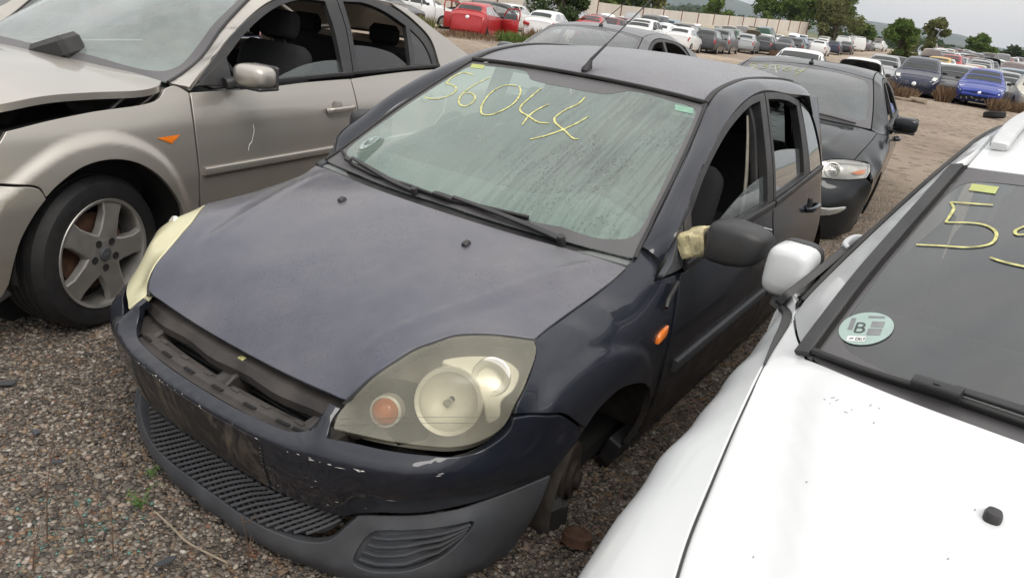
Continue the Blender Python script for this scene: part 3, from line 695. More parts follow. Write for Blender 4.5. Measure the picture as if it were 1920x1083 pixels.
# ---- headlights
LN = A((-.60, .46, .62)); LN /= np.linalg.norm(LN); LCH = Flat(LN)
lamp_out = loop(LAMP_UP, LAMP_LOW, LAMP_IN, n=6)
lx = [(.30, .615, .795), (.25, .56, .755), (.36, .66, .812), (.44, .69, .832), (.20, .52, .705), (.23, .60, .705), (.30, .68, .72), (.38, .735, .775), (.45, .73, .81)]
lamp_in = lamp_out
for sg, lm in ((1, 'yellowed_lens'), (-1, 'hazy_lens')):
    hl = bpy.data.objects.new('headlight', None); COL.objects.link(hl); hl.parent = hero
    hl['label'] = 'fogged headlight with amber indicator bulb' if sg > 0 else 'yellowed opaque headlight'
    # lens
    c = resample(keepcorners(lamp_out, .014), .04); S_L = Surf(LCH, np.vstack([c, A(lx)]), reg=1e-5)
    if sg > 0: lens, _ = panel('lens', lamp_out, LCH, lm, hl, surf=S_L, gap=.004, r=.003, depth=.022, res=.018, step=.012)
    else:
        os_, _ = panel('lens', lamp_out, LCH, lm, hl, surf=S_L, gap=.004, r=.003, depth=.022, res=.018, step=.012, mirror=True)
        bpy.data.objects.remove(os_[0]); lens = os_[1]; lens.name = 'lens'
    # housing floor behind the lens
    back = Surf(LCH, fn=lambda uv: S_L.h(uv)-.125)
    def mk(fn_):
        before = set(bpy.data.objects); r_ = fn_(); new = [o for o in bpy.data.objects if o not in before]
        if sg < 0:
            for o in new:
                if o.type == 'MESH':
                    me = o.data
                    for v in me.vertices: v.co.y *= -1
                    me.flip_normals()
        return r_
    mk(lambda: panel('housing', lamp_out, LCH, 'lamp_bezel', hl, surf=back, gap=.004, r=.001, depth=.002, res=.03, step=.02))
    # main bowl, side bowl, indicator: axis points forward
    ax = A((-.80, .42, .42)); ax /= np.linalg.norm(ax)
    def bowl(name, c, r, d, mat_, tilt=ax, rim=.008): return lathe(name, [(r*.12, -d), (r*.45, -d*.9), (r*.75, -d*.6), (r*.95, -d*.2), (r, 0), (r+rim, .004), (r+rim*1.3, -.006), (r+rim*.6, -d*.7)], mat_, hl, 36, c, tilt)
    mk(lambda: bowl('reflector_bowl', (.322, .630, .728), .074, .05, 'reflector', rim=.010))
    mk(lambda: bowl('side_reflector', (.402, .694, .792), .034, .03, 'reflector', rim=.012))
    mk(lambda: lathe('bulb', [(.0, .030), (.010, .026), (.012, .012), (.012, -.02)], 'lamp_glass', hl, 14, (.318-.0, .628, .722)-ax*.035, ax))
    # curved chromed bridge between the two bowls
    brd = crom([(.345, .575, .815), (.40, .63, .835), (.45, .70, .835), (.468, .738, .805), (.435, .748, .768), (.402, .735, .738), (.39, .742, .70), (.365, .725, .688), (.372, .70, .73), (.377, .66, .775), (.36, .61, .80)], 4, closed=True); SBr = Surf(LCH, fn=lambda uv: S_L.h(uv)-.030)
    mk(lambda: panel('chrome_bridge', SBr.at(brd)[0], LCH, 'reflector', hl, surf=SBr, gap=0, r=.006, depth=.02, res=.03, step=.015))
    ia = A((-.75, .35, .30)); ia /= np.linalg.norm(ia); ic = A((.205, .525, .700))
    mk(lambda: lathe('indicator_collar', [(.040, -.03), (.040, .006), (.034, .010), (.034, -.02)], 'reflector', hl, 28, ic-ia*.024, ia))
    mk(lambda: lathe('indicator_bulb', [(0, .016), (.014, .014), (.025, .008), (.0325, -.002), (.0325, -.02)], 'orange_lens', hl, 24, ic-ia*.014, ia))
    # moulded optic lines on the lens
    def rings_():
        parts = []
        for k in range(6):
            r = .006+.0042*k; pc = A((.150, .492, .690))
            e1, e2 = LCH.e1, LCH.e2; q = [pc+e1*r*math.cos(a)+e2*r*math.sin(a) for a in np.linspace(0, 2*math.pi, 24)]
            p, n = S_L.at(q, .0004); parts.append(sweepv(p, [(.0004, 0), (0, .0004), (-.0004, 0)], n))
        for z0, a0 in ((.694, .45), (.676, .45)):
            q = [(.12+.27*t_, .46+.28*t_, z0+.004*t_) for t_ in np.linspace(0, 1, 14)]; p, n = S_L.at(q, .0004); parts.append(sweepv(p, [(.0005, 0), (0, .0005), (-.0005, 0)], n))
        V, F = merge(*parts); return solid('optic_lines', V, F, 'lamp_bezel', hl)
    if sg > 0: mk(rings_)
    # black seal along the bonnet
    sl_ = crom(LAMP_UP, 8); p = sl_+A((-.0, .0, -.006)); mk(lambda: sweep('seal', p-LN*.006, rrect(.016, .014, .6), 'rubber', hl, up=LN))
# ---- grille opening: shelf, beam, radiator
def arcx(s, a, b): return a+b*(abs(s)/.4)**2
sh = []
for s in np.linspace(-.36, .36, 25):
    x0 = arcx(s, .048, .030); sh.append([(x0, s, .616), (x0+.012, s, .612), (x0+.026, s, .606), (x0+.030, s, .612), (x0+.055, s, .613), (x0+.058, s, .600), (x0+.082, s, .600), (x0+.084, s, .575), (x0, s, .575)])
gs = loft('grille_shelf', sh, 'dusty_plastic', hero, sharp=30, label='dusty plastic shelf where the grille clipped in')
for s in (-.33, -.21, -.09, .04, .17, .29, .345):
    x0 = arcx(s, .048, .030); V, F = boxv((x0+.031, s, .6135), (.010, .045, .004), rotm('Z', -math.degrees(math.atan(.36*s))), .001); solid('clip_slot', V, F, 'dark_void', gs)
for s in np.linspace(-.30, .30, 6):
    x0 = arcx(s, .105, .030); V, F = boxv((x0, s+.02, .6145), (.012, .03, .004), None, .001); solid('clip_tab', V, F, 'dusty_plastic', gs)
bm_ = []
for s in np.linspace(-.46, .46, 21):
    x0 = .175+.02*(s/.4)**2; d = .006*math.sin(s*23)
    bm_.append([(x0-.028+d, s, .612), (x0-.034+d, s, .640), (x0-.020, s, .664), (x0+.02, s, .676), (x0+.06, s, .676), (x0+.06, s, .60), (x0-.01, s, .598)])
loft('slam_panel', bm_, 'dusty_plastic', hero, sharp=30)
tube('bonnet_stop', [(.20, -.36, .66), (.20, -.36, .685)], .014, 'rubber', hero, 10)
box('latch_flag', (.165, .03, .667), (.014, .02, .005), 'marker_yellow', hero, bev=.001)
for s0 in (-.19, .155):
    rd = thing_ = bpy.data.objects.new('radiator', None); COL.objects.link(rd); rd.parent = hero
    box('core', (.205, s0, .50), (.03, .29, .20), 'dark_void', rd, bev=.004)
    for k in range(9): box('fin', (.188, s0, .42+.02*k), (.006, .28, .004), 'black_plastic', rd, bev=.001)
for s0, w_ in ((0.0, .07), (-.40, .12), (.385, .12)):
    ww = [(.105, s0-w_/2, .600), (.11, s0-w_*.3, .606), (.115, s0, .600), (.11, s0+w_*.4, .607), (.105, s0+w_/2, .600)]
    rr_ = [[(x+dx, s, z+dz) for dx, dz in ((0, 0), (.03, .010+.008*math.sin(s*60)), (.07, .02), (.09, .045), (.09, -.12), (0, -.12))] for x, s, z in ww]
    loft('air_duct', rr_, 'dusty_plastic', hero, sharp=25)
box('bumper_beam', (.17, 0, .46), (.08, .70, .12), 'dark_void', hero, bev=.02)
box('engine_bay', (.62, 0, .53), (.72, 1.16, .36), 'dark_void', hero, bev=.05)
# ---- side shell function
ZT = [.10, .15, .20, .27, .35, .45, .56, .65, .72, .80, .86, .90, .95, 1.0, 1.1, 1.2, 1.3, 1.38, 1.45]
ST = [.715, .74, .765, .788, .815, .838, .846, .848, .846, .834, .817, .806, .798, .786, .757, .722, .686, .656, .62]
_zz = np.linspace(.1, 1.45, 136); _ss = np.interp(_zz, ZT, ST)
for _ in range(6): _ss[1:-1] = (_ss[:-2]+2*_ss[1:-1]+_ss[2:])/4
def Sfn(uv): x, z = -uv[:, 0]*1., uv[:, 1]; x = XS(uv); return np.interp(z, _zz, _ss)-.06*np.maximum(0, (x-2.75)/1.1)**2-.9*np.maximum(0, x-3.05)**2
_t = SIDE.inv(np.array([[1., 0.]]), np.array([0.]))[0][0]
def XS(uv): return uv[:, 0]*_t
S_SIDE = Surf(SIDE, fn=Sfn)
def sp(x, z): return (x, float(np.interp(z, _zz, _ss)-.06*max(0, (x-2.75)/1.1)**2-.9*max(0, x-3.05)**2), z)
def sline(*q): return [sp(*a) for a in q]
# doors
front_door_o = loop(GAPD[:1]+[sp(x, z) for x, z in ((1.222, .80), (1.198, .70), (1.185, .59), (1.195, .45), (1.215, .285))], sline((1.215, .285), (1.7, .275), (2.25, .268)), sline((2.25, .268), (2.252, .6), (2.246, .935)), sline((2.246, .935), (1.85, .928), (1.46, .897), (1.262, .884)), n=6)
fd, _ = panel('front_door', front_door_o, SIDE, 'hero_paint_splashed', hero, surf=S_SIDE, gap=.0025, r=.003, depth=.03, res=.04, step=.03, mirror=True)
rear_door_o = loop(sline((2.254, .268), (2.85, .262)), sline((2.85, .262), (2.92, .38), (3.0, .52), (3.10, .62)), sline((3.10, .62), (3.145, .75), (3.14, .90), (3.10, .985)), sline((3.10, .985), (2.86, .978), (2.5, .952), (2.254, .937)), sline((2.254, .937), (2.256, .6), (2.254, .268)), n=6)
rdoor, _ = panel('rear_door', rear_door_o, SIDE, 'hero_paint_splashed', hero, surf=S_SIDE, gap=.0025, r=.003, depth=.03, res=.04, step=.03, mirror=True)
quarter_o = loop(sline((2.93, .375), (3.0, .515), (3.10, .615)), sline((3.10, .615), (3.148, .75), (3.143, .90), (3.108, .985)), sline((3.108, .985), (3.05, 1.14), (2.975, 1.245), (2.885, 1.310), (2.77, 1.345)), sline((2.77, 1.345), (2.95, 1.348), (3.2, 1.333), (3.40, 1.308)), sline((3.40, 1.308), (3.50, 1.15), (3.56, .95), (3.58, .70), (3.56, .45)), sline((3.56, .45), (3.545, .55), (3.42, .645), (3.27, .67), (3.12, .62), (3.02, .50), (2.98, .36)), n=6)
panel('rear_quarter', quarter_o, SIDE, 'hero_paint_splashed', hero, surf=S_SIDE, gap=.001, r=.003, depth=.03, res=.04, step=.03, mirror=True)
sill_o = loop(sline((1.10, .283), (1.7, .262), (2.94, .25)), sline((2.94, .25), (2.96, .17)), sline((2.96, .17), (1.10, .175)), sline((1.10, .175), (1.10, .283)), n=8)
panel('sill', sill_o, SIDE, 'black_plastic', hero, surf=S_SIDE, off=-.004, gap=.001, r=.003, depth=.05, res=.05, step=.04, mirror=True)
# belt seals, window frames, pillars
for sg in (1, -1):
    f = A((1, sg, 1))
    sweep('belt_seal', A(sline((1.29, .902), (1.47, .912), (1.86, .942), (2.24, .950)))*f+A((0, .004*sg, 0)), rrect(.012, .030, .6), 'black_plastic', hero)
    sweep('belt_seal', A(sline((2.262, .950), (2.5, .966), (2.86, .992), (3.09, 1.000)))*f+A((0, .004*sg, 0)), rrect(.012, .030, .6), 'black_plastic', hero)
    sweep('side_moulding', [(x, sg*(.852), z) for x, z in ((1.262, .560), (1.5, .561), (1.9, .562), (2.235, .562))], rrect(.022, .045, .7), 'grey_plastic', hero)
    sweep('side_moulding', [(x, sg*(.852-.02*max(0, x-2.75)), z) for x, z in ((2.27, .562), (2.6, .560), (2.95, .558))], rrect(.022, .045, .7), 'grey_plastic', hero)
WF = sline((1.196, .995), (1.281, 1.057), (1.445, 1.166), (1.715, 1.296), (1.907, 1.353), (2.078, 1.386), (2.237, 1.397), (2.436, 1.387), (2.725, 1.346), (2.893, 1.29), (3.034, 1.144), (3.095, 1.005))
def ring_panel(name, outer, inner, mat_, parent=None, **k): return panel(name, outer, SIDE, mat_, parent or hero, surf=S_SIDE, holes=[inner], **k)
# front door upper frame
fw_in = loop(sline((1.335, .925), (1.47, .93), (1.86, .955), (2.165, .962)), sline((2.165, .962), (2.178, 1.16), (2.176, 1.362)), sline((2.176, 1.362), (2.06, 1.352), (1.92, 1.322), (1.74, 1.268), (1.50, 1.158), (1.335, 1.045)), sline((1.335, 1.045), (1.335, .925)), n=6)
fw_out = loop(sline((1.295, .897), (1.47, .907), (1.86, .936), (2.243, .945)), sline((2.243, .945), (2.253, 1.17), (2.246, 1.394)), sline((2.246, 1.394), (2.078, 1.384), (1.907, 1.351), (1.715, 1.294), (1.445, 1.164), (1.295, 1.063)), sline((1.295, 1.063), (1.295, .897)), n=6)
ring_panel('front_window_frame', fw_out, fw_in, 'black_plastic', gap=.001, r=.002, depth=.035, res=.05, step=.02, mirror=True)
rw_out = loop(sline((2.253, .945), (2.5, .960), (2.845, .990)), sline((2.845, .990), (2.80, 1.2), (2.742, 1.340)), sline((2.742, 1.340), (2.6, 1.368), (2.436, 1.386), (2.256, 1.394)), sline((2.256, 1.394), (2.262, 1.17), (2.253, .945)), n=6)
rw_in = loop(sline((2.285, .980), (2.5, .990), (2.735, 1.010)), sline((2.735, 1.010), (2.72, 1.2), (2.695, 1.318)), sline((2.695, 1.318), (2.56, 1.345), (2.42, 1.358), (2.290, 1.364)), sline((2.290, 1.364), (2.292, 1.17), (2.285, .980)), n=6)
ring_panel('rear_window_frame', rw_out, rw_in, 'black_plastic', gap=.001, r=.002, depth=.035, res=.05, step=.02, mirror=True)
qg = loop(sline((2.852, 1.000), (3.085, 1.006)), sline((3.085, 1.006), (3.02, 1.14), (2.95, 1.24), (2.87, 1.30), (2.765, 1.335)), sline((2.765, 1.335), (2.81, 1.2), (2.852, 1.000)), n=6)
panel('quarter_glass', qg, SIDE, 'far_glass', hero, surf=S_SIDE, off=-.002, gap=.004, r=.001, depth=.004, res=.05, step=.03, mirror=True)
# winding glass: front pane dropped to a wedge, rear pane half down
fgl = loop(sline((1.42, .930), (1.86, .955), (2.165, .962)), sline((2.165, .962), (2.172, 1.075)), sline((2.172, 1.075), (2.05, 1.066), (1.85, 1.035), (1.62, .98), (1.42, .930)), n=6)
panel('door_glass_pane', fgl, SIDE, 'door_glass', hero, surf=S_SIDE, off=-.018, gap=0, r=.001, depth=.003, res=.05, step=.03, mirror=True, label='front door window wound almost down')
rgl = loop(sline((2.285, .980), (2.5, .990), (2.735, 1.010)), sline((2.735, 1.010), (2.728, 1.13)), sline((2.728, 1.13), (2.5, 1.150), (2.289, 1.158)), sline((2.289, 1.158), (2.285, .980)), n=6)
panel('door_glass_pane', rgl, SIDE, 'far_glass', hero, surf=S_SIDE, off=-.018, gap=0, r=.001, depth=.003, res=.05, step=.03, mirror=True, label='rear door window half wound down')
# sail panel with mirror plate
sail = loop([SAIL2, SAIL3], [SAIL3, sp(1.29, .893)], sline((1.29, .893), (1.292, 1.060)), sline((1.292, 1.060), (1.24, 1.02), (1.183, .968)), [sp(1.183, .968), SAIL2], n=4)
sail2 = [(1.19, .772, .935), (1.125, .797, .905), sp(1.20, .900), sp(1.288, .898), sp(1.290, 1.05), sp(1.24, 1.012)]
panel('mirror_sail', A(sail2), SIDE, 'grey_plastic', hero, surf=S_SIDE, off=-.002, gap=.001, r=.002, depth=.02, res=.04, step=.03, mirror=True)
# A pillars and cant rails: skin between screen edge and door frame
WSE = [(1.104, .712, .944), (1.155, .700, .973), (1.231, .688, 1.017), (1.263, .681, 1.037), (1.464, .648, 1.154), (1.649, .610, 1.254), (1.834, .566, 1.352)]
GUT = [(1.834, .562, 1.358), (1.94, .552, 1.391), (2.131, .546, 1.418), (2.283, .545, 1.428), (2.6, .545, 1.424), (3.0, .535, 1.40), (3.40, .47, 1.345)]
PCH = Flat((-.25, .75, .6))
pairs = [(SAIL1, SAIL2), ((1.231, .688, 1.017), sp(1.225, 1.018)), ((1.35, .668, 1.087), sp(1.36, 1.112)), ((1.464, .648, 1.154), sp(1.48, 1.190)), ((1.649, .610, 1.254), sp(1.68, 1.284)), ((1.834, .566, 1.352), sp(1.88, 1.349)), ((1.94, .552, 1.391), sp(2.0, 1.376)), ((2.131, .546, 1.418), sp(2.15, 1.396)), ((2.283, .545, 1.428), sp(2.29, 1.401)), ((2.6, .545, 1.424), sp(2.6, 1.374)), ((3.0, .535, 1.40), sp(2.95, 1.350)), ((3.40, .47, 1.345), sp(3.40, 1.310))]
strip('a_pillar', pairs, 'hero_paint', hero, [.012, .014, .014, .013, .012, .012, .012, .014, .016, .016, .014, .008])
# ---- roof
FR = [(1.845, 0, 1.379), (1.846, .2, 1.377), (1.845, .4, 1.370), (1.84, .552, 1.362)]
half = np.vstack([crom(FR, 6)[:-1], crom([(a, b-.012, c) for a, b, c in GUT], 6), [(3.43, .3, 1.372), (3.44, 0, 1.378)]])
roof_o = np.vstack([half[1:-1], (half*[1, -1, 1])[::-1]])
rx = [(x, s*k, z-.020*(k/.4)**2) for x, z in ((1.90, 1.401), (2.05, 1.432), (2.3, 1.457), (2.6, 1.462), (2.9, 1.449), (3.2, 1.421)) for k in (0, .2, .4) for s in (1, -1)]
roof, S_ROOF = panel('roof', roof_o, TOP, 'hero_bonnet_paint', hero, rx, gap=.001, r=.002, depth=.01, res=.04, step=.025, reg=1e-4, label='wet dusty blue roof')
for sg in (1, -1): sweep('roof_gutter_strip', crom(A(GUT)*[1, sg, 1], 8)+A((0, 0, .001)), rrect(.022, .010, .6), 'rubber', hero)
# ---- windscreen
WSH = TOP
bot = [(.985, 0, .962), (.99, .15, .958), (1.012, .3, .951), (1.045, .45, .944), (1.085, .60, .938), (1.100, .708, .941)]
topl = [(1.832, .560, 1.350), (1.836, .4, 1.359), (1.838, .2, 1.365), (1.838, 0, 1.367)]
wseg = [(a, b-.004, c) for a, b, c in WSE]
hw = np.vstack([crom(bot, 6)[:-1], crom(wseg, 6)[:-1], crom(topl, 6)])
ws_o = np.vstack([hw[1:-1], (hw*[1, -1, 1])[::-1]])
wsx = [(x, s*k, z) for x, z0 in ((1.10, 1.028), (1.30, 1.129), (1.50, 1.222), (1.70, 1.308)) for k, dz in ((0, 0), (.25, -.006), (.45, -.022)) for s in (1, -1) for z in (z0+dz,)]
ws, S_WS = panel('windscreen', ws_o, WSH, 'hero_windscreen_glass', hero, wsx, gap=.002, r=.001, depth=.004, res=.04, step=.02, reg=1e-4, label='dusty rain-streaked windscreen')
clear = [(1.015, 0, 1), (1.030, .147, 1), (1.060, .36, 1), (1.103, .528, 1), (1.138, .612, 1), (1.165, .650, 1), (1.2036, .6635, 1), (1.3406, .6424, 1), (1.55, .602, 1), (1.745, .561, 1), (1.785, .545, 1), (1.802, .515, 1), (1.808, .44, 1), (1.810, .262, 1), (1.785, .222, 1), (1.757, .19, 1), (1.742, .10, 1), (1.741, 0, 1)]
hc = np.vstack([crom(clear, 4)[:-1], A(clear[-1:])]); clear_o = np.vstack([hc[1:-1], (hc*[1, -1, 1])[::-1]])
panel('screen_border', ws_o, WSH, 'frit', ws, surf=S_WS, holes=[S_WS.at(clear_o)[0]], off=.0012, gap=.003, r=.0005, depth=.001, res=.03, step=.015, label='black printed border of the windscreen')
sweep('screen_header_seal', crom(np.vstack([A(topl)[::-1], (A(topl)*[1, -1, 1])])[np.r_[np.arange(len(topl))[::1], len(topl)+1:2*len(topl)]] if False else np.vstack([A(topl), (A(topl)[::-1]*[1, -1, 1])[1:]]), 6)+A((.004, 0, .010)), rrect(.022, .014, .6), 'rubber', hero)
for sg in (1, -1): sweep('screen_side_seal', crom(A(WSE)*[1, sg, 1], 8)+A((-.002, 0, .003)), rrect(.012, .010, .6), 'rubber', hero)
# ---- yellow stock number, stickers
def xs(q): return [(x, s, 0) for x, s in q]
num = [xs([(1.7362, -.4769), (1.7386, -.5398), (1.690, -.5649), (1.6491, -.5531)]), xs([(1.648, -.5583), (1.64, -.5086), (1.6147, -.4686), (1.5734, -.4564), (1.5377, -.478), (1.5249, -.5201), (1.5335, -.5764)]),
 xs([(1.7356, -.3819), (1.6684, -.4082), (1.5952, -.4107), (1.537, -.3871), (1.5023, -.3543), (1.4923, -.3176), (1.5253, -.3063), (1.5668, -.3268), (1.5959, -.3767), (1.585, -.4137)]),
 xs([(1.6945, -.2115), (1.6825, -.263), (1.6364, -.2824), (1.5606, -.2686), (1.4907, -.2333), (1.4592, -.1991), (1.4652, -.1639), (1.5054, -.1377), (1.5718, -.1286), (1.6448, -.1547), (1.6936, -.1971)]),
 xs([(1.7048, -.095), (1.6277, -.0915), (1.5555, -.0846), (1.5246, -.0637), (1.5052, -.0132), (1.4826, .0538), (1.4916, .0966)]), xs([(1.6068, .0142), (1.5617, -.0042), (1.5066, -.0091), (1.4452, .0044)]),
 xs([(1.7036, .116), (1.6527, .1201), (1.5929, .099), (1.5335, .0937), (1.5082, .1092), (1.4771, .1721), (1.4454, .241), (1.4518, .2552)]), xs([(1.5902, .2076), (1.5405, .1953), (1.4755, .1684), (1.4151, .1277), (1.3791, .0915)])]
ribbon('marker_number', S_WS, num, .0075, 'marker_yellow', ws, off=.0022, label='hand-painted yellow number 56044')
def decal(name, surf, quad, mat_, parent, off=.0015, label=None, chart=None):
    return panel(name, A(quad), surf.chart, mat_, parent, surf=surf, off=off, gap=0, edge=False, res=.02, step=.01, label=label)[0]
dg_ = decal('tax_sticker', S_WS, xs([(1.795, .4587), (1.798, .5339), (1.766, .5487), (1.764, .4760)]), 'sticker_green', ws, .0018)
decal('tax_sticker', S_WS, xs([(1.8100, -.548), (1.8120, -.4756), (1.785, -.4621), (1.782, -.5354)]), 'sticker_yellow', ws, .0018)
def dgt(surf, cx, cs, r, ex, es, parent, off):
    """round emission sticker with a B; ex, es = sticker up and right directions in (x, s)"""
    ex = A(ex); es = A(es); pt = lambda a, b: (cx+ex[0]*b*r+es[0]*a*r, cs+ex[1]*b*r+es[1]*a*r, 0)
    st_ = decal('emission_sticker', surf, [pt(math.cos(t), math.sin(t)) for t in np.linspace(0, 2*math.pi, 28, endpoint=False)], 'sticker_pale', parent, off, 'pale round emission sticker with letter B')
    q = lambda a0, b0, a1, b1: [pt(a0, b0), pt(a1, b0), pt(a1, b1), pt(a0, b1)]
    for k, r4 in enumerate(((.15, .05, .62, .42), (.10, -.42, .60, -.02))): decal('printed_block', surf, q(*r4), 'ink_grey', st_, off+.0006)
    decal('printed_block', surf, q(-.05, .62, .55, .76), 'ink_grey', st_, off+.0006); decal('printed_block', surf, q(-.66, -.15, -.48, .58), 'ink_grey', st_, off+.0006)
    decal('printed_block', surf, q(-.55, -.80, .12, -.52), 'white_chip', st_, off+.0006)
    B = [[pt(-.36, -.28), pt(-.36, .28)], [pt(-.36, .28), pt(-.15, .26), pt(-.08, .14), pt(-.15, .02), pt(-.36, 0)], [pt(-.36, 0), pt(-.12, -.02), pt(-.04, -.14), pt(-.12, -.27), pt(-.36, -.28)]]
    ribbon('letter', surf, B, r*.075, 'ink_dark', st_, off+.0012, 5, .0002)
    D = [[pt(-.22, -.60), pt(-.22, -.74)], [pt(-.22, -.60), pt(-.13, -.62), pt(-.12, -.72), pt(-.22, -.74)], [pt(.0, -.62), pt(-.07, -.62), pt(-.07, -.73), pt(0, -.73), pt(0, -.68)], [pt(.04, -.61), pt(.11, -.61)], [pt(.075, -.61), pt(.075, -.74)], [pt(-.48, -.72), pt(-.30, -.60)], [pt(-.45, -.62), pt(-.32, -.70)]]
    ribbon('letters', surf, D, r*.035, 'ink_dark', st_, off+.0012, 3, .0002)
dgt(S_WS, 1.214, -.575, .040, (.98, -.15), (.15, .98), ws, .0018)
# ---- cowl and wipers
cw_ = [[(a+dx, b, c+dz) for dx, dz in ((-.04, -.03), (.0, -.012), (.06, .006), (.10, -.03), (.02, -.06))] for a, b, c in crom(np.vstack([A(bot)[::-1], (A(bot)*[1, -1, 1])[1:]]), 3)]
loft('scuttle_panel', cw_, 'black_plastic', hero)
def wiper(bl, arm, conn):
    wpr = bpy.data.objects.new('wiper', None); COL.objects.link(wpr); wpr.parent = hero
    q, n = S_WS.at(crom(xs(bl), 10), .013); sweep('blade', q, rrect(.011, .011, .6), 'rubber', wpr, up=(-.4, 0, .9)); q2, _ = S_WS.at(crom(xs(bl), 10), .005); sweep('squeegee', q2, rrect(.004, .010, .3), 'rubber', wpr, up=(-.4, 0, .9))
    q, n = S_WS.at(crom(xs(conn), 6), .022); sweep('connector', q, rrect(.020, .016, .6), 'black_plastic', wpr, up=(-.4, 0, .9), scale=[.7, 1, 1, 1, 1, 1, .8][:len(q)])
    p = A([(x, s, S_WS.at([(x, s, 0)])[0][0][2]+h) for x, s, h in arm]); p = crom(p, 8); sweep('arm', p, rrect(.018, .010, .6), 'black_plastic', wpr, up=(-.4, 0, .9), scale=np.linspace(.75, 1.3, len(p)))
    lathe('pivot_cap', [(0, .016), (.012, .014), (.015, .004), (.015, -.03)], 'black_plastic', wpr, 18, p[-1], (-.35, 0, .94))
    return wpr
wiper([(1.155, -.665), (1.080, -.50), (1.045, -.375), (1.028, -.27)], [(1.105, -.56, .024), (1.050, -.40, .024), (1.012, -.25, .020), (.995, -.12, .012)], [(1.115, -.59), (1.098, -.54)])
wiper([(1.022, -.255), (1.003, .02), (1.025, .18), (1.055, .335)], [(1.000, .05, .026), (1.005, .20, .026), (1.025, .36, .022), (1.048, .47, .010)], [(1.003, -.03), (1.003, .055)])
# ---- antenna
rf = S_ROOF.at([(1.89, 0, 1.4)])[0][0]
an = bpy.data.objects.new('antenna', None); COL.objects.link(an); an.parent = hero
loft('base', [[(rf[0]+a*l+dx, b*w, rf[2]+z) for a, b in [(math.cos(t), math.sin(t)) for t in np.linspace(0, 2*math.pi, 14, endpoint=False)]] for z, l, w, dx in ((-.004, .034, .020, .0), (.006, .032, .018, .002), (.018, .022, .012, .012), (.034, .011, .008, .022), (.042, .007, .006, .026))], 'rubber', an)
d_ = A((.155, 0, .093)); d_ /= np.linalg.norm(d_); b0 = rf+A((.026, 0, .038))
d_ = A((2.398, 0, 1.693))-A((1.925, 0, 1.435)); d_ /= np.linalg.norm(d_)
tube('sleeve', [b0, b0+d_*.13], .0055, 'rubber', an, 10, scale=[1.3, .9]); tube('mast', [b0+d_*.12, b0+d_*.60], .0030, 'rubber', an, 8)
# ---- door mirrors
def mirror_(sg):
    mo = bpy.data.objects.new('door_mirror', None); COL.objects.link(mo); mo.parent = hero; f = A((1, sg, 1))
    if sg < 0: mo.location = (1.31+.06, .80, 0); mo.rotation_euler = (0, 0, R_(-68)); mo.matrix_parent_inverse = Matrix.Identity(4)
    def obj_shift(o):
        for v in o.data.vertices: v.co.x -= 1.31; v.co.y -= .80
    rings = []
    for s, x0, x1, z0, z1 in ((.868, 1.262, 1.345, .972, 1.062), (.876, 1.235, 1.362, .963, 1.078), (.90, 1.216, 1.368, .959, 1.090), (.95, 1.212, 1.368, .960, 1.092), (1.0, 1.218, 1.366, .968, 1.088), (1.035, 1.235, 1.362, .985, 1.076), (1.052, 1.265, 1.352, 1.005, 1.060)):
        xm = (x0+x1)/2; zm = (z0+z1)/2; r_ = []
        for t in np.linspace(0, 2*math.pi, 18, endpoint=False):
            c, s_ = math.cos(t), math.sin(t); r_.append((xm+(x1-x0)/2*math.copysign(abs(c)**.42, c), s*sg, zm+(z1-z0)/2*math.copysign(abs(s_)**.42, s_)))
        rings.append(r_)
    loft('shell', rings, 'black_plastic', mo, sharp=50)
    V, F = boxv((1.369, .955*sg, 1.026), (.003, .15, .10), None, .001); solid('mirror_glass', V, F, 'chrome', mo)
    st = [(1.29, .785*sg, .975), (1.295, .82*sg, 1.0), (1.30, .875*sg, 1.015)]
    sweep('arm', crom(st, 5), rrect(.075, .062, .5), 'black_plastic', mo, up=(0, 0, 1))
    if sg > 0:
        pth = crom([(1.286, .790, .972), (1.288, .828, .996), (1.292, .876, 1.012)], 8); rr2 = random.Random(3)
        for k in range(6):
            i0 = k*2; seg = pth[i0:i0+5]; sweep('tape_wrap', seg+A((rr2.uniform(-.003, .003), 0, rr2.uniform(-.003, .003))), [(a+rr2.uniform(-.002, .002), b+rr2.uniform(-.002, .002)) for a, b in rrect(.094+rr2.uniform(0, .006), .078+rr2.uniform(0, .006), .35)], 'tape_yellow', mo, up=(.1*rr2.uniform(-1, 1), 0, 1))
    if sg < 0:
        for o in [q for q in bpy.data.objects if q.parent == mo]: obj_shift(o)
    return mo
mirror_(1); mirror_(-1)
panel('mirror_plate', A(sline((1.292, .905), (1.352, .918), (1.352, 1.075), (1.292, 1.040))), SIDE, 'dusty_plastic', hero, surf=S_SIDE, off=.002, gap=.001, r=.002, depth=.02, res=.04, step=.03, mirror=True)
# ---- handles
for sg in (1, -1):
    for x, z in ((2.06, .785), (2.86, .842)):
        hd = bpy.data.objects.new('door_handle', None); COL.objects.link(hd); hd.parent = hero
        s0 = sp(x, z)[1]
        sweep('grip', crom([(x-.085, sg*(s0+.004), z-.004), (x-.07, sg*(s0+.026), z), (x, sg*(s0+.033), z+.003), (x+.07, sg*(s0+.026), z), (x+.085, sg*(s0+.004), z-.004)], 5), rrect(.018, .024, .7), 'hero_paint', hd)
        o_ = crom([(x-.055, s0, z), (x, s0, z+.028), (x+.055, s0, z), (x, s0, z-.034)], 6, closed=True)*A((1, sg, 1))
        V, F = lathev([(0, .002), (.035, .0015), (.042, -.003)], 20, (x, sg*s0, z), (0, sg, 0)); solid('cup', V, F, 'dark_void', hd)
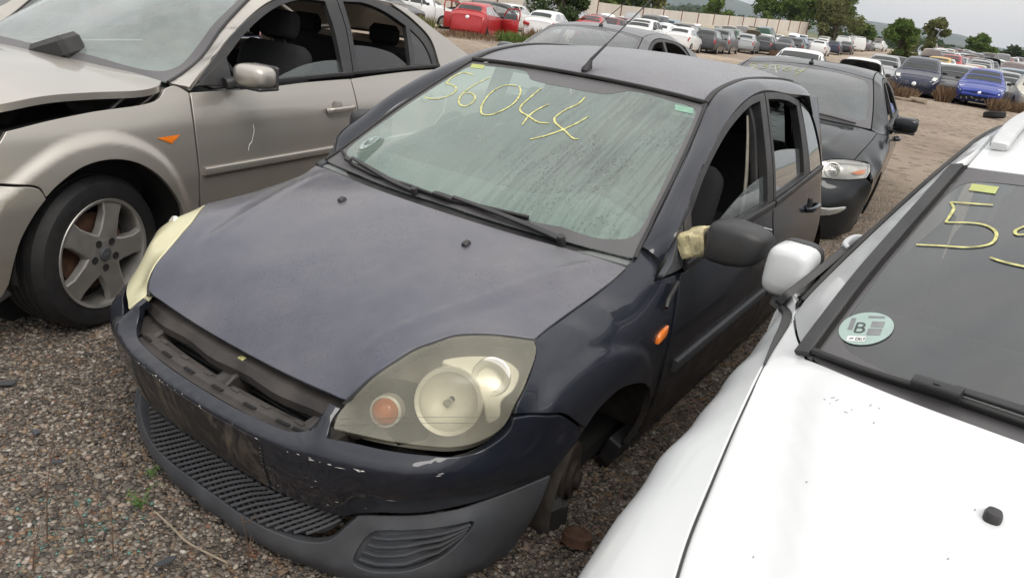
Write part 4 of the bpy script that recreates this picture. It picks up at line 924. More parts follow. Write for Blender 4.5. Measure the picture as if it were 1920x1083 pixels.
# grip-shaped trim on the wing ahead of the door
for sg in (1, -1):
    q = [A((x, sg*(sp(x, z)[1]+.008), z)) for x, z in ((1.118, .815), (1.135, .832), (1.175, .850), (1.215, .868))]
    sweep('wing_trim', crom(q, 5), rrect(.012, .022, .7), 'black_plastic', hero)
# ---- underneath: arch liner, hub and disc, drive parts on the ground
for sg in (1, -1):
    rings = []
    for s in (.60, .70, .80, .832):
        rings.append([(.89+.315*math.cos(t)*(1. if s < .81 else 1.015), s*sg, .33+.315*math.sin(t)*(1. if s < .81 else 1.0)) for t in np.linspace(R_(-4), R_(192), 26)])
    loft('arch_liner', rings, 'mud', hero, closed=False, cap=False)
    V, F = lathev([(0, 0), (.33, 0)], 26, (.89, .60*sg, .33), (0, sg, 0)); solid('arch_inner', V, F, 'mud', hero)
    hb = bpy.data.objects.new('wheel_hub', None); COL.objects.link(hb); hb.parent = hero
    hub = (.86, .72*sg, .255)
    lathe('brake_disc', [(.05, .014), (.118, .014), (.119, .010), (.119, -.008), (.118, -.012), (.05, -.012)], 'rust_dark', hb, 36, hub, (.25, sg, 0))
    lathe('hub_flange', [(0, .045), (.03, .045), (.032, .03), (.062, .028), (.066, .012), (.066, 0)], 'rust_dark', hb, 24, hub, (.25, sg, 0))
    for k in range(4):
        a = k*math.pi/2+.4; lathe('wheel_bolt_hole', [(0, .0295), (.007, .0295)], 'dark_void', hb, 10, A(hub)+A((.045*math.cos(a), 0, .045*math.sin(a))), (.25, sg, 0))
    V, F = merge(boxv((.715, .72*sg, .19), (.10, .13, .17), rotm('Z', 15), .02), boxv((.715, .765*sg, .20), (.12, .03, .10), rotm('Z', 15), .01)); solid('brake_caliper', V, F, 'black_plastic', hb)
    sweep('suspension_strut', [(.90, .66*sg, .26), (.905, .63*sg, .45), (.91, .58*sg, .72)], circ(.032, 12), 'mud', hb)
    # rear
    rings = [[(3.27+.31*math.cos(t), s*sg, .35+.31*math.sin(t)) for t in np.linspace(R_(-25), R_(205), 20)] for s in (.58, .79)]
    loft('arch_liner', rings, 'mud', hero, closed=False, cap=False)
    lathe('brake_drum', [(0, .05), (.10, .05), (.105, .04), (.105, -.02)], 'rust', hero, 28, (3.27, .70*sg, .27), (0, sg, 0))
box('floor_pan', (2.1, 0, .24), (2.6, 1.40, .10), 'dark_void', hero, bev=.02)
# ---- cabin
def seat(s, xb=1.98):
    se = bpy.data.objects.new('seat', None); COL.objects.link(se); se.parent = hero
    def pad(name, pts, w, d, mat_='cloth_dark'):
        P, t = frames(crom(pts, 5)); rr = []
        for i, (p, tt) in enumerate(zip(P, t)):
            nrm_ = A((tt[2], 0, -tt[0])); k = 1-.25*abs(2*i/(len(P)-1)-1)**4; rr.append([p+A((0, 1, 0))*w*k*math.copysign(abs(math.cos(a))**.6, math.cos(a))+nrm_*d*k*math.copysign(abs(math.sin(a))**.7, math.sin(a)) for a in np.linspace(0, 2*math.pi, 16, endpoint=False)])
        return loft(name, rr, mat_, se, sharp=60)
    pad('cushion', [(xb-.42, s, .50), (xb-.2, s, .52), (xb+.04, s, .49)], .25, .075)
    pad('backrest', [(xb+.02, s, .50), (xb+.10, s, .75), (xb+.17, s, .98), (xb+.195, s, 1.06)], .24, .065)
    pad('headrest', [(xb+.175, s, 1.09), (xb+.20, s, 1.16), (xb+.215, s, 1.24)], .125, .05)
    for q in (-.05, .05): tube('headrest_post', [(xb+.185, s+q, 1.03), (xb+.20, s+q, 1.12)], .006, 'metal_worn', se, 6)
seat(.36); seat(-.36)
se = box('rear_bench', (2.88, 0, .56), (.5, 1.16, .18), 'cloth_dark', hero, bev=.06)
box('rear_backrest', (3.16, 0, .80), (.14, 1.16, .55), 'cloth_dark', hero, rotm('Y', 14), bev=.05)
for s in (-.32, .32): box('rear_headrest', (3.22, s, 1.12), (.08, .24, .13), 'cloth_dark', hero, bev=.035)
dsh = []
for s in np.linspace(-.70, .70, 15):
    k = math.exp(-((s-.36)/.17)**2)*.075; dsh.append([(1.03+.10*abs(s)**2, s, .925), (1.16, s, .945), (1.34, s, .955+k*.8), (1.44, s, .945+k), (1.50, s, .90+k*.6), (1.50, s, .62), (1.05, s, .60)])
loft('dashboard', dsh, 'dash_grey', hero, sharp=50)
sw = bpy.data.objects.new('steering_wheel', None); COL.objects.link(sw); sw.parent = hero
wc = A((1.60, .36, .86)); wx_ = A((.90, 0, .42)); wx_ /= np.linalg.norm(wx_); e2 = np.cross(wx_, (0, 1, 0))
sweep('rim', [wc+A((0, 1, 0))*.18*math.cos(t)+e2*.18*math.sin(t) for t in np.linspace(0, 2*math.pi, 36, endpoint=False)], circ(.014, 10), 'black_plastic', sw, up=wx_, closed=True)
lathe('boss', [(0, .03), (.05, .028), (.075, .01), (.08, -.02)], 'black_plastic', sw, 20, wc, wx_)
for t in (0., math.pi, 1.5*math.pi): tube('spoke', [wc, wc+(A((0, 1, 0))*math.cos(t)+e2*math.sin(t))*.17], .014, 'black_plastic', sw, 8)
for sg in (1, -1):
    dp = [[(x, sg*(sp(x, .6)[1]-.07), z) for z in (.28, .5, .7, .90)] for x in np.linspace(1.2, 3.1, 8)]; loft('door_card', dp, 'cloth_dark', hero, closed=False, cap=False)
    sweep('b_pillar_trim', crom([(2.20, sg*.74, .95), (2.215, sg*.70, 1.1), (2.215, sg*.645, 1.28), (2.20, sg*.60, 1.37)], 5), rrect(.10, .03, .5), 'black_plastic', hero, up=(0, sg, 0))
    sweep('seat_belt', crom([(2.13, sg*.70, .60), (2.15, sg*.70, .95), (2.165, sg*.655, 1.20), (2.17, sg*.63, 1.30)], 5), rrect(.045, .004, .3), 'cream_trim', hero, up=(0, sg, 0))
    loft('c_pillar_trim', [[(a, sg*b, c) for b in (.70, .60)] for a, c in ((2.80, 1.36), (2.95, 1.27), (3.08, 1.10), (3.12, .92), (3.2, .6))], 'black_plastic', hero, closed=False, cap=False)
hl_ = [[(x, s, float(S_ROOF.at([(x, s, 1.4)])[0][0][2])-.03) for s in np.linspace(-.53, .53, 7)] for x in np.linspace(1.87, 3.38, 8)]
loft('headlining', hl_, 'cloth_dark', hero, closed=False, cap=False)
tube('interior_mirror_stem', [(1.76, 0, 1.325), (1.765, 0, 1.29)], .008, 'black_plastic', hero, 8); box('interior_mirror', (1.775, 0, 1.272), (.03, .22, .06), 'black_plastic', hero, rotm('Y', 15), .012)
for s in (.30, -.30): box('sun_visor', (1.90, s, 1.345), (.10, .36, .014), 'cream_trim', hero, rotm('Y', 20), .005)
# ---- tail
def tailx(z): return float(np.interp(z, [.4, .7, .95, 1.15, 1.34], [3.66, 3.68, 3.64, 3.56, 3.45]))
tg = [(tailx(z), s, z) for z, s in ((.98, .60), (.72, .62), (.45, .62))]
tgo = np.vstack([[(tailx(z)-.12*abs(s)**2, s, z) for s, z in q] for q in ([(s, 1.345) for s in np.linspace(-.44, .44, 7)], [(.47, 1.2), (.50, .95), (.52, .7), (.52, .5)], [(s, .42) for s in np.linspace(.50, -.50, 7)], [(-.52, .5), (-.52, .7), (-.50, .95), (-.47, 1.2)])])
RCH = Flat((1, 0, .15)); rwo = np.array([(tailx(z)-.12*abs(s)**2, s, z) for s, z in ((-.40, 1.31), (0, 1.325), (.40, 1.31), (.43, 1.15), (.45, 1.0), (0, .98), (-.45, 1.0), (-.43, 1.15))])
tail, S_T = panel('tailgate', tgo, RCH, 'hero_paint', hero, extra=[(tailx(z)-.12*s*s, s, z) for z in (.6, .8, 1.0, 1.15, 1.25) for s in (-.35, 0, .35)], holes=[rwo], gap=.002, r=.002, depth=.02, res=.06, step=.04, reg=1e-4)
rwg, _ = panel('rear_window', rwo, RCH, 'door_glass', tail, surf=S_T, off=-.004, gap=-.004, r=.001, depth=.003, res=.08, step=.05)
for z in np.linspace(1.03, 1.28, 8): sweep('heater_line', S_T.at([(3.6, s, z) for s in np.linspace(-.38, .38, 6)], -.003)[0], rrect(.002, .002, .3), 'cream_trim', rwg)
for sg in (1, -1): box('tail_lamp', (3.55, .56*sg, .98), (.12, .06, .30), 'red_lens', hero, bev=.02)
box('rear_bumper', (3.64, 0, .45), (.14, 1.2, .24), 'hero_paint', hero, bev=.06)
# ================================================================== helpers for the other large cars
def pose(X, Y, Z, yaw): return Matrix.Translation(W((X, Y, Z)))@Matrix.Rotation(-yaw, 4, 'Z')
def sub(name, parent):
    o = bpy.data.objects.new(name, None); COL.objects.link(o); o.parent = parent; return o
class Side:
    def __init__(s, zt, st, rear=(3., 1.6, .05), front=(1.3, 1.2, .06, .5)):
        zz = np.linspace(min(zt), max(zt), 140); ss = np.interp(zz, zt, st)
        for _ in range(5): ss[1:-1] = (ss[:-2]+2*ss[1:-1]+ss[2:])/4
        s.f = lambda x, z: np.interp(z, zz, ss)-rear[2]*np.maximum(0, (x-rear[0])/rear[1])**2-front[2]*np.maximum(0, (front[0]-x)/front[1])**2
        s.S = Surf(SIDE, fn=lambda uv: s.f(XS(uv), uv[:, 1]))
    def p(s, x, z): return (x, float(s.f(x, z)), z)
    def l(s, *q): return [s.p(*a) for a in q]
def mirror_shell(parent, c, sz, sg, mat_, glassmat='chrome', armto=None, basemat='black_plastic', sp_=.6, xs_=None):
    """door mirror: shell looking forward, glass looking back"""
    mo = sub('door_mirror', parent); rings = []
    for t, k in ((-1, .62), (-.9, .86), (-.55, 1.), (0, 1.02), (.5, .97), (.85, .80), (1., .55)):
        rings.append([(c[0]+sz[0]/2*k*math.copysign(abs(math.cos(a))**sp_, math.cos(a)), sg*(c[1]+sz[1]/2*t), c[2]+sz[2]/2*k*math.copysign(abs(math.sin(a))**sp_, math.sin(a))) for a in np.linspace(0, 2*math.pi, 20, endpoint=False)])
    loft('shell', rings, mat_, mo, sharp=60)
    V, F = boxv((c[0]+sz[0]*.46, sg*c[1], c[2]), (sz[0]*.16, sz[1]*.93, sz[2]*.96), None, .02); solid('glass_surround', V, F, basemat, mo)
    V, F = boxv((c[0]+sz[0]*.545, sg*c[1], c[2]), (.004, sz[1]*.8, sz[2]*.8), None, .001); solid('mirror_glass', V, F, glassmat, mo)
    V, F = boxv((c[0]+.01, sg*c[1], c[2]-sz[2]*.47), (sz[0]*.95, sz[1]*.92, sz[2]*.16), None, .015); solid('base', V, F, basemat, mo)
    if armto is not None: sweep('arm', crom([(armto[0], sg*armto[1], armto[2]), ((armto[0]+c[0])/2, sg*(armto[1]*.55+(c[1]-sz[1]/2)*.45), (armto[2]+c[2]-sz[2]*.35)/2), (c[0], sg*(c[1]-sz[1]*.40), c[2]-sz[2]*.35)], 5), rrect(.075, .05, .6), basemat, mo)
    return mo
def wheel(parent, c, r, sg, rim='silver_alloy', spokes=6, steer=0., w=.10, rr=.66, name='wheel', tread=True):
    """tyre with grooves, rim with broad spokes, bolt holes and hub cap; c = middle of the outer face"""
    wl = sub(name, parent); ax = A((math.sin(steer), sg*math.cos(steer), 0)); e1 = A((0, 0, 1)); e2 = np.cross(ax, e1)
    ri = r*rr
    prof = [(ri, -.02), (ri*1.02, .004), (r*.82, .012), (r*.93, .004), (r*.985, -.022)]
    if tread:
        for k in range(5): q = -.03-k*w*.30; prof += [(r, q), (r, q-w*.22), (r-.007, q-w*.235), (r-.007, q-w*.285)]
    prof += [(r*.985, -.03-w*1.6), (r*.9, -.05-w*1.65), (ri, -.03-w*1.6)]
    lathe('tyre', prof, 'tyre_rubber', wl, 56, c, ax, sharp=28)
    rm = sub('rim', wl)
    lathe('barrel', [(ri*1.03, .006), (ri*1.02, .010), (ri*.97, .006), (ri*.945, -.012), (ri*.93, -.06), (ri*.93, -.15)], rim, rm, 56, c, ax)
    lathe('brake_disc', [(0, -.06), (ri*.72, -.06), (ri*.72, -.075)], 'rust', rm, 36, c, ax); lathe('brake_back', [(0, -.10), (ri*.93, -.10)], 'dark_void', rm, 36, c, ax)
    for k in range(spokes):
        a0 = 2*math.pi*k/spokes+.32; d = e1*math.cos(a0)+e2*math.sin(a0); t = np.cross(ax, d)
        rings = []
        for q, wd, h, th in ((.18, .30, .004, .03), (.45, .225, .006, .03), (.75, .205, .004, .028), (.965, .27, -.002, .02)):
            rings.append([A(c)+d*ri*q+t*ri*wd*b_+ax*(h+hh) for b_, hh in ((-1, -th), (-.92, -.004), (-.8, 0), (0, .0015), (.8, 0), (.92, -.004), (1, -th))])
        loft('spoke', rings, rim, rm, sharp=25)
    lathe('hub_dish', [(0, .004), (ri*.16, .004), (ri*.30, .0065), (ri*.36, .002), (ri*.37, -.03)], rim, rm, 40, c, ax)
    for k in range(5):
        a0 = 2*math.pi*k/5+.7; q = A(c)+(e1*math.cos(a0)+e2*math.sin(a0))*ri*.26
        lathe('bolt_hole', [(0, .0075), (ri*.055, .0075), (ri*.068, .0085), (ri*.07, .004)], 'dark_void', rm, 14, q, ax)
    lathe('hub_cap', [(0, .013), (ri*.11, .012), (ri*.125, .009), (ri*.125, 0)], 'grey_plastic', rm, 20, c, ax)
    V, F = lathev([(0, .0145), (ri*.09, .0138)], 20, (0, 0, 0), ax); V = A([A(c)+e2*((v@e2)*1.)+e1*((v@e1)*.5)+ax*(v@ax) for v in V]); solid('oval_badge', V, F, 'ink_dark', rm)
    return wl
# ================================================================== silver saloon on the left
paint('silver_paint', (.47, .44, .395), metal=.70, rough=.36, coat=.9, coatr=.05, dust=.35, dustc=(.40, .38, .34))
silver = thing('saloon_car', 'silver-beige saloon on alloy wheels with its bonnet ajar, at the left edge', 'car', None, pose(-.5737, -1.9867, .1673, -.1835))
SM = Side([.10, .15, .25, .4, .57, .70, .80, .88, .93, 1.0, 1.1, 1.2, 1.34, 1.42], [.77, .80, .84, .88, .895, .888, .878, .852, .832, .808, .772, .735, .675, .63])
p_, l_ = SM.p, SM.l
MARCH = [(1.285, .30), (1.288, .40), (1.274, .451), (1.236, .515), (1.156, .610), (1.062, .672), (.952, .698), (.836, .685), (.726, .628), (.639, .540), (.575, .43), (.545, .30)]
MFL = np.array([(.50, .62), (.56, .659), (.643, .713), (.769, .775), (.897, .798), (.976, .797), (1.099, .758), (1.217, .673), (1.291, .559), (1.34, .439), (1.35, .2), (.5, .2)])
MFL = crom(np.c_[MFL, np.zeros(len(MFL))], 5, closed=True)[:, :2]
def mflare(P):
    q = P[:, [0, 2]]; d = polydist(q, MFL); d = np.where(inpoly(q, MFL), d, -d); f = np.clip((d+.012)/.055, 0, 1); return .020*f*f*(3-2*f)
S_MF = Surf(SIDE, fn=lambda uv: SM.f(XS(uv), uv[:, 1]), disp=mflare)
kw = dict(gap=.002, r=.003, depth=.02, res=.035, step=.025, mirror=True)
wing_m = loop(l_((.60, .835), (.641, .841), (.751, .858), (.939, .879), (1.176, .894), (1.239, .909), (1.285, .945)), l_((1.285, .945), (1.34, .955), (1.405, .925)), l_((1.405, .925), (1.385, .80), (1.388, .64), (1.397, .453), (1.40, .30)), l_((1.40, .30), (1.285, .30)), l_(*MARCH[:9], (.682, .592)), l_((.682, .592), (.66, .635), (.57, .656), (.50, .665)), l_((.50, .665), (.53, .75), (.60, .835)), n=5)
panel('front_wing', wing_m, SIDE, 'silver_paint', silver, surf=S_MF, **{**kw, 'res': .015, 'step': .012})
bump_m = loop(l_((.684, .590), (.66, .632), (.57, .653), (.46, .665)), l_((.46, .665), (.40, .55), (.38, .40), (.40, .22)), l_((.40, .22), (.50, .20), (.546, .28)), l_((.546, .28), (.575, .43), (.639, .540), (.684, .590)), n=5)
panel('front_bumper', bump_m, SIDE, 'silver_paint', silver, surf=S_MF, **{**kw, 'res': .015, 'step': .012})
front_m = [[(x+.25*abs(s)**2.5*1.15, s, z) for x, z in ((.10, .78), (.03, .66), (.0, .52), (.0, .40), (.05, .24))] for s in np.linspace(-.80, .80, 13)]
loft('nose', front_m, 'silver_paint', silver, closed=False, cap=False)
for sg in (1, -1): sweep('bumper_lip', A(l_((.40, .24), (.48, .215), (.545, .26)))*A((1, sg, 1)), rrect(.03, .06, .6), 'black_plastic', silver)
fdo = loop(l_((1.41, .925), (1.39, .80), (1.393, .64), (1.402, .453), (1.42, .26)), l_((1.42, .26), (2.56, .25)), l_((2.56, .25), (2.585, .6), (2.575, .945)), l_((2.575, .945), (2.2, .940), (1.8, .925), (1.41, .925)), n=5)
panel('front_door', fdo, SIDE, 'silver_paint', silver, surf=SM.S, **kw)
rdo = loop(l_((2.58, .25), (3.22, .26)), l_((3.22, .26), (3.28, .42), (3.42, .58), (3.60, .70)), l_((3.60, .70), (3.66, .85), (3.632, .975)), l_((3.632, .975), (3.2, .970), (2.8, .955), (2.58, .945)), l_((2.58, .945), (2.59, .6), (2.58, .25)), n=5)
panel('rear_door', rdo, SIDE, 'silver_paint', silver, surf=SM.S, **kw)
quo = loop(l_((3.29, .42), (3.425, .58), (3.605, .70)), l_((3.605, .70), (3.665, .85), (3.637, .99)), l_((3.637, .99), (3.592, 1.15), (3.418, 1.27), (3.18, 1.365)), l_((3.18, 1.365), (3.35, 1.345), (3.703, 1.213), (4.13, 1.059)), l_((4.13, 1.059), (4.5, 1.02), (4.68, .98)), l_((4.68, .98), (4.72, .7), (4.68, .3)), l_((4.68, .3), (4.1, .3)), l_((4.1, .3), (4.07, .5), (3.93, .645), (3.72, .68), (3.5, .62), (3.36, .45), (3.33, .3)), n=5)
panel('rear_quarter', quo, SIDE, 'silver_paint', silver, surf=SM.S, **kw)
sil = loop(l_((1.29, .28), (3.34, .26)), l_((3.34, .26), (3.34, .17)), l_((3.34, .17), (1.29, .17)), l_((1.29, .17), (1.29, .28)), n=6); panel('sill', sil, SIDE, 'silver_paint', silver, surf=SM.S, off=-.01, **kw)
for sg in (1, -1):
    f = A((1, sg, 1))
    for a, b in ((1.415, 2.56), (2.60, 3.35)): sweep('side_moulding', crom([(x, sg*(SM.f(x, .575)+.008), .585-.010*(x-1.4)/1.5) for x in np.linspace(a, b, 6)], 4), rrect(.02, .036, .7), 'silver_paint', silver)
    for x in (2.41, 3.42):
        hd = sub('door_handle', silver); z = .793; s0 = float(SM.f(x, z))
        sweep('grip', crom([(x-.11, sg*(s0+.006), z-.004), (x-.09, sg*(s0+.030), z), (x, sg*(s0+.034), z+.002), (x+.09, sg*(s0+.030), z+.003), (x+.115, sg*(s0+.008), z+.003)], 5), rrect(.022, .030, .7), 'silver_paint', hd)
        lathe('lock', [(0, .003), (.009, .002), (.0095, -.004)], 'ink_dark', hd, 14, (x+.098, sg*(s0+.034), z+.003), (0, sg, 0)); lathe('cup', [(0, .0015), (.038, .0012), (.047, -.002)], 'silver_paint', hd, 22, (x-.01, sg*s0, z), (0, sg, 0))
    tri = [(1.185, .757), (1.305, .760), (1.255, .726)]; V, F = merge(*[([A((x, sg*(S_MF.at([(x, .88, z)])[0][0][1]+h), z)) for x, z in tri]+[A((1.248, sg*(S_MF.at([(1.248, .88, .748)])[0][0][1]+.010), .748))], [(0, 1, 3), (1, 2, 3), (2, 0, 3)]) for h in (.003,)]); solid('side_indicator', V, F, 'orange_lens', silver, sharp=80)
    sweep('belt_seal', crom(A(l_((1.66, .938), (1.95, .952), (2.46, .968), (2.6, .970)))*f+A((0, sg*.004, 0)), 4), rrect(.012, .022, .6), 'black_plastic', silver)
    sweep('belt_seal', crom(A(l_((2.6, .974), (2.9, .982), (3.29, .992), (3.62, .996)))*f+A((0, sg*.004, 0)), 4), rrect(.012, .022, .6), 'black_plastic', silver)
# window frames
fo = loop(l_((1.55, .93), (2.0, .945), (2.61, .965)), l_((2.61, .965), (2.64, 1.2), (2.63, 1.362)), l_((2.63, 1.362), (2.42, 1.365), (2.21, 1.345), (2.02, 1.292), (1.74, 1.155), (1.53, 1.015)), l_((1.53, 1.015), (1.475, .965), (1.55, .93)), n=5)
fi = loop(l_((1.672, .945), (1.95, .958), (2.52, .975)), l_((2.52, .975), (2.53, 1.2), (2.515, 1.335)), l_((2.515, 1.335), (2.35, 1.335), (2.2, 1.312), (2.04, 1.262), (1.84, 1.165), (1.672, 1.055)), l_((1.672, 1.055), (1.672, .945)), n=5)
panel('front_window_frame', fo, SIDE, 'black_plastic', silver, surf=SM.S, holes=[fi], off=.001, **{**kw, 'depth': .03})
ro = loop(l_((2.615, .967), (3.0, .982), (3.60, .993)), l_((3.60, .993), (3.565, 1.145), (3.405, 1.258), (3.18, 1.345), (2.98, 1.372), (2.80, 1.378), (2.635, 1.365)), l_((2.635, 1.365), (2.645, 1.2), (2.615, .967)), n=5)
ri = loop(l_((2.665, .99), (3.0, .999), (3.245, 1.004)), l_((3.245, 1.004), (3.27, 1.12), (3.290, 1.235)), l_((3.290, 1.235), (3.10, 1.305), (2.9, 1.345), (2.69, 1.343)), l_((2.69, 1.343), (2.69, 1.2), (2.665, .99)), n=5)
rq = loop(l_((3.305, 1.006), (3.535, 1.005)), l_((3.535, 1.005), (3.51, 1.08), (3.455, 1.145), (3.34, 1.215)), l_((3.34, 1.215), (3.325, 1.10), (3.305, 1.006)), n=5)
panel('rear_window_frame', ro, SIDE, 'black_plastic', silver, surf=SM.S, holes=[ri, rq], off=.001, **{**kw, 'depth': .03})
panel('quarter_glass', rq, SIDE, 'dark_glass', silver, surf=SM.S, off=-.006, **{**kw, 'gap': -.002, 'depth': .004})
fg_ = loop(l_((1.95, .958), (2.52, .975)), l_((2.52, .975), (2.522, 1.045)), l_((2.522, 1.045), (2.4, 1.043), (2.2, 1.02), (1.95, .958)), n=5); panel('door_glass_pane', fg_, SIDE, 'door_glass', silver, surf=SM.S, off=-.018, **{**kw, 'gap': 0, 'r': .001, 'depth': .003}, label='front window wound almost down')
rg_ = loop(l_((2.665, .99), (3.0, .999), (3.245, 1.004)), l_((3.245, 1.004), (3.1, 1.075), (2.95, 1.105), (2.8, 1.12), (2.678, 1.122)), l_((2.678, 1.122), (2.665, .99)), n=5); panel('door_glass_pane', rg_, SIDE, 'dark_glass', silver, surf=SM.S, off=-.018, **{**kw, 'gap': 0, 'r': .001, 'depth': .003}, label='tinted rear window wound half down')
sa = loop(l_((1.445, .945), (1.672, .940)), l_((1.672, .940), (1.675, 1.075)), l_((1.675, 1.075), (1.56, 1.01), (1.445, .945)), n=4); panel('mirror_sail', sa, SIDE, 'black_plastic', silver, surf=SM.S, off=.004, **{**kw, 'depth': .02})
for sg in (1, -1): mirror_shell(silver, (1.660, .972, 1.005), (.14, .165, .105), sg, 'silver_paint', armto=(1.60, .85, .955))
# pillars, roof, screens
MWS = [(1.385, .735, .950), (1.50, .706, .985), (1.626, .684, 1.046), (1.785, .655, 1.176), (1.98, .635, 1.312), (2.07, .620, 1.360)]
MGU = [(2.07, .620, 1.360), (2.25, .605, 1.395), (2.6, .60, 1.408), (2.95, .598, 1.40), (3.3, .60, 1.36), (3.70, .625, 1.235), (4.10, .66, 1.075)]
po = loop(MWS, MGU, [MGU[-1], p_(4.13, 1.055)], l_((4.13, 1.055), (3.703, 1.212), (3.35, 1.344), (3.18, 1.368), (2.98, 1.376), (2.80, 1.382), (2.63, 1.37), (2.42, 1.37), (2.21, 1.35), (2.02, 1.297), (1.74, 1.160), (1.52, 1.018), (1.415, .945)), [p_(1.415, .945), MWS[0]], n=5)
panel('a_pillar', po, PCH, 'silver_paint', silver, extra=[(1.62, .745, 1.06), (1.80, .71, 1.18), (2.0, .675, 1.30), (2.4, .645, 1.385), (2.9, .645, 1.39), (3.3, .65, 1.355), (3.7, .68, 1.23)], gap=.001, r=.002, depth=.02, res=.035, step=.025, mirror=True, reg=1e-5)
hf = np.vstack([[(2.09, 0, 1.40), (2.085, .3, 1.39)], [(a+.01, b-.012, c+.002) for a, b, c in crom(MGU, 4)], [(4.0, .3, 1.12), (3.98, 0, 1.13)]])
hf = np.array([q for q in hf if q[0] < 3.45 or True]); ro_ = np.vstack([hf[1:-1], (hf*[1, -1, 1])[::-1]])
panel('roof', ro_, TOP, 'silver_paint', silver, extra=[(x, s, z-.05*s*s) for x, z in ((2.3, 1.428), (2.7, 1.440), (3.1, 1.43), (3.4, 1.39), (3.7, 1.28)) for s in (-.3, 0, .3)], gap=.001, res=.07, step=.05, reg=1e-4)
mb = [(1.20, 0, .985), (1.22, .25, .978), (1.29, .5, .962), (1.375, .70, .948)]
hw2 = np.vstack([crom(mb, 5)[:-1], crom([(a, b-.004, c) for a, b, c in MWS], 5)[:-1], crom([(2.07, .61, 1.362), (2.08, .3, 1.383), (2.085, 0, 1.388)], 5)]); mo_ = np.vstack([hw2[1:-1], (hw2*[1, -1, 1])[::-1]])
mws, S_MW = panel('windscreen', mo_, TOP, 'silver_windscreen_glass', silver, [(x, s, z-.09*s*s) for x, z in ((1.4, 1.085), (1.6, 1.185), (1.8, 1.275), (2.0, 1.358)) for s in (-.35, 0, .35)], gap=.002, r=.001, depth=.004, res=.05, step=.03, reg=1e-4, label='dusty windscreen of the silver saloon')
hc2 = np.vstack([[(1.27, 0, 0), (1.29, .25, 0), (1.345, .48, 0), (1.40, .60, 0), (1.45, .645, 0), (1.52, .652, 0)], [(a+.0, b-.055, 0) for a, b, c in MWS[2:5]], [(2.01, .52, 0), (2.03, .3, 0), (2.035, 0, 0)]]); hc2 = np.vstack([crom(hc2, 3)]); co2 = np.vstack([hc2[1:-1], (hc2*[1, -1, 1])[::-1]])
panel('screen_border', mo_, TOP, 'frit', mws, surf=S_MW, holes=[co2], off=.0015, gap=.003, r=.0005, depth=.001, res=.05, step=.025)
for sg in (1, -1): sweep('screen_side_seal', crom(A(MWS)*[1, sg, 1], 6)+A((0, 0, .003)), rrect(.014, .010, .6), 'rubber', silver)
# bonnet standing ajar
MB = [(.36, 0, .875), (.37, .3, .873), (.43, .6, .868), (.52, .76, .870)]
MBS = [(.52, .76, .870), (.60, .845, .948-.035), (.78, .838, .944), (.95, .846, .949), (1.12, .862, .950), (1.27, .838, .962)]
MBS = [(.50, .80, .905), (.60, .835, .925), (.766, .839, .946), (.946, .845, .950), (1.14, .862, .9515), (1.25, .83, .958), (1.335, .755, .963)]
MBR = [(1.335, .755, .963), (1.345, .55, .972), (1.29, .28, .990), (1.26, 0, .996)]
hb2 = np.vstack([crom([(.36, 0, .875), (.37, .3, .877), (.42, .6, .885), (.50, .80, .905)], 4)[:-1], crom(MBS, 5)[:-1], crom(MBR, 5)]); bo2 = np.vstack([hb2[1:-1], (hb2*[1, -1, 1])[::-1]])
panel('bonnet', bo2, TOP, 'silver_paint', silver, extra=[(x, s, z-.05*s*s) for x, z in ((.5, .935), (.7, .982), (.9, 1.0), (1.1, 1.005)) for s in (-.4, 0, .4)], gap=.001, r=.004, depth=.03, res=.04, step=.025, reg=1e-4, label='silver bonnet standing ajar')
box('engine_bay', (.85, 0, .55), (.85, 1.45, .40), 'dark_void', silver, bev=.05)
for sg in (1, -1):
    sweep('bonnet_hinge', crom([(1.16, sg*.80, .87), (1.22, sg*.80, .905), (1.29, sg*.78, .945)], 4), rrect(.03, .012, .4), 'metal_worn', silver); tube('gas_strut', [(1.02, sg*.78, .84), (1.19, sg*.76, .94)], .009, 'metal_worn', silver, 8)
    sweep('wing_rail', crom([(.60, sg*.79, .80), (.9, sg*.79, .84), (1.2, sg*.79, .86), (1.36, sg*.74, .90)], 4), rrect(.06, .03, .4), 'dark_void', silver)
bt = box('battery_cover', (1.285, .18, 1.015), (.12, .24, .10), 'black_plastic', silver, rotm('X', 18)@rotm('Y', -14), .02, label='black plastic box left on the bonnet edge')
lathe('washer_jet', [(0, .012), (.010, .010), (.013, 0)], 'black_plastic', silver, 12, (1.05, -.30, .998), (0, 0, 1))
loft('engine_cover', [[(.75, s, .80), (.82, s, .86), (.98, s, .87), (1.05, s, .80)] for s in (-.3, 0, .3, .62)], 'black_plastic', silver, closed=False, cap=False)
# arch, wheels
for sg in (1, -1):
    for cx, nm in ((.935, 0), (3.70, 1)):
        loft('arch_liner', [[(cx+.375*math.cos(t), s*sg, .325+.365*math.sin(t)) for t in np.linspace(R_(-8), R_(188), 24)] for s in (.55, .70, .80 if nm else .868)], 'dark_void', silver, closed=False, cap=False)
        V, F = lathev([(0, 0), (.40, 0)], 26, (cx, .55*sg, .32), (0, sg, 0)); solid('arch_inner', V, F, 'dark_void', silver)
wheel(silver, (.935, .842, .302), .318, 1, steer=.16, rr=.70, spokes=5)
wheel(silver, (.935, -.842, .302), .318, -1, rr=.70); wheel(silver, (3.70, .835, .302), .318, 1, rr=.70); wheel(silver, (3.70, -.835, .302), .318, -1, rr=.70)
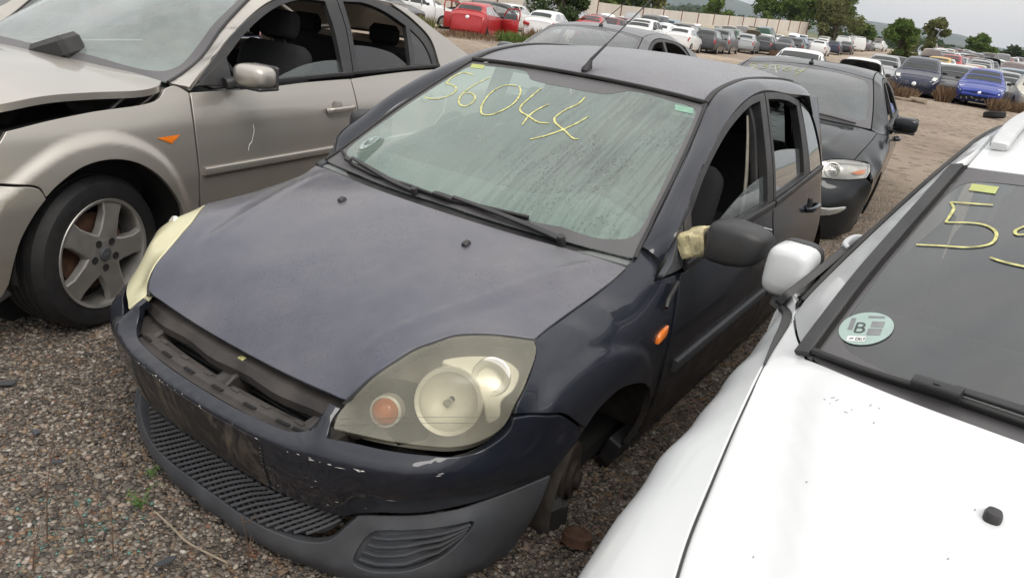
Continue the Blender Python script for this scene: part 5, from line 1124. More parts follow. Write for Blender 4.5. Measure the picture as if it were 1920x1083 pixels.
# rear end and cabin
bt_ = [[(x, s, z-.03*abs(s)**2*2) for s in np.linspace(-.72, .72, 9)] for x, z in ((4.0, 1.10), (4.15, 1.075), (4.45, 1.05), (4.66, 1.0), (4.73, .9), (4.75, .6), (4.70, .3))]; loft('boot_lid', bt_, 'silver_paint', silver, closed=False, cap=False)
def cabin(root, xb, z0, w=.38, dashx=(1.35, 1.75), dz=.93, wheel_s=.38, mat_='cloth_dark', rear=.95, dm='dash_grey'):
    def pad(name, par, pts, w_, d):
        P, t = frames(crom(pts, 4)); rr = []
        for i, (p, tt) in enumerate(zip(P, t)):
            nn = A((tt[2], 0, -tt[0])); k = 1-.25*abs(2*i/(len(P)-1)-1)**4; rr.append([p+A((0, 1, 0))*w_*k*math.copysign(abs(math.cos(a))**.6, math.cos(a))+nn*d*k*math.copysign(abs(math.sin(a))**.7, math.sin(a)) for a in np.linspace(0, 2*math.pi, 14, endpoint=False)])
        loft(name, rr, mat_, par, sharp=60)
    for s in (w, -w):
        se = sub('seat', root); pad('cushion', se, [(xb-.45, s, z0), (xb-.2, s, z0+.02), (xb+.04, s, z0)], .26, .08); pad('backrest', se, [(xb+.02, s, z0), (xb+.10, s, z0+.25), (xb+.18, s, z0+.5), (xb+.20, s, z0+.58)], .25, .07); pad('headrest', se, [(xb+.19, s, z0+.61), (xb+.215, s, z0+.68), (xb+.225, s, z0+.76)], .13, .05)
        for q in (-.05, .05): tube('headrest_post', [(xb+.20, s+q, z0+.55), (xb+.21, s+q, z0+.64)], .006, 'metal_worn', se, 6)
    box('rear_bench', (xb+rear, 0, z0+.04), (.5, 1.2, .16), mat_, root, bev=.05); box('rear_backrest', (xb+rear+.3, 0, z0+.30), (.14, 1.2, .56), mat_, root, rotm('Y', 16), .05)
    for s in (-.34, .34): box('rear_headrest', (xb+rear+.39, s, z0+.64), (.08, .25, .14), mat_, root, bev=.035)
    d0, d1 = dashx; dsh = [[(d0-.15+.12*abs(s)**2, s, dz-.03), (d0+.05, s, dz), (d1-.12, s, dz+.01+.05*math.exp(-((s-wheel_s)/.18)**2)), (d1, s, dz-.03), (d1, s, dz-.35), (d0-.1, s, dz-.35)] for s in np.linspace(-.70, .70, 11)]; loft('dashboard', dsh, dm, root, sharp=50)
    wc = A((d1+.14, wheel_s, dz-.06)); ax_ = A((.9, 0, .43)); ax_ /= np.linalg.norm(ax_); e2 = np.cross(ax_, (0, 1, 0)); sw_ = sub('steering_wheel', root)
    sweep('rim', [wc+A((0, 1, 0))*.185*math.cos(t)+e2*.185*math.sin(t) for t in np.linspace(0, 2*math.pi, 30, endpoint=False)], circ(.014, 8), 'black_plastic', sw_, up=ax_, closed=True)
    lathe('boss', [(0, .03), (.06, .026), (.085, -.02)], 'black_plastic', sw_, 18, wc, ax_)
    box('cabin_floor', (xb+.2, 0, z0-.22), (2.3, 1.5, .06), 'dark_void', root, bev=.01)
    for sg in (1, -1): box('door_card', (xb+.25, sg*.765, z0+.10), (2.1, .03, .60), mat_, root, bev=.01)
cabin(silver, 2.28, .50, dashx=(1.45, 1.85), dz=.945)
hl2 = [[(x, s, z) for s in np.linspace(-.58, .58, 5)] for x, z in ((2.1, 1.36), (2.5, 1.39), (3.0, 1.385), (3.4, 1.32))]; loft('headlining', hl2, 'cloth_dark', silver, closed=False, cap=False)

ribbon('scratch', SM.S, [l_((1.738, .765), (1.742, .735), (1.730, .705)), l_((1.730, .705), (1.722, .685), (1.705, .672), (1.698, .645))], .004, 'white_chip', silver, off=.0015, label='thin white scratch on the front door')
# ================================================================== white estate car on the right
paint('white_paint', (.66, .68, .68), metal=0., rough=.42, coat=.8, coatr=.06, dust=.05, dustc=(.55, .53, .48), speck=.25)
plain('white_rail', (.62, .63, .63), .35, metal=.5, var=.06)
white = thing('estate_car', 'white estate car with roof rails and a round B sticker, at the right edge', 'car', None, pose(0, 2.03, 0, .052))
SW = Side([.12, .20, .3, .5, .7, .85, .93, .98, 1.01, 1.03, 1.1, 1.2, 1.3, 1.36, 1.42], [.80, .85, .88, .92, .935, .935, .925, .905, .878, .868, .832, .772, .705, .665, .63], rear=(3.2, 1.4, .07), front=(1.0, 1.2, .10, .5))
p_, l_ = SW.p, SW.l
WG = [(-.30, .60, .800), (-.15, .655, .838), (0, .698, .868), (.15, .728, .892), (.38, .772, .916), (.63, .816, .930), (.80, .838, .940), (.93, .850, .956)]
wo_ = loop(WG, [WG[-1], (.97, .86, .975), p_(1.03, .985)], l_((1.03, .985), (1.02, .80), (1.0, .62), (1.02, .40), (1.05, .25)), l_((1.05, .25), (.93, .25)), [(.93, .87, .25), (.90, .90, .45), (.80, .905, .60), (.62, .90, .69), (.42, .885, .70), (.22, .865, .62), (.10, .835, .45)], [(.10, .850, .45), (-.10, .835, .50), (-.28, .76, .58)], [(-.28, .76, .58), (-.32, .68, .70), (-.30, .60, .80)], n=5)
WWC = Flat((-.25, .72, .55))
S_W = Surf(WWC, np.vstack([resample(keepcorners(wo_, .03), .07), [(.9, .925, .82), (.7, .915, .80), (.5, .895, .79), (.3, .888, .77), (.1, .868, .745), (-.1, .838, .71), (.95, .905, .90), (.7, .878, .885), (.5, .852, .875), (.3, .833, .86), (.1, .803, .838), (-.1, .765, .805)]]), reg=1e-4)
panel('front_wing', wo_, WWC, 'white_paint', white, surf=S_W, gap=.0022, r=.002, depth=.025, res=.03, step=.02, mirror=True)
WR = [(.93, .850, .956), (.80, .80, .958), (.665, .738, .966), (.645, .70, .972), (.575, .58, .995), (.55, .50, 1.003), (.53, .35, 1.012), (.52, .15, 1.018), (.518, 0, 1.02)]
fr_ = [(-.36, 0, .80), (-.35, .3, .802), (-.30, .60, .80)]
hb = np.vstack([crom(fr_, 5)[:-1], crom(WG, 5)[:-1], crom(WR[:3], 5)[:-1], crom(WR[2:], 5)]); bo = np.vstack([hb[1:-1], (hb*[1, -1, 1])[::-1]])
def wcrease(P):
    x = P[:, 0]; s = np.abs(P[:, 1]); sc = np.interp(x, [-.3, 0, .3, .55], [.40, .52, .60, .66]); d = (s-sc)/.06; return -.012*np.clip(d, 0, 1)**2*(3-2*np.clip(d, 0, 1))*np.clip((.86-s)/.1, 0, 1)*np.clip((.62-x)/.12, 0, 1)
wb, S_WB = panel('bonnet', bo, TOP, 'white_paint', white, extra=[(x, s, z-.10*s*s) for x, z in ((-.2, .872), (0, .925), (.2, .970), (.4, 1.003)) for s in (-.5, -.25, 0, .25, .5)], gap=.0025, r=.003, depth=.02, res=.03, step=.02, disp=wcrease, reg=1e-4)
for s in (.335, -.335):
    p = S_WB.at([(.285, s, 0)])[0][0]; loft('washer_jet', [[(p[0]+a*.017*k+b*0, p[1]+b*.013*k, p[2]+z) for a, b in [(math.copysign(abs(math.cos(t))**.7, math.cos(t)), math.copysign(abs(math.sin(t))**.7, math.sin(t))) for t in np.linspace(0, 2*math.pi, 14, endpoint=False)]] for z, k in ((-.004, 1.), (.006, 1.), (.012, .8), (.014, .4))], 'black_plastic', white)
kw = dict(gap=.002, r=.003, depth=.02, res=.05, step=.035, mirror=True)
panel('front_door', loop(l_((1.035, .985), (1.025, .80), (1.005, .62), (1.025, .40), (1.06, .25)), l_((1.06, .25), (2.08, .25)), l_((2.08, .25), (2.10, .6), (2.09, 1.0)), l_((2.09, 1.0), (1.6, 1.0), (1.2, .995), (1.035, .985)), n=5), SIDE, 'white_paint', white, surf=SW.S, **kw)
panel('rear_door', loop(l_((2.095, .25), (2.75, .25)), l_((2.75, .25), (2.85, .5), (3.0, .66), (3.05, .85), (3.05, 1.01)), l_((3.05, 1.01), (2.6, 1.005), (2.095, 1.0)), l_((2.095, 1.0), (2.105, .6), (2.095, .25)), n=5), SIDE, 'white_paint', white, surf=SW.S, **kw)
panel('rear_quarter', loop(l_((2.76, .25), (2.86, .5), (3.01, .66), (3.055, .85), (3.055, 1.01)), l_((3.055, 1.01), (3.9, 1.02), (4.2, 1.0)), l_((4.2, 1.0), (4.28, .7), (4.2, .3)), l_((4.2, .3), (3.6, .3), (3.5, .55), (3.2, .64), (2.95, .5), (2.88, .25)), n=5), SIDE, 'white_paint', white, surf=SW.S, **kw)
WWS = [(.663, .735, .968), (.78, .725, 1.030), (.95, .712, 1.106), (1.17, .686, 1.206), (1.468, .646, 1.347)]
WGU = [(1.468, .646, 1.350), (1.62, .640, 1.383), (1.9, .636, 1.418), (2.3, .634, 1.434), (3.0, .63, 1.430), (3.9, .60, 1.36)]
OUT = [(.93, .850, .958), (1.03, .862, 1.00), (1.12, .825, 1.075), (1.30, .775, 1.175), (1.52, .715, 1.295), (1.75, .688, 1.360), (2.1, .680, 1.392), (3.0, .675, 1.392), (3.9, .645, 1.325)]
OUT = [(.93, .850, .958), (.99, .850, .985), (1.12, .822, 1.062), (1.30, .778, 1.165), (1.52, .722, 1.287), (1.75, .690, 1.356), (2.1, .680, 1.392), (3.0, .675, 1.392), (3.9, .645, 1.325)]
po = loop([(.665, .738, .966)]+[(a-.004, b+.03, c) for a, b, c in WWS[1:]], [(WWS[-1][0]-.004, WWS[-1][1]+.03, WWS[-1][2])]+[(a, b+.004, c) for a, b, c in WGU[1:]], [(3.9, .604, 1.36), OUT[-1]], OUT[::-1], [OUT[0], (.80, .80, .957), (.665, .738, .966)], n=5)
panel('a_pillar', po, PCH, 'white_paint', white, extra=[(.80, .775, 1.005), (1.0, .775, 1.085), (1.2, .745, 1.178), (1.4, .708, 1.277), (1.62, .672, 1.362), (1.9, .665, 1.405), (2.5, .662, 1.418), (3.2, .655, 1.41)], gap=.001, r=.003, depth=.02, res=.03, step=.02, mirror=True, reg=1e-4)
for sg in (1, -1):
    f = A((1, sg, 1))
    q = crom(A([(a+.002, b+.015, c+.004) for a, b, c in WWS])*f, 6); sweep('screen_side_trim', q, rrect(.036, .016, .5), 'black_plastic', white, up=(-.4, .35*sg, .8)); sweep('trim_groove', q+A((.0, -.020*sg, .004)), rrect(.010, .006, .4), 'dark_void', white, up=(-.4, .35*sg, .8))
    sweep('door_frame_seal', crom(A([(a+.006, b+.008, c-.004) for a, b, c in OUT[1:]])*f, 6), rrect(.020, .012, .5), 'rubber', white, up=(0, sg, .4))
    sweep('belt_seal', crom(A(l_((1.05, 1.0), (1.6, 1.012), (2.1, 1.016), (3.0, 1.02)))*f, 5), rrect(.012, .02, .5), 'black_plastic', white)
    go = loop(l_((1.10, 1.022), (1.6, 1.027), (2.05, 1.03)), l_((2.05, 1.03), (2.06, 1.2), (2.05, 1.35)), l_((2.05, 1.35), (1.75, 1.335), (1.53, 1.27), (1.32, 1.15), (1.15, 1.05)), [p_(1.15, 1.05), p_(1.10, 1.022)], n=4)*f
    panel('front_side_glass', go, Flat((0, sg, 0)), 'dark_glass', white, extra=A([p_(1.6, 1.2)])*f, gap=.002, r=.001, depth=.004, res=.08, step=.05)
    go = loop(l_((2.12, 1.03), (2.98, 1.035)), l_((2.98, 1.035), (2.97, 1.35)), l_((2.97, 1.35), (2.12, 1.352)), l_((2.12, 1.352), (2.12, 1.03)), n=4)*f
    panel('rear_side_glass', go, Flat((0, sg, 0)), 'dark_glass', white, extra=A([p_(2.5, 1.2)])*f, gap=.002, r=.001, depth=.004, res=.1, step=.06)
    go = loop(l_((3.04, 1.035), (3.85, 1.05)), l_((3.85, 1.05), (3.75, 1.30)), l_((3.75, 1.30), (3.04, 1.35)), l_((3.04, 1.35), (3.04, 1.035)), n=4)*f
    panel('load_bay_glass', go, Flat((0, sg, 0)), 'dark_glass', white, extra=A([p_(3.4, 1.2)])*f, gap=.002, r=.001, depth=.004, res=.1, step=.06)
    rl = crom([(1.66, sg*.592, 1.408), (1.70, sg*.592, 1.420), (1.9, sg*.592, 1.448), (2.3, sg*.592, 1.466), (3.0, sg*.588, 1.466), (3.6, sg*.575, 1.43)], 6); sweep('roof_rail', rl, rrect(.052, .026, .7), 'white_rail' if 'white_rail' in MATS else 'silver_alloy', white, scale=np.minimum(1, np.linspace(.82, 4, len(rl))))
    for x, z in ((1.85, .97), (2.85, .985)):
        s0 = float(SW.f(x, z)); sweep('door_handle', crom([(x-.11, sg*(s0+.004), z-.004), (x-.09, sg*(s0+.032), z), (x+.09, sg*(s0+.034), z+.002), (x+.11, sg*(s0+.004), z)], 5), rrect(.024, .032, .8), 'white_paint', white)
# roof, screen
hr = np.vstack([[(1.49, 0, 1.385), (1.488, .3, 1.378)], [(a+.008, b-.008, c+.003) for a, b, c in crom(WGU, 4)], [(3.95, .3, 1.385), (3.96, 0, 1.39)]]); rr_ = np.vstack([hr[1:-1], (hr*[1, -1, 1])[::-1]])
panel('roof', rr_, TOP, 'white_paint', white, extra=[(x, s, z-.06*s*s) for x, z in ((1.7, 1.43), (2.0, 1.458), (2.5, 1.472), (3.0, 1.468), (3.5, 1.44)) for s in (-.4, -.2, 0, .2, .4)], gap=.001, res=.06, step=.04, reg=1e-4)
wbt = [(.53, 0, 1.008), (.545, .35, 1.000), (.60, .60, .975), (.655, .727, .965)]
hw = np.vstack([crom(wbt, 5)[:-1], crom([(a, b-.006, c) for a, b, c in WWS], 5)[:-1], crom([(1.465, .64, 1.349), (1.485, .3, 1.376), (1.488, 0, 1.382)], 5)]); wso = np.vstack([hw[1:-1], (hw*[1, -1, 1])[::-1]])
wws, S_WW = panel('windscreen', wso, TOP, 'white_windscreen_glass', white, [(x, s, z-.085*s*s) for x, z in ((.75, 1.105), (.95, 1.195), (1.15, 1.272), (1.35, 1.340)) for s in (-.4, 0, .4)], gap=.002, r=.001, depth=.004, res=.05, step=.03, reg=1e-4, label='drop-spotted windscreen of the white car')
cl = crom([(.575, 0, 0), (.588, .33, 0), (.609, .4535, 0), (.638, .536, 0), (.685, .645, 0), (.718, .680, 0), (.765, .697, 0), (.88, .694, 0), (1.05, .682, 0), (1.2442, .658, 0), (1.35, .640, 0), (1.395, .618, 0), (1.410, .57, 0), (1.414, .45, 0), (1.42, .2, 0), (1.42, 0, 0)], 4); clo = np.vstack([cl[1:-1], (cl*[1, -1, 1])[::-1]])
panel('screen_border', wso, TOP, 'frit', wws, surf=S_WW, holes=[clo], off=.0015, gap=.003, r=.0005, depth=.001, res=.04, step=.02)


dgt(S_WW, .768, -.655, .053, (1., -.12), (.1, 1.), wws, .003)
decal('tax_sticker', S_WW, xs([(1.3959, -.6042), (1.3938, -.5408), (1.3569, -.5413), (1.3635, -.6036)]), 'sticker_yellow', wws, .003)
five = [xs([(1.2998, -.5339), (1.3, -.5833), (1.3007, -.6295)]), xs([(1.3007, -.6295), (1.2714, -.6147), (1.2356, -.6139), (1.2046, -.6154)]), xs([(1.2046, -.6154), (1.2073, -.5652), (1.201, -.5322), (1.1782, -.5066), (1.1492, -.4964), (1.1139, -.5019), (1.0956, -.5396), (1.0977, -.6005), (1.0982, -.651)]),
 xs([(1.2119, -.4472), (1.1821, -.4643), (1.165, -.4591), (1.1685, -.4398)]), xs([(1.225, -.40), (1.2119, -.4472)]), xs([(1.0567, -.4899), (1.0427, -.4625), (1.0303, -.4151), (1.03, -.36)]), xs([(1.165, -.44), (1.13, -.37), (1.06, -.36)])]
ribbon('marker_number', S_WW, five, .0070, 'marker_yellow', wws, off=.003, label='hand-painted yellow number beginning with 5')
# scuttle and wipers
cw_ = [[(a+dx, b, c+dz) for dx, dz in ((-.05, -.03), (-.01, -.012), (.04, .002), (.10, -.04), (.0, -.06))] for a, b, c in crom(np.vstack([A(wbt)[::-1], (A(wbt)*[1, -1, 1])[1:]]), 3)]
loft('scuttle_panel', cw_, 'black_plastic', white)
def wwiper(bl, arm, conn):
    wpr = sub('wiper', white)
    q, n = S_WW.at(crom(xs(bl), 10), .016); sweep('blade', q, rrect(.014, .013, .7), 'rubber', wpr, up=(-.4, 0, .9)); q2, _ = S_WW.at(crom(xs(bl), 10), .006); sweep('squeegee', q2, rrect(.005, .012, .3), 'rubber', wpr, up=(-.4, 0, .9))
    q, n = S_WW.at(crom(xs(conn), 6), .028); sweep('connector', q, rrect(.026, .022, .6), 'black_plastic', wpr, up=(-.4, 0, .9)); V, F = boxv(q[3]+n[3]*.0115, (.010, .012, .002), None, .0005); solid('release_button', V, F, 'rubber', wpr)
    p = crom(A([(x, s, S_WW.at([(x, s, 0)])[0][0][2]+h) for x, s, h in arm]), 8); sweep('arm', p, rrect(.020, .012, .6), 'black_plastic', wpr, up=(-.4, 0, .9), scale=np.linspace(.8, 1.4, len(p)))
    lathe('pivot_cap', [(0, .016), (.014, .014), (.017, -.03)], 'black_plastic', wpr, 16, p[-1], (-.35, 0, .94))
wwiper([(.672, -.725), (.632, -.61), (.604, -.485), (.580, -.35), (.570, -.20)], [(.598, -.45, .03), (.580, -.30, .028), (.566, -.12, .020), (.560, .0, .010)], [(.612, -.515), (.594, -.43)])
wwiper([(.570, -.02), (.580, .25), (.605, .48)], [(.585, .25, .03), (.59, .42, .024), (.60, .55, .010)], [(.582, .18), (.586, .28)])
# door mirrors on black brackets
for sg in (1, -1):
    mo = sub('door_mirror', white); rings = []
    for x, k, zc in ((1.050, .55, 1.028), (1.056, .80, 1.024), (1.075, .94, 1.020), (1.12, 1., 1.016), (1.16, 1.02, 1.014)):
        rings.append([(x, sg*(.938+.064*k*math.copysign(abs(math.cos(t))**.48, math.cos(t))), zc+.076*k*math.copysign(abs(math.sin(t))**.50, math.sin(t))) for t in np.linspace(0, 2*math.pi, 22, endpoint=False)])
    loft('shell', rings, 'white_paint', mo, sharp=60)
    loft('glass_surround', [[(x, sg*(.938+.064*k*math.copysign(abs(math.cos(t))**.5, math.cos(t))), 1.012+.080*k*math.copysign(abs(math.sin(t))**.6, math.sin(t))) for t in np.linspace(0, 2*math.pi, 22, endpoint=False)] for x, k in ((1.158, 1.03), (1.195, 1.04), (1.205, .97))], 'black_plastic', mo)
    V, F = boxv((1.2065, sg*.938, 1.012), (.004, .10, .12), None, .001); solid('mirror_glass', V, F, 'chrome', mo)
    loft('bracket', [[(x0, sg*s_, z0), (x0+.02, sg*s_, z0+t_), (x1, sg*s_, z0+t_), (x1+.02, sg*s_, z0)] for s_, x0, x1, z0, t_ in ((.955, 1.065, 1.16, .922, .028), (.925, 1.045, 1.16, .918, .032), (.895, 1.005, 1.16, .915, .040), (.872, .97, 1.16, .93, .042), (.855, .94, 1.16, .945, .042))], 'black_plastic', mo)
    sweep('wing_gap_trim', crom(A([(.62, .812, .934), (.75, .835, .940), (.86, .852, .946), (.95, .872, .950), (1.0, .895, .945)])*A((1, sg, 1)), 6), rrect(.022, .012, .6), 'black_plastic', white, scale=np.linspace(.25, 1.6, 25))
# lights, nose, wheels, cabin
nose = [[(x+.45*abs(s)**2.2, s, z) for x, z in ((-.37, .80), (-.46, .72), (-.50, .55), (-.50, .40), (-.44, .22))] for s in np.linspace(-.70, .70, 13)]; loft('front_bumper', nose, 'white_paint', white, closed=False, cap=False)
for sg in (1, -1):
    hl = sub('headlight', white); lo_ = A([(-.30, .64, .735), (-.27, .595, .775), (-.12, .665, .812), (.02, .735, .838), (.06, .768, .80), (-.05, .77, .735), (-.2, .72, .69)])*A((1, sg, 1))
    panel('lens', crom(lo_, 5, closed=True), Flat((-.5, .6*sg, .6)), 'lamp_glass', hl, gap=0, r=.002, depth=.01, res=.04, step=.02, off=.004); panel('housing', crom(lo_, 5, closed=True), Flat((-.5, .6*sg, .6)), 'dark_void', hl, gap=.002, r=.001, depth=.01, res=.06, step=.03, off=.001)
    for cx in (.52, 3.20):
        loft('arch_liner', [[(cx+.345*math.cos(t), s*sg, .36+.335*math.sin(t)) for t in np.linspace(R_(-5), R_(185), 22)] for s in (.6, .75, .86)], 'dark_void', white, closed=False, cap=False)
    wheel(white, (.52, .86*sg, .40), .30, sg, rr=.66); wheel(white, (3.20, .86*sg, .40), .30, sg, rr=.66)
box('engine_bay', (.15, 0, .55), (.7, 1.2, .36), 'dark_void', white, bev=.05)
cabin(white, 1.75, .56, w=.40, dashx=(.75, 1.22), dz=.985, wheel_s=.40, dm='black_plastic')
hl2 = [[(x, s, z) for s in np.linspace(-.6, .6, 5)] for x, z in ((1.52, 1.35), (2.0, 1.40), (3.0, 1.41), (3.8, 1.35))]; loft('headlining', hl2, 'cloth_dark', white, closed=False, cap=False)
V, F = boxv((4.18, 0, .75), (.2, 1.6, 1.0), rotm('Y', -8), .1); solid('tailgate', V, F, 'white_paint', white)

for sg in (1, -1):
    f = A((1, sg, 1)); sweep('bonnet_gap_shade', crom(A([(a, b, c-.008) for a, b, c in WG])*f, 6), rrect(.008, .006, .4), 'rubber', white)  # dark strip added inside the bonnet gap to stand for its shade
    panel('mirror_sail', loop(l_((.985, .955), (1.10, .945), (1.19, .985)), l_((1.19, .985), (1.22, 1.05), (1.20, 1.105)), l_((1.20, 1.105), (1.09, 1.045), (.985, .99)), l_((.985, .99), (.985, .955)), n=4)*f, Flat((0, sg, .2)), 'black_plastic', white, extra=A(l_((1.1, 1.0)))*f, off=.010, gap=0, r=.003, depth=.02, res=.04, step=.02)

gm = random.Random(12); marks = []
for k in range(9):
    x, s = .50-.06*gm.random(), -.70+.16*gm.random(); a = gm.uniform(0, 3.1); L_ = gm.uniform(.003, .010); marks.append([(x, s, 0), (x+.5*L_*math.cos(a), s+.5*L_*math.sin(a), 0), (x+L_*math.cos(a), s+L_*math.sin(a), 0)])
for k in range(14):
    x, s = gm.uniform(-.2, .4), gm.uniform(-.62, -.1); marks.append([(x, s, 0), (x+.002, s+.001, 0), (x+.004, s+.001, 0)])
o_ = ribbon('bonnet_marks', S_WB, marks, .0016, 'ink_grey', white, off=.0008, n=2); o_['kind'] = 'stuff'
# ================================================================== two more cars parked behind
paint('black_car_paint', (.009, .012, .014), metal=.05, spec=.08, rough=.32, coat=.65, coatr=.03, dust=.03, dustc=(.13, .125, .125))
paint('grey_car_paint', (.11, .112, .118), metal=.5, rough=.42, coat=.7, coatr=.12, dust=.35, dustc=(.20, .195, .19))
def big_saloon(root, pm, strokes=None, number_label=None, antenna='stub', fogs=True):
    SB = Side([.10, .2, .3, .5, .7, .85, .95, 1.0, 1.05, 1.15, 1.3, 1.38, 1.45], [.83, .87, .90, .93, .945, .94, .92, .895, .868, .815, .735, .69, .64], rear=(3.3, 1.4, .10), front=(1.2, 1.2, .10, .5))
    p, l = SB.p, SB.l; kw = dict(gap=.002, r=.003, depth=.02, res=.05, step=.035, mirror=True)
    LT = [(.275, .50, .795), (.36, .60, .822), (.47, .73, .828), (.606, .851, .805)]
    LO = [(.606, .851, .805), (.56, .868, .755), (.475, .858, .705)]; LBm = [(.475, .858, .705), (.36, .74, .682), (.27, .62, .676), (.20, .50, .680)]; LI = [(.20, .50, .680), (.23, .497, .74), (.275, .50, .795)]
    G = [(.47, .73, .828), (.70, .765, .897), (.95, .795, .955), (1.18, .812, 1.005)]
    Rr = [(1.18, .812, 1.005), (1.175, .62, 1.022), (1.10, .3, 1.04), (1.075, 0, 1.046)]; Fr = [(.16, 0, .80), (.19, .3, .80), (.275, .50, .795)]
    def cre(P):
        x = P[:, 0]; s = np.abs(P[:, 1]); sc = np.interp(x, [.2, .6, 1.1], [.42, .52, .58]); return .007*np.exp(-((s-sc)/.03)**2)*np.clip((x-.25)/.2, 0, 1)*np.clip((1.05-x)/.1, 0, 1)
    h = np.vstack([crom(Fr, 4)[:-1], crom(LT[:3], 4)[:-1], crom(G, 4)[:-1], crom(Rr, 4)]); bo = np.vstack([h[1:-1], (h*[1, -1, 1])[::-1]])
    panel('bonnet', bo, TOP, pm, root, extra=[(x, s, z-.06*s*s) for x, z in ((.3, .872), (.5, .936), (.7, .985), (.9, 1.02)) for s in (-.45, -.2, 0, .2, .45)], gap=.003, r=.003, depth=.02, res=.035, step=.025, disp=cre, reg=1e-4)
    arch = [(1.30, .26), (1.31, .42), (1.24, .58), (1.10, .68), (.93, .715), (.78, .69), (.66, .60), (.60, .48)]
    wo = loop([(.47, .73, .828)]+G[1:], [G[-1], p(1.30, .985)], l((1.30, .985), (1.36, .80), (1.36, .6), (1.36, .26)), l((1.36, .26), (1.30, .26)), l(*arch), l((.60, .48), (.54, .60), (.50, .705)), [p(.50, .705), LO[1], LO[0], LT[2]], n=4)
    panel('front_wing', wo, Flat((-.15, .8, .45)), pm, root, extra=[p(x, z) for x, z in ((1.2, .80), (1.0, .80), (.8, .80), (1.2, .90), (1.25, .7))]+[(.8, .86, .86), (1.0, .875, .905), (.68, .86, .80)], reg=1e-4, **{**kw, 'res': .035, 'step': .025})
    # bumper
    Cc = Cone(1.0, 1., 10., .5, .9); T0 = [(.155, 0, .795), (.18, .3, .795), (.195, .497, .785), (.20, .50, .680)]; T1 = [(x, s, z-.004) for x, s, z in LBm[::-1]]
    h = np.vstack([crom(T0, 4)[:-1], crom(T1, 4)[:-1], crom([(.475, .858, .70), p(.52, .66), p(.60, .48)], 4)[:-1], crom([p(.60, .48), p(.58, .33), (.55, .86, .24)], 4)[:-1], crom([(.55, .86, .24), (.35, .74, .20), (.18, .5, .19), (.10, .25, .185), (.08, 0, .185)], 4)]); uo = np.vstack([h[1:-1], (h*[1, -1, 1])[::-1]])
    ex = [(x, s*g, z) for x, s, z in ((.02, 0, .60), (.0, 0, .45), (.02, 0, .30), (.05, .3, .60), (.03, .3, .45), (.05, .3, .30), (.15, .55, .58), (.13, .56, .45), (.15, .55, .30), (.30, .74, .58), (.28, .74, .45), (.32, .74, .30), (.46, .855, .58), (.48, .86, .42)) for g in (1, -1)]
    bmp, S_B = panel('front_bumper', uo, Cc, pm, root, ex, gap=.002, r=.003, depth=.03, res=.04, step=.025, reg=1e-4)
    def on_b(q): return S_B.at(q)[0]
    gr = [(.04, s, z) for s, z in ((-.38, .72), (0, .735), (.38, .72), (.34, .63), (0, .62), (-.34, .63))]; panel('upper_grille', on_b(crom(gr, 4, closed=True)), Cc, 'black_plastic', bmp, surf=S_B, off=.003, gap=0, r=.002, depth=.006, res=.06, step=.03)
    gr = [(.04, s, z) for s, z in ((-.45, .47), (0, .48), (.45, .47), (.50, .33), (0, .30), (-.50, .33))]; lgr, _ = panel('lower_grille', on_b(crom(gr, 4, closed=True)), Cc, 'dark_void', bmp, surf=S_B, off=.003, gap=0, r=.002, depth=.006, res=.06, step=.03)
    for z in (.34, .38, .42, .45): sweep('grille_slat', on_b([(.03, s, z) for s in np.linspace(-.42, .42, 9)])+A((-.008, 0, 0)), rrect(.012, .006, .5), 'black_plastic', lgr)
    for sg in (1, -1):
        hl = sub('headlight', root); f = A((1, sg, 1)); lo = loop(LT, LO, LBm, LI, n=4); ch = Flat((-.75, .45*sg, .35)); S_ = Surf(ch, np.vstack([resample(keepcorners(lo, .03), .06), [(.33, .68, .76), (.28, .60, .74), (.44, .79, .765)]])*f, reg=1e-4)
        panel('lens', lo*f, ch, 'lamp_glass', hl, surf=S_, gap=.003, r=.002, depth=.02, res=.04, step=.025); panel('housing', lo*f, ch, 'lamp_white', hl, surf=Surf(ch, fn=lambda uv: S_.h(uv)-.03), gap=.006, r=.002, depth=.01, res=.05, step=.03)
        ax = A((-.85, .35*sg, .2)); c = S_.at(A([(.305, .605, .742)])*f, -.018)[0][0]; lathe('reflector_bowl', [(.010, -.03), (.03, -.025), (.052, -.008), (.058, .004), (.064, 0)], 'reflector', hl, 26, c, ax)
        for k in range(7): a = -.045+.015*k; box('reflector_facet', c+A((0, a, 0)), (.02, .003, .09), 'chrome', hl, bev=.001)
        q = S_.at(A([(.40, .74, .735), (.47, .80, .765), (.54, .845, .775), (.50, .835, .735), (.44, .79, .72)])*f, -.012)[0]; V, F = merge((q, [(0, 1, 2, 3, 4)])); solid('indicator_panel', V, F, 'orange_lens', hl)
        q = S_.at(A([(x, s, .805) for x, s in zip(np.linspace(.36, .55, 8), np.linspace(.62, .82, 8))])*f, -.012)[0]; sweep('brow_strip', q, rrect(.012, .01, .5), 'lamp_white', hl)
        if fogs:
            fl = sub('fog_lamp', root); fo = crom(A([(.13, .52, .440), (.22, .66, .455), (.32, .79, .475), (.27, .74, .425), (.19, .64, .395), (.12, .52, .385)])*f, 4, closed=True); fo = on_b(fo)
            panel('housing', fo, Cc, 'lamp_white', fl, surf=S_B, off=.003, gap=0, r=.002, depth=.01, res=.06, step=.03); panel('lens', fo, Cc, 'lamp_glass', fl, surf=S_B, off=.014, gap=.002, r=.002, depth=.012, res=.06, step=.03)
            for z in (.405, .422, .44): sweep('fog_rib', on_b([(.2, s*sg, z+.03*(s-.55)) for s in np.linspace(.54, .70, 4)])+A((-.007, .005*sg, 0)), rrect(.006, .006, .5), 'chrome', fl)
            lathe('fog_bulb', [(0, .012), (.02, .008), (.026, 0)], 'chrome', fl, 14, on_b([(.14, .57*sg, .415)])[0], (-.9, .3*sg, 0))
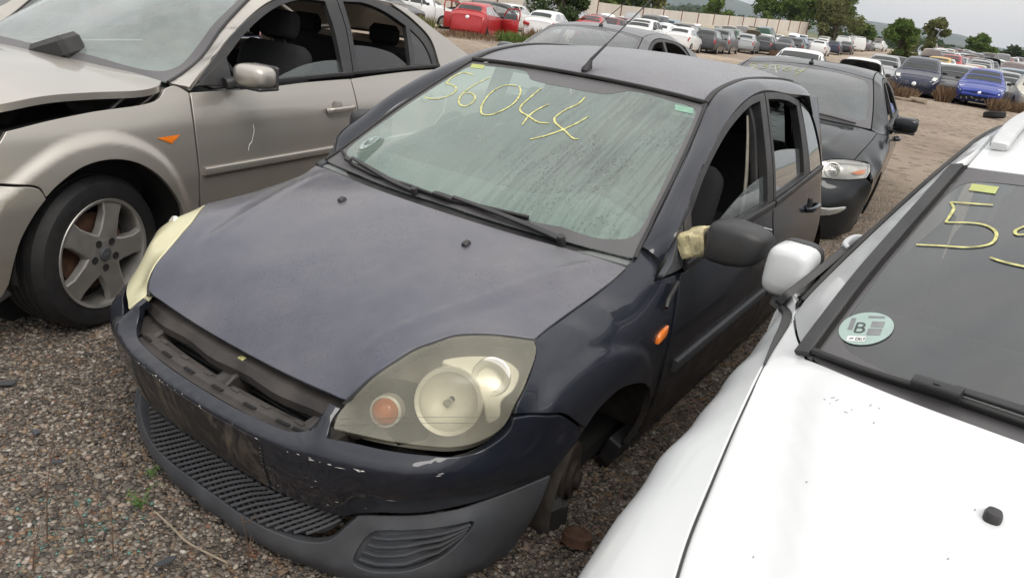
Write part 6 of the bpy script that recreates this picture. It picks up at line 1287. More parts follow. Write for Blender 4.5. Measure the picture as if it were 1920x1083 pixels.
        for x in (2.38, 3.30):
            z = .872; s0 = float(SB.f(x, z)); sweep('door_handle', crom([(x-.1, sg*(s0+.004), z), (x-.08, sg*(s0+.034), z+.003), (x+.08, sg*(s0+.036), z+.005), (x+.1, sg*(s0+.004), z)], 4), rrect(.026, .034, .8), pm, root)
        mirror_shell(root, (1.60, 1.005, 1.075), (.15, .20, .135), sg, pm, armto=(1.56, .88, 1.0))
        sweep('belt_seal', crom(A(l((1.55, 1.03), (2.3, 1.04), (3.6, 1.06)))*f+A((0, .004*sg, 0)), 4), rrect(.012, .02, .5), 'black_plastic', root)
        for cx in (.95, 3.80): loft('arch_liner', [[(cx+.37*math.cos(t), s*sg, .34+.37*math.sin(t)) for t in np.linspace(R_(-5), R_(185), 18)] for s in (.55, .75, .88)], 'dark_void', root, closed=False, cap=False)
    panel('front_door', loop(l((1.305, .985), (1.365, .80), (1.365, .6), (1.37, .26)), l((1.37, .26), (2.54, .26)), l((2.54, .26), (2.56, .6), (2.55, 1.035)), l((2.55, 1.035), (1.9, 1.03), (1.5, 1.01), (1.305, .985)), n=4), SIDE, pm, root, surf=SB.S, **kw)
    panel('rear_door', loop(l((2.555, .26), (3.25, .26)), l((3.25, .26), (3.32, .45), (3.5, .62), (3.62, .8), (3.62, 1.05)), l((3.62, 1.05), (3.1, 1.045), (2.555, 1.035)), l((2.555, 1.035), (2.565, .6), (2.555, .26)), n=4), SIDE, pm, root, surf=SB.S, **kw)
    panel('rear_quarter', loop(l((3.26, .26), (3.33, .45), (3.51, .62), (3.625, .8), (3.625, 1.05)), l((3.625, 1.05), (3.55, 1.2), (3.35, 1.35)), l((3.35, 1.35), (3.75, 1.28), (4.3, 1.08), (4.6, 1.03)), l((4.6, 1.03), (4.72, .7), (4.66, .3)), l((4.66, .3), (4.2, .3), (4.08, .58), (3.85, .69), (3.6, .6), (3.45, .35), (3.43, .26)), n=4), SIDE, pm, root, surf=SB.S, **kw)
    fo = loop(l((1.48, 1.012), (2.0, 1.035), (3.60, 1.06)), l((3.60, 1.06), (3.52, 1.18), (3.3, 1.33), (3.0, 1.39), (2.55, 1.415), (2.25, 1.40), (2.0, 1.34), (1.7, 1.18), (1.48, 1.012)), n=4)
    i1 = loop(l((1.66, 1.045), (2.0, 1.055), (2.48, 1.065)), l((2.48, 1.065), (2.49, 1.375)), l((2.49, 1.375), (2.27, 1.365), (2.05, 1.305), (1.82, 1.18), (1.66, 1.045)), n=4)
    i2 = loop(l((2.58, 1.07), (3.0, 1.075), (3.48, 1.085)), l((3.48, 1.085), (3.42, 1.17), (3.24, 1.295), (2.97, 1.36), (2.58, 1.378)), l((2.58, 1.378), (2.58, 1.07)), n=4)
    panel('window_frame', fo, SIDE, 'black_plastic', root, surf=SB.S, holes=[i1, i2], off=.001, **{**kw, 'depth': .03})
    panel('door_glass_pane', loop(l((2.58, 1.07), (3.0, 1.075), (3.48, 1.085)), l((3.48, 1.085), (3.2, 1.16), (2.58, 1.20)), l((2.58, 1.20), (2.58, 1.07)), n=4), SIDE, 'door_glass', root, surf=SB.S, off=-.015, **{**kw, 'gap': 0, 'depth': .004})
    WS = [(1.235, .755, 1.020), (1.42, .728, 1.115), (1.70, .675, 1.265), (1.995, .612, 1.405)]; GU = [(1.995, .612, 1.407), (2.2, .60, 1.445), (2.6, .592, 1.465), (3.0, .59, 1.455), (3.4, .59, 1.40), (3.8, .60, 1.27), (4.25, .63, 1.10)]
    po = loop(WS, GU, [GU[-1], p(4.3, 1.08)], l((4.3, 1.08), (3.75, 1.28), (3.35, 1.352), (3.0, 1.395), (2.55, 1.42), (2.25, 1.405), (2.0, 1.345), (1.7, 1.185), (1.47, 1.015), (1.31, .99)), [p(1.31, .99), G[-1], WS[0]], n=4)
    panel('a_pillar', po, PCH, pm, root, extra=[(1.5, .77, 1.125), (1.7, .73, 1.23), (2.0, .665, 1.385), (2.5, .635, 1.45), (3.0, .64, 1.435)], gap=.001, r=.002, depth=.02, res=.04, step=.03, mirror=True, reg=1e-4)
    h = np.vstack([[(2.06, 0, 1.463), (2.05, .3, 1.446)], [(a+.008, b-.008, c+.003) for a, b, c in crom(GU, 4)], [(4.15, .3, 1.16), (4.12, 0, 1.18)]]); ro = np.vstack([h[1:-1], (h*[1, -1, 1])[::-1]])
    panel('roof', ro, TOP, pm, root, extra=[(x, s, z-.07*s*s) for x, z in ((2.3, 1.492), (2.7, 1.50), (3.1, 1.487), (3.5, 1.42), (3.9, 1.285)) for s in (-.35, 0, .35)], gap=.001, res=.07, step=.05, reg=1e-4, label='flat-lit roof' if False else None)
    b_ = [(1.10, 0, 1.052), (1.12, .3, 1.046), (1.18, .6, 1.030), (1.228, .747, 1.020)]
    h = np.vstack([crom(b_, 4)[:-1], crom([(a, b-.006, c) for a, b, c in WS], 4)[:-1], crom([(1.99, .605, 1.405), (2.045, .3, 1.441), (2.058, 0, 1.456)], 4)]); wo = np.vstack([h[1:-1], (h*[1, -1, 1])[::-1]])
    w_, S_w = panel('windscreen', wo, TOP, 'far_screen_glass', root, [(x, s, z-.12*s*s) for x, z in ((1.3, 1.155), (1.5, 1.26), (1.7, 1.345), (1.9, 1.415)) for s in (-.35, 0, .35)], gap=.002, r=.001, depth=.004, res=.06, step=.03, reg=1e-4)
    c = crom([(1.20, 0, 0), (1.215, .3, 0), (1.265, .55, 0), (1.30, .64, 0), (1.36, .675, 0), (1.45, .668, 0), (1.70, .62, 0), (1.90, .575, 0), (1.945, .53, 0), (1.955, .40, 0), (1.975, .2, 0), (1.95, .1, 0), (1.945, 0, 0)], 3); co = np.vstack([c[1:-1], (c*[1, -1, 1])[::-1]])
    panel('screen_border', wo, TOP, 'frit', w_, surf=S_w, holes=[co], off=.0015, gap=.003, r=.0005, depth=.001, res=.06, step=.03)
    if strokes: ribbon('marker_number', S_w, strokes, .010, 'marker_faded', w_, off=.003, label=number_label)
    wp = sub('wiper', root)
    for bl in ([(1.19, .62, .02), (1.15, .3, .02), (1.13, -.02, .02)], [(1.14, -.1, .02), (1.15, -.4, .02), (1.2, -.66, .02)]): q = crom(A([(x, s, S_w.at([(x, s, 0)])[0][0][2]+hh) for x, s, hh in bl]), 6); sweep('blade', q, rrect(.018, .014, .6), 'rubber', wp)
    rp = 1.487
    if antenna == 'stub':
        an = sub('antenna', root); lathe('base', [(0, .05), (.008, .045), (.010, .02), (.022, .008), (.024, -.006)], 'rubber', an, 14, (2.12, 0, 1.477), (.2, 0, 1))
    else:
        an = sub('antenna', root); lathe('base', [(0, .03), (.012, .025), (.026, .008), (.028, -.006)], 'rubber', an, 14, (2.12, 0, 1.477), (.1, 0, 1)); tube('mast', [(2.125, 0, 1.50), (2.20, .06, 1.60), (2.36, .19, 1.79)], .005, 'rubber', an, 6)
    bt = [[(x, s, z-.06*abs(s)**2) for s in np.linspace(-.74, .74, 9)] for x, z in ((4.05, 1.18), (4.3, 1.09), (4.6, 1.06), (4.75, .98), (4.80, .7), (4.76, .3))]; loft('boot_lid', bt, pm, root, closed=False, cap=False)
    box('engine_bay', (.75, 0, .50), (.8, 1.3, .44), 'dark_void', root, bev=.05); box('floor_pan', (2.4, 0, .26), (3.6, 1.5, .1), 'dark_void', root, bev=.02)
    cabin(root, 2.25, .56, w=.38, dashx=(1.35, 1.80), dz=1.0, dm='black_plastic')
    hl2 = [[(x, s, z) for s in np.linspace(-.56, .56, 5)] for x, z in ((2.08, 1.41), (2.6, 1.45), (3.1, 1.435), (3.5, 1.36))]; loft('headlining', hl2, 'cloth_dark', root, closed=False, cap=False)
    return S_w
plain('lamp_white', (.62, .62, .60), .35, metal=.3, var=.1)
glass('far_screen_glass', (.45, .50, .50), film=.24, filmc=(.30, .33, .335))
black = thing('executive_car', 'black saloon with clear headlights parked nose-in behind the blue hatchback', 'car', None, pose(4.9736, -.1356, -.0277, -.1023))
D5 = lambda x0, s0, k: [[(x0+.10*k, s0+.07, 0), (x0+.10*k, s0, 0), (x0+.05*k, s0, 0)], [(x0+.05*k, s0, 0), (x0+.055*k, s0+.05, 0), (x0+.02*k, s0+.07, 0), (x0-.02*k, s0+.04, 0), (x0-.02*k, s0, 0)]]
D3 = lambda x0, s0: [[(x0+.10, s0, 0), (x0+.10, s0+.06, 0), (x0+.05, s0+.02, 0), (x0+.03, s0+.07, 0), (x0-.02, s0+.03, 0), (x0-.01, s0-.01, 0)]]
D6 = lambda x0, s0: [[(x0+.11, s0+.06, 0), (x0+.05, s0+.01, 0), (x0, s0, 0), (x0-.02, s0+.04, 0), (x0+.02, s0+.07, 0), (x0+.03, s0+.02, 0)]]
D4 = lambda x0, s0: [[(x0+.11, s0+.02, 0), (x0+.03, s0, 0), (x0+.03, s0+.08, 0)], [(x0+.12, s0+.09, 0), (x0+.02, s0+.06, 0), (x0-.10, s0+.02, 0)]]
big_saloon(black, 'black_car_paint', D5(1.84, -.54, 1)+D3(1.83, -.43)+D5(1.82, -.32, 1)+D6(1.81, -.20)+D4(1.80, -.09), 'hand-painted yellow number 53564')
grey = thing('family_saloon_car', 'grey saloon with a whip aerial, only its roof showing over the blue hatchback', 'car', None, pose(5.3722, -2.8084, .0381, -.0931))
big_saloon(grey, 'grey_car_paint', None, None, 'mast')
# ================================================================== ground, hills, wall, trees
def gz(d): return .0002*np.maximum(0, np.minimum(d, 150.)-35)**2
HR = 5200.
RIDGE = [(-180, 90), (-70, 250), (-34, 235), (-24, 230), (-20.5, 215), (-18.8, 190), (-17.2, 180), (-16., 172), (-12.5, 168), (-10.3, 165), (-8.2, 160), (-6.6, 158), (-4.7, 150), (-4.1, 122), (-2.7, 108), (-.3, 92), (3., 70), (20, 60), (60, 80), (180, 90)]
def height(x, y):
    d = np.hypot(x-CAM1[0], y-CAM1[1]); a = np.degrees(np.arctan2(y-CAM1[1], x-CAM1[0]))
    rid = .96*np.interp(a, [q[0] for q in RIDGE], [q[1] for q in RIDGE])
    wob = 3*np.sin(a*1.1)+1.5*np.sin(a*2.9+1)+.6*np.sin(a*9.3)
    t = np.clip((d-900)/(HR-900), 0, 1); t2 = np.clip((t-.45)/.5, 0, 1); far = (rid+wob)*(.25*t+.75*(t2*t2*(3-2*t2)))
    mid = 9*np.clip((d-300)/900, 0, 1)*(1+.5*np.sin(a*.9+2))
    back = np.clip((d-HR)/1500, 0, 1)
    wr = np.clip((a+12.)/3.5, 0, 1)*np.clip((40-a)/20, 0, 1); wr = wr*wr*(3-2*wr); dc = np.minimum(d, 150.); lin = .024*np.maximum(0, dc-48)*np.clip((dc-44)/20, 0, 1)
    return gz(d)*(1-wr)+lin*wr+far*(1-.4*back)+mid
plain('rust_red_post', (.16, .045, .030), .8, var=.4, scale=8)
def mk_ground():
    b = NB('gravel_ground'); geo = b.n('ShaderNodeNewGeometry'); pos = geo.outputs['Position']
    ln = b.n('ShaderNodeVectorMath', {0: pos}, operation='LENGTH').outputs['Value']
    v1 = b.n('ShaderNodeTexVoronoi', {'Scale': 75., 'Vector': pos}); v2 = b.n('ShaderNodeTexVoronoi', {'Scale': 38., 'Vector': pos}); v3 = b.n('ShaderNodeTexVoronoi', {'Scale': 9., 'Vector': pos})
    hue = b.n('ShaderNodeSeparateColor', {0: v1.outputs['Color']}).outputs[0]; hue2 = b.n('ShaderNodeSeparateColor', {0: v2.outputs['Color']}).outputs[1]; hue3 = b.n('ShaderNodeSeparateColor', {0: v3.outputs['Color']}).outputs[1]
    stops = [(0, (.045, .038, .033)), (.25, (.095, .080, .066)), (.5, (.16, .132, .105)), (.72, (.24, .205, .165)), (.86, (.22, .135, .075)), (.94, (.38, .35, .30)), (1, (.20, .09, .05))]
    c = b.mix(b.ramp(hue2, .6, .62), b.cramp(hue, stops), b.cramp(hue2, stops))
    big = b.noise(.8, 6, .6, pos); far_c = b.mix(b.ramp(b.noise(2.2, 8, .75, pos), .3, .7), (.19, .146, .110), (.36, .29, .225)); far_c = b.mix(b.ramp(b.noise(.16, 5, .6, pos), .4, .62), far_c, (.40, .325, .25)); far_c = b.mix(b.math('MULTIPLY', b.ramp(hue3, .80, .86), .6), far_c, (.10, .08, .065))
    c = b.mix(b.ramp(ln, 5., 13.), b.mix(b.math('MULTIPLY', b.ramp(big, .4, .65), .35), c, (.085, .07, .057)), far_c)
    # fields beyond the yard
    fld = b.mix(b.ramp(b.noise(.006, 4, .6, pos), .42, .58), (.085, .115, .045), (.165, .155, .075)); fld = b.mix(b.ramp(b.noise(.02, 5, .6, pos), .50, .60), fld, (.040, .065, .030))
    hill = b.mix(b.ramp(b.noise(.0045, 8, .7, pos), .44, .58), (.030, .048, .030), (.075, .088, .055))
    c = b.mix(b.ramp(ln, 150., 175.), c, fld); c = b.mix(b.ramp(ln, 2200., 3000.), c, hill)
    hgt = b.math('ADD', b.math('MULTIPLY', v1.outputs['Distance'], -1.), b.math('MULTIPLY', v2.outputs['Distance'], -1.2))
    near = b.ramp(ln, 60., 20.); bp = b.n('ShaderNodeBump', {'Height': hgt, 'Strength': b.math('MULTIPLY', near, .9), 'Distance': .02}).outputs[0]
    return b.done(b.bsdf(base=c, rough=.92, normal=bp, spec=.25))
mk_ground()
rads = np.r_[np.linspace(0, 60, 61)[1:], np.linspace(64, 200, 35), np.geomspace(215, 6400, 56)]; angs = np.r_[np.linspace(-180, -60, 25)[:-1], np.linspace(-60, 15, 151)[:-1], np.linspace(15, 180, 34)[:-1]]
V = [(CAM1[0], CAM1[1], GZ)]; F = []; nA = len(angs)
for r in rads:
    a = np.radians(angs); x = CAM1[0]+r*np.cos(a); y = CAM1[1]+r*np.sin(a); z = GZ+height(x, y)
    if r < 40: z = z+.012*np.sin(x*1.7+y*.8)*np.sin(y*1.3)-.006
    V += list(zip(x, y, z))
for i in range(nA): F.append((0, 1+i, 1+(i+1) % nA))
for k in range(len(rads)-1):
    for i in range(nA): j = (i+1) % nA; F.append((1+k*nA+i, 1+(k+1)*nA+i, 1+(k+1)*nA+j, 1+k*nA+j))
Vb = A(V)*[1, -1, 1]-A((0, 0, GZ)); me = rawmesh('ground', Vb, F)
bm = bmesh.new(); bm.from_mesh(me); bmesh.ops.recalc_face_normals(bm, faces=bm.faces)
if sum(f.normal.z for f in bm.faces) < 0: bmesh.ops.reverse_faces(bm, faces=bm.faces)
bm.to_mesh(me); bm.free()
ground = obj('ground', me, 'gravel_ground'); ground['kind'] = 'structure'; ground['label'] = 'brown gravel yard, fields and hills beyond'
def gpt(x, y): return (x, y, GZ+float(height(np.array([x]), np.array([y]))[0]))
# ---- loose gravel lying on the yard near the camera
def mk_peb():
    b = NB('pebble'); g = b.n('ShaderNodeNewGeometry'); r = g.outputs['Random Per Island']
    c = b.cramp(r, [(0, (.050, .044, .040)), (.24, (.090, .078, .068)), (.48, (.145, .124, .104)), (.68, (.215, .187, .157)), (.80, (.29, .255, .215)), (.86, (.25, .165, .095)), (.93, (.40, .37, .32)), (.965, (.20, .095, .06)), (1, (.50, .47, .43))])
    c = b.mix(b.math('MULTIPLY', b.noise(90., 4), .30), c, (.09, .075, .06)); return b.done(b.bsdf(base=c, rough=.8, spec=.3))
mk_peb()
ico = bmesh.new(); bmesh.ops.create_icosphere(ico, subdivisions=1, radius=1.); IV = A([v.co for v in ico.verts]); IF = np.array([[v.index for v in f.verts] for f in ico.faces]); ico.free()
rng = np.random.default_rng(5)
def pebbles(name, regs, mat_, smin, smax, flat=.6, seed=1, label=None):
    g = np.random.default_rng(seed); Vs = []; Fs = []; n0 = 0
    for (x0, x1, y0, y1, dens) in regs:
        n = int((x1-x0)*(y1-y0)*dens); px_r = g.uniform(x0, x1, n); py_r = g.uniform(y0, y1, n)
        sz = smin*(smax/smin)**(g.random(n)**1.9)
        jit = 1+g.uniform(-.28, .28, (n, 12, 1)); Rz = g.uniform(0, 6.28, n); an = np.stack([np.ones(n), g.uniform(.6, .95, n), g.uniform(flat*.6, flat*1.2, n)], 1)
        v = IV[None]*jit*an[:, None, :]*sz[:, None, None]; c, s_ = np.cos(Rz), np.sin(Rz); tl = g.uniform(-.5, .5, n)
        vx = v[:, :, 0]*c[:, None]-v[:, :, 1]*s_[:, None]; vy = v[:, :, 0]*s_[:, None]+v[:, :, 1]*c[:, None]; vz = v[:, :, 2]+vx*np.sin(tl)[:, None]*.5
        z = .012*np.sin(px_r*1.7+py_r*.8)*np.sin(py_r*1.3)-.006+sz*g.uniform(.0, .35, n)
        Vs.append(np.stack([vx+px_r[:, None], -(vy+py_r[:, None]), vz+z[:, None]], 2).reshape(-1, 3)); Fs.append((IF[None]+(n0+np.arange(n)*12)[:, None, None]).reshape(-1, 3)); n0 += n*12
    V = np.vstack(Vs); F = np.vstack(Fs); me = bpy.data.meshes.new(name); me.vertices.add(len(V)); me.vertices.foreach_set('co', V.ravel().astype(np.float32))
    me.loops.add(len(F)*3); me.loops.foreach_set('vertex_index', F[:, ::-1].ravel().astype(np.int32)); me.polygons.add(len(F)); me.polygons.foreach_set('loop_start', np.arange(0, len(F)*3, 3, dtype=np.int32)); me.update(); me.validate()
    o = obj(name, me, mat_); o['kind'] = 'stuff'
    if label: o['label'] = label
    return o
pebbles('gravel', [(-.75, .50, -1.75, .1, 13000), (.50, 1.3, -2.2, -.9, 6500), (-.55, .45, .1, .72, 7500), (.35, 1.5, .55, 1.30, 9000), (1.5, 3.0, .80, 1.30, 4000), (2.0, 4.6, .7, 1.6, 1200)], 'pebble', .0030, .0120, flat=.5, label='loose mixed gravel on the yard')
pebbles('larger_stones', [(-.75, .5, -1.75, .1, 85), (.5, 1.3, -2.2, -.9, 50), (.35, 1.5, .55, 1.3, 70), (-.5, .4, .1, .7, 60)], 'pebble', .011, .021, .45, 33, 'larger stones among the gravel')
# crumbs of broken window glass and scraps of plastic
plain('glass_crumb', (.075, .16, .135), .3, var=.4, scale=60)
pebbles('broken_glass', [(-.30, -.10, -.40, -.14, 2000), (-.22, -.02, -.22, .02, 1300), (-.36, -.20, -.30, -.05, 1500), (-.05, .1, -.35, -.15, 350)], 'glass_crumb', .003, .009, .45, 9, 'green crumbs of broken window glass')
def scrap(x, y, w, h, rz, mat_, label, cat='scrap', name='plastic_scrap', bent=.01):
    g = random.Random(int(x*1000)+int(y*77)); n = 6; P = []
    for k in range(n): a = 2*math.pi*k/n; P.append((w*math.cos(a)*g.uniform(.7, 1.1), h*math.sin(a)*g.uniform(.7, 1.1), g.uniform(0, bent)))
    V = []; 
    for dz in (.014, .017): V += [(px*math.cos(rz)-py*math.sin(rz)+x, px*math.sin(rz)+py*math.cos(rz)+y, pz+dz+GZ) for px, py, pz in P]
    F = [tuple(range(n)), tuple(range(n, 2*n))]+[(k, (k+1) % n, n+(k+1) % n, n+k) for k in range(n)]
    o = solid(name, [W(v) for v in V], F, mat_, None, False); return tag(o, label, cat)
for x, y, w, h, rz, lb in ((-.005, -1.06, .035, .022, .4, 'dark grey plastic scrap beside the silver car, at the left edge'), (-.07, -.70, .022, .016, 1.2, 'small blue-grey plastic scrap among the pebbles, left foreground'), (-.10, -.50, .02, .012, .2, 'small pale grey plastic shard left of the broken glass'), (.60, -1.86, .06, .03, .8, 'black plastic scrap by the silver car\'s front tyre'), (.102, .176, .028, .012, .3, 'grey plastic shard below the blue bumper\'s middle'), (-.119, .098, .035, .014, .1, 'dark plastic scrap at the bottom edge of the picture')): scrap(x, y, w, h, rz, 'grey_plastic', lb)
cp = lathe('rusty_cap', [(0, .035), (.035, .034), (.045, .026), (.047, 0)], 'rust', None, 22, W((.715, .861, GZ+.012)), (.25, .1, 1), False); tag(cp, 'round rusty brown cap on the gravel beside the missing front wheel', 'cap')
plain('weed_green', (.085, .17, .035), .6, var=.4, scale=40); plain('dry_stalk', (.11, .065, .042), .85, var=.4, scale=40); plain('dry_grass', (.23, .17, .10), .9, var=.4, scale=30); plain('stick_wood', (.27, .22, .16), .85, var=.25, scale=30)
def weed(x, y, n, h, spread, lab, seed, mat_='weed_green', cat='weed', name='weed'):
    g = random.Random(seed); root = thing(name, lab, cat); root.location = W(gpt(x, y)); parts = []; st = []
    for k in range(n):
        a = g.uniform(0, 6.28); r = spread*g.uniform(.3, 1); tip = A((r*math.cos(a), r*math.sin(a), h*g.uniform(.5, 1))); base = A((g.uniform(-.01, .01), g.uniform(-.01, .01), 0))
        pth = crom([base, base*.5+tip*A((.35, .35, .6)), tip], 4); st.append(sweepv(pth, circ(.0012*max(1, h/.12), 4), (.1, .2, 1), scale=np.linspace(1, .5, len(pth))))
        for t in np.linspace(.25, 1, 6):
            p = base+(tip-base)*A((t, t, t**.8)); b_ = g.uniform(0, 6.28); L_ = h*.22*g.uniform(.6, 1.2); d = A((math.cos(b_), math.sin(b_), g.uniform(-.1, .7))); d /= np.linalg.norm(d); w = np.cross(d, (0, 0, 1)); w = w/np.linalg.norm(w)*L_*.22
            parts.append(([p, p+d*L_*.5+w, p+d*L_, p+d*L_*.5-w], [(0, 1, 2), (0, 2, 3)]))
    V, F = merge(*parts); obj('leaves', rawmesh('leaves', V, F, None, False), mat_, root); V, F = merge(*st); obj('stems', rawmesh('stems', V, F), mat_, root); return root
weed(-.037, -.165, 9, .055, .05, 'small bright green weed in the gravel before the blue bumper', 3); weed(.064, -.266, 7, .045, .04, 'low green weed closer to the blue bumper\'s corner', 5)
def stalk(x, y, h, lean, lab, seed, tw=6):
    g = random.Random(seed); root = thing('dry_stalk', lab, 'stalk'); root.location = W(gpt(x, y)); tip = A((lean[0], lean[1], h)); m_ = A((lean[0]*.35, lean[1]*.35, h*.5)); pth = crom([(0, 0, 0), m_, tip], 8); V, F = sweepv(pth, circ(.0022, 5), (.1, .2, 1), scale=np.linspace(1, .35, len(pth))); obj('stem', rawmesh('stem', V, F), 'dry_stalk', root)
    for k in range(tw):
        p = pth[int(g.uniform(.25, .95)*(len(pth)-1))]; a = g.uniform(0, 6.28); L_ = h*g.uniform(.12, .3); e_ = p+A((math.cos(a)*.7, math.sin(a)*.7, .6))*L_; V, F = sweepv(crom([p, (p+e_)/2+A((0, 0, -.1*L_)), e_], 3), circ(.0011, 4), (.1, .2, 1)); obj('twig', rawmesh('twig', V, F), 'dry_stalk', root)
stalk(-.27, -.20, .30, (.07, .05), 'tall dry brown stalk at the lower left corner', 1); stalk(-.205, -.12, .17, (-.02, .03), 'shorter dry stalk right of the tallest one, lower left', 2); stalk(-.34, -.12, .13, (.03, .0), 'thin dry stalk nearest the lower left corner', 3, 4); stalk(.02, .26, .20, (-.03, -.01), 'dry stalk standing before the lower grille', 4, 7); stalk(-.19, -.02, .14, (.02, .03), 'dry stalk between the tall stalk and the bumper', 6, 4)
tw = tube('stick', [W((a, b, GZ+.018)) for a, b in crom([(-.03, -.09, 0), (-.035, .0, 0), (-.04, .07, 0), (-.015, .215, 0)], 5)[:, :2]], .0028, 'stick_wood', None, 6, False); tag(tw, 'long pale dry stick lying on the gravel before the bumper', 'stick')
# ---- concrete panel wall with steel posts
b = NB('wall_concrete'); pos = b.n('ShaderNodeNewGeometry').outputs['Position']; st_ = b.noise(1., 5, .6, b.n('ShaderNodeMapping', {'Vector': pos, 'Scale': (1.2, 1.2, .25)}).outputs[0]); oi = b.n('ShaderNodeObjectInfo').outputs['Random']
c = b.mix(b.ramp(st_, .35, .7), (.62, .565, .49), (.50, .45, .385)); c = b.mix(b.math('MULTIPLY', oi, .25), c, (.70, .65, .58)); b.done(b.bsdf(base=c, rough=.9))
WALL = [(20.5, -24.6), (27.6, -26.3), (34.8, -28.0), (41.2, -29.4), (48.0, -30.9), (55.0, -32.2), (62.0, -33.3), (67.0, -33.45), (72.0, -33.5), (77.0, -33.5), (81.8, -33.4), (86.2, -33.2), (90.5, -32.9), (94.7, -32.5), (98.6, -32.0), (102.0, -31.5), (105.3, -30.9), (108.5, -30.3), (111.4, -29.6), (114.1, -28.9), (116.4, -28.3)]
wl = thing('boundary_wall', 'long beige concrete panel wall with rust-red posts behind the parked cars', 'wall')
for i, (x, y) in enumerate(WALL):
    z0 = gpt(x, y)[2]-GZ; hgt_ = 3.6 if i <= 6 else 2.35+.55*min(1, (i-7)/12)
    V, F = boxv((x, -y, z0+hgt_/2), (.18, .18, hgt_+.12), None, .01); solid('post', V, F, 'rust_red_post', wl, False)
    if i < len(WALL)-1:
        x2, y2 = WALL[i+1]; h2 = 3.6 if i+1 <= 6 else 2.35+.55*min(1, (i-6)/12); hh = 3.6 if i < 6 else min(hgt_, h2) if i > 6 else 2.35
        d = A((x2-x, -(y2-y))); L_ = np.linalg.norm(d); d /= L_; n_ = A((-d[1], d[0])); zz = gpt(x2, y2)[2]-GZ; P = []
        for (bx, by, bz, hq) in ((x+d[0]*.1, -y+d[1]*.1, z0, hh if i > 6 else hh), (x2-d[0]*.1, -y2-d[1]*.1, zz, h2 if i > 6 else hh)):
            for o_ in (-.06, .06): P += [(bx+n_[0]*o_, by+n_[1]*o_, bz-.3), (bx+n_[0]*o_, by+n_[1]*o_, bz+hq)]
        solid('panel', P, [(0, 1, 3, 2), (4, 6, 7, 5), (0, 4, 5, 1), (2, 3, 7, 6), (1, 5, 7, 3), (0, 2, 6, 4)], 'wall_concrete', wl, False)
# ---- trees and bushes
def leafmat(name, a, b2):
    b = NB(name); g = b.n('ShaderNodeNewGeometry'); c = b.mix(g.outputs['Random Per Island'], a, b2); df = b.n('ShaderNodeBsdfDiffuse', {'Color': c}); tr = b.n('ShaderNodeBsdfTranslucent', {'Color': c}); return b.done(b.n('ShaderNodeMixShader', {0: .3, 1: df, 2: tr}))
leafmat('leaf_green', (.070, .115, .028), (.155, .215, .065)); leafmat('leaf_olive', (.11, .125, .045), (.21, .215, .095)); leafmat('leaf_dark', (.040, .064, .026), (.085, .115, .048)); leafmat('leaf_dry', (.13, .085, .055), (.26, .18, .11))
plain('bark', (.075, .055, .040), .9, var=.35, scale=4)
def tree(name, x, y, h, rx, mat_, lab, seed, n=2600, trunk=.28, leaf=.16, low=.18, group=None, lobes=17, zb=0., cat='tree'):
    g = np.random.default_rng(seed); root = thing(name, lab, cat, group); root.location = W(gpt(x, y))+Vector((0, 0, zb))
    cen = []; 
    for k in range(lobes):
        a = g.uniform(0, 6.28); r = rx*.78*g.random()**.5; z = h*(low+.12+(.86-low-.12)*g.random()); r *= 1-.45*((z/h-.5)/.5)**2 if z > h*.5 else 1; cen.append((r*math.cos(a), r*math.sin(a), z, rx*g.uniform(.20, .40)))
    tubes = [sweepv(crom([(0, 0, -.3), (g.uniform(-.03, .03)*h, g.uniform(-.03, .03)*h, h*.3), (0, 0, h*.62)], 4), circ(h*.022, 7), (.1, .1, 1), scale=np.linspace(1.3, .5, 9))]
    for cx, cy, cz, cr in cen: p0 = A((0, 0, h*g.uniform(.15, .45))); tubes.append(sweepv(crom([p0, (p0+A((cx, cy, cz)))/2+A((0, 0, .05*h)), (cx, cy, cz)], 3), circ(h*.009, 5), (.1, .1, 1), scale=np.linspace(1, .3, 7)))
    V, F = merge(*tubes); obj('trunk', rawmesh('trunk', V, F), 'bark', root)
    ci = g.integers(0, lobes, n); C_ = A(cen)[ci]; dv = g.normal(size=(n, 3)); dv /= np.linalg.norm(dv, axis=1)[:, None]; rr = C_[:, 3]*(.25+.95*g.random(n)**.7); P = C_[:, :3]+dv*rr[:, None]*A((1, 1, .8)); P[:, 2] = np.maximum(P[:, 2], h*.03)
    e1 = g.normal(size=(n, 3)); e1 /= np.linalg.norm(e1, axis=1)[:, None]; e2 = np.cross(e1, g.normal(size=(n, 3))); e2 /= np.linalg.norm(e2, axis=1)[:, None]; sz = leaf*g.uniform(.6, 1.4, n)[:, None]
    V = np.stack([P-e1*sz, P+e2*sz*.55, P+e1*sz, P-e2*sz*.55], 1).reshape(-1, 3); F = [(4*i, 4*i+1, 4*i+2, 4*i+3) for i in range(n)]; obj('crown', rawmesh('crown', V, F, None, False), mat_, root); return root
def polar(azd, D): a = R_(azd); return CAM1[0]+D*math.cos(a), CAM1[1]+D*math.sin(a)
TG = 'trees beyond the yard'
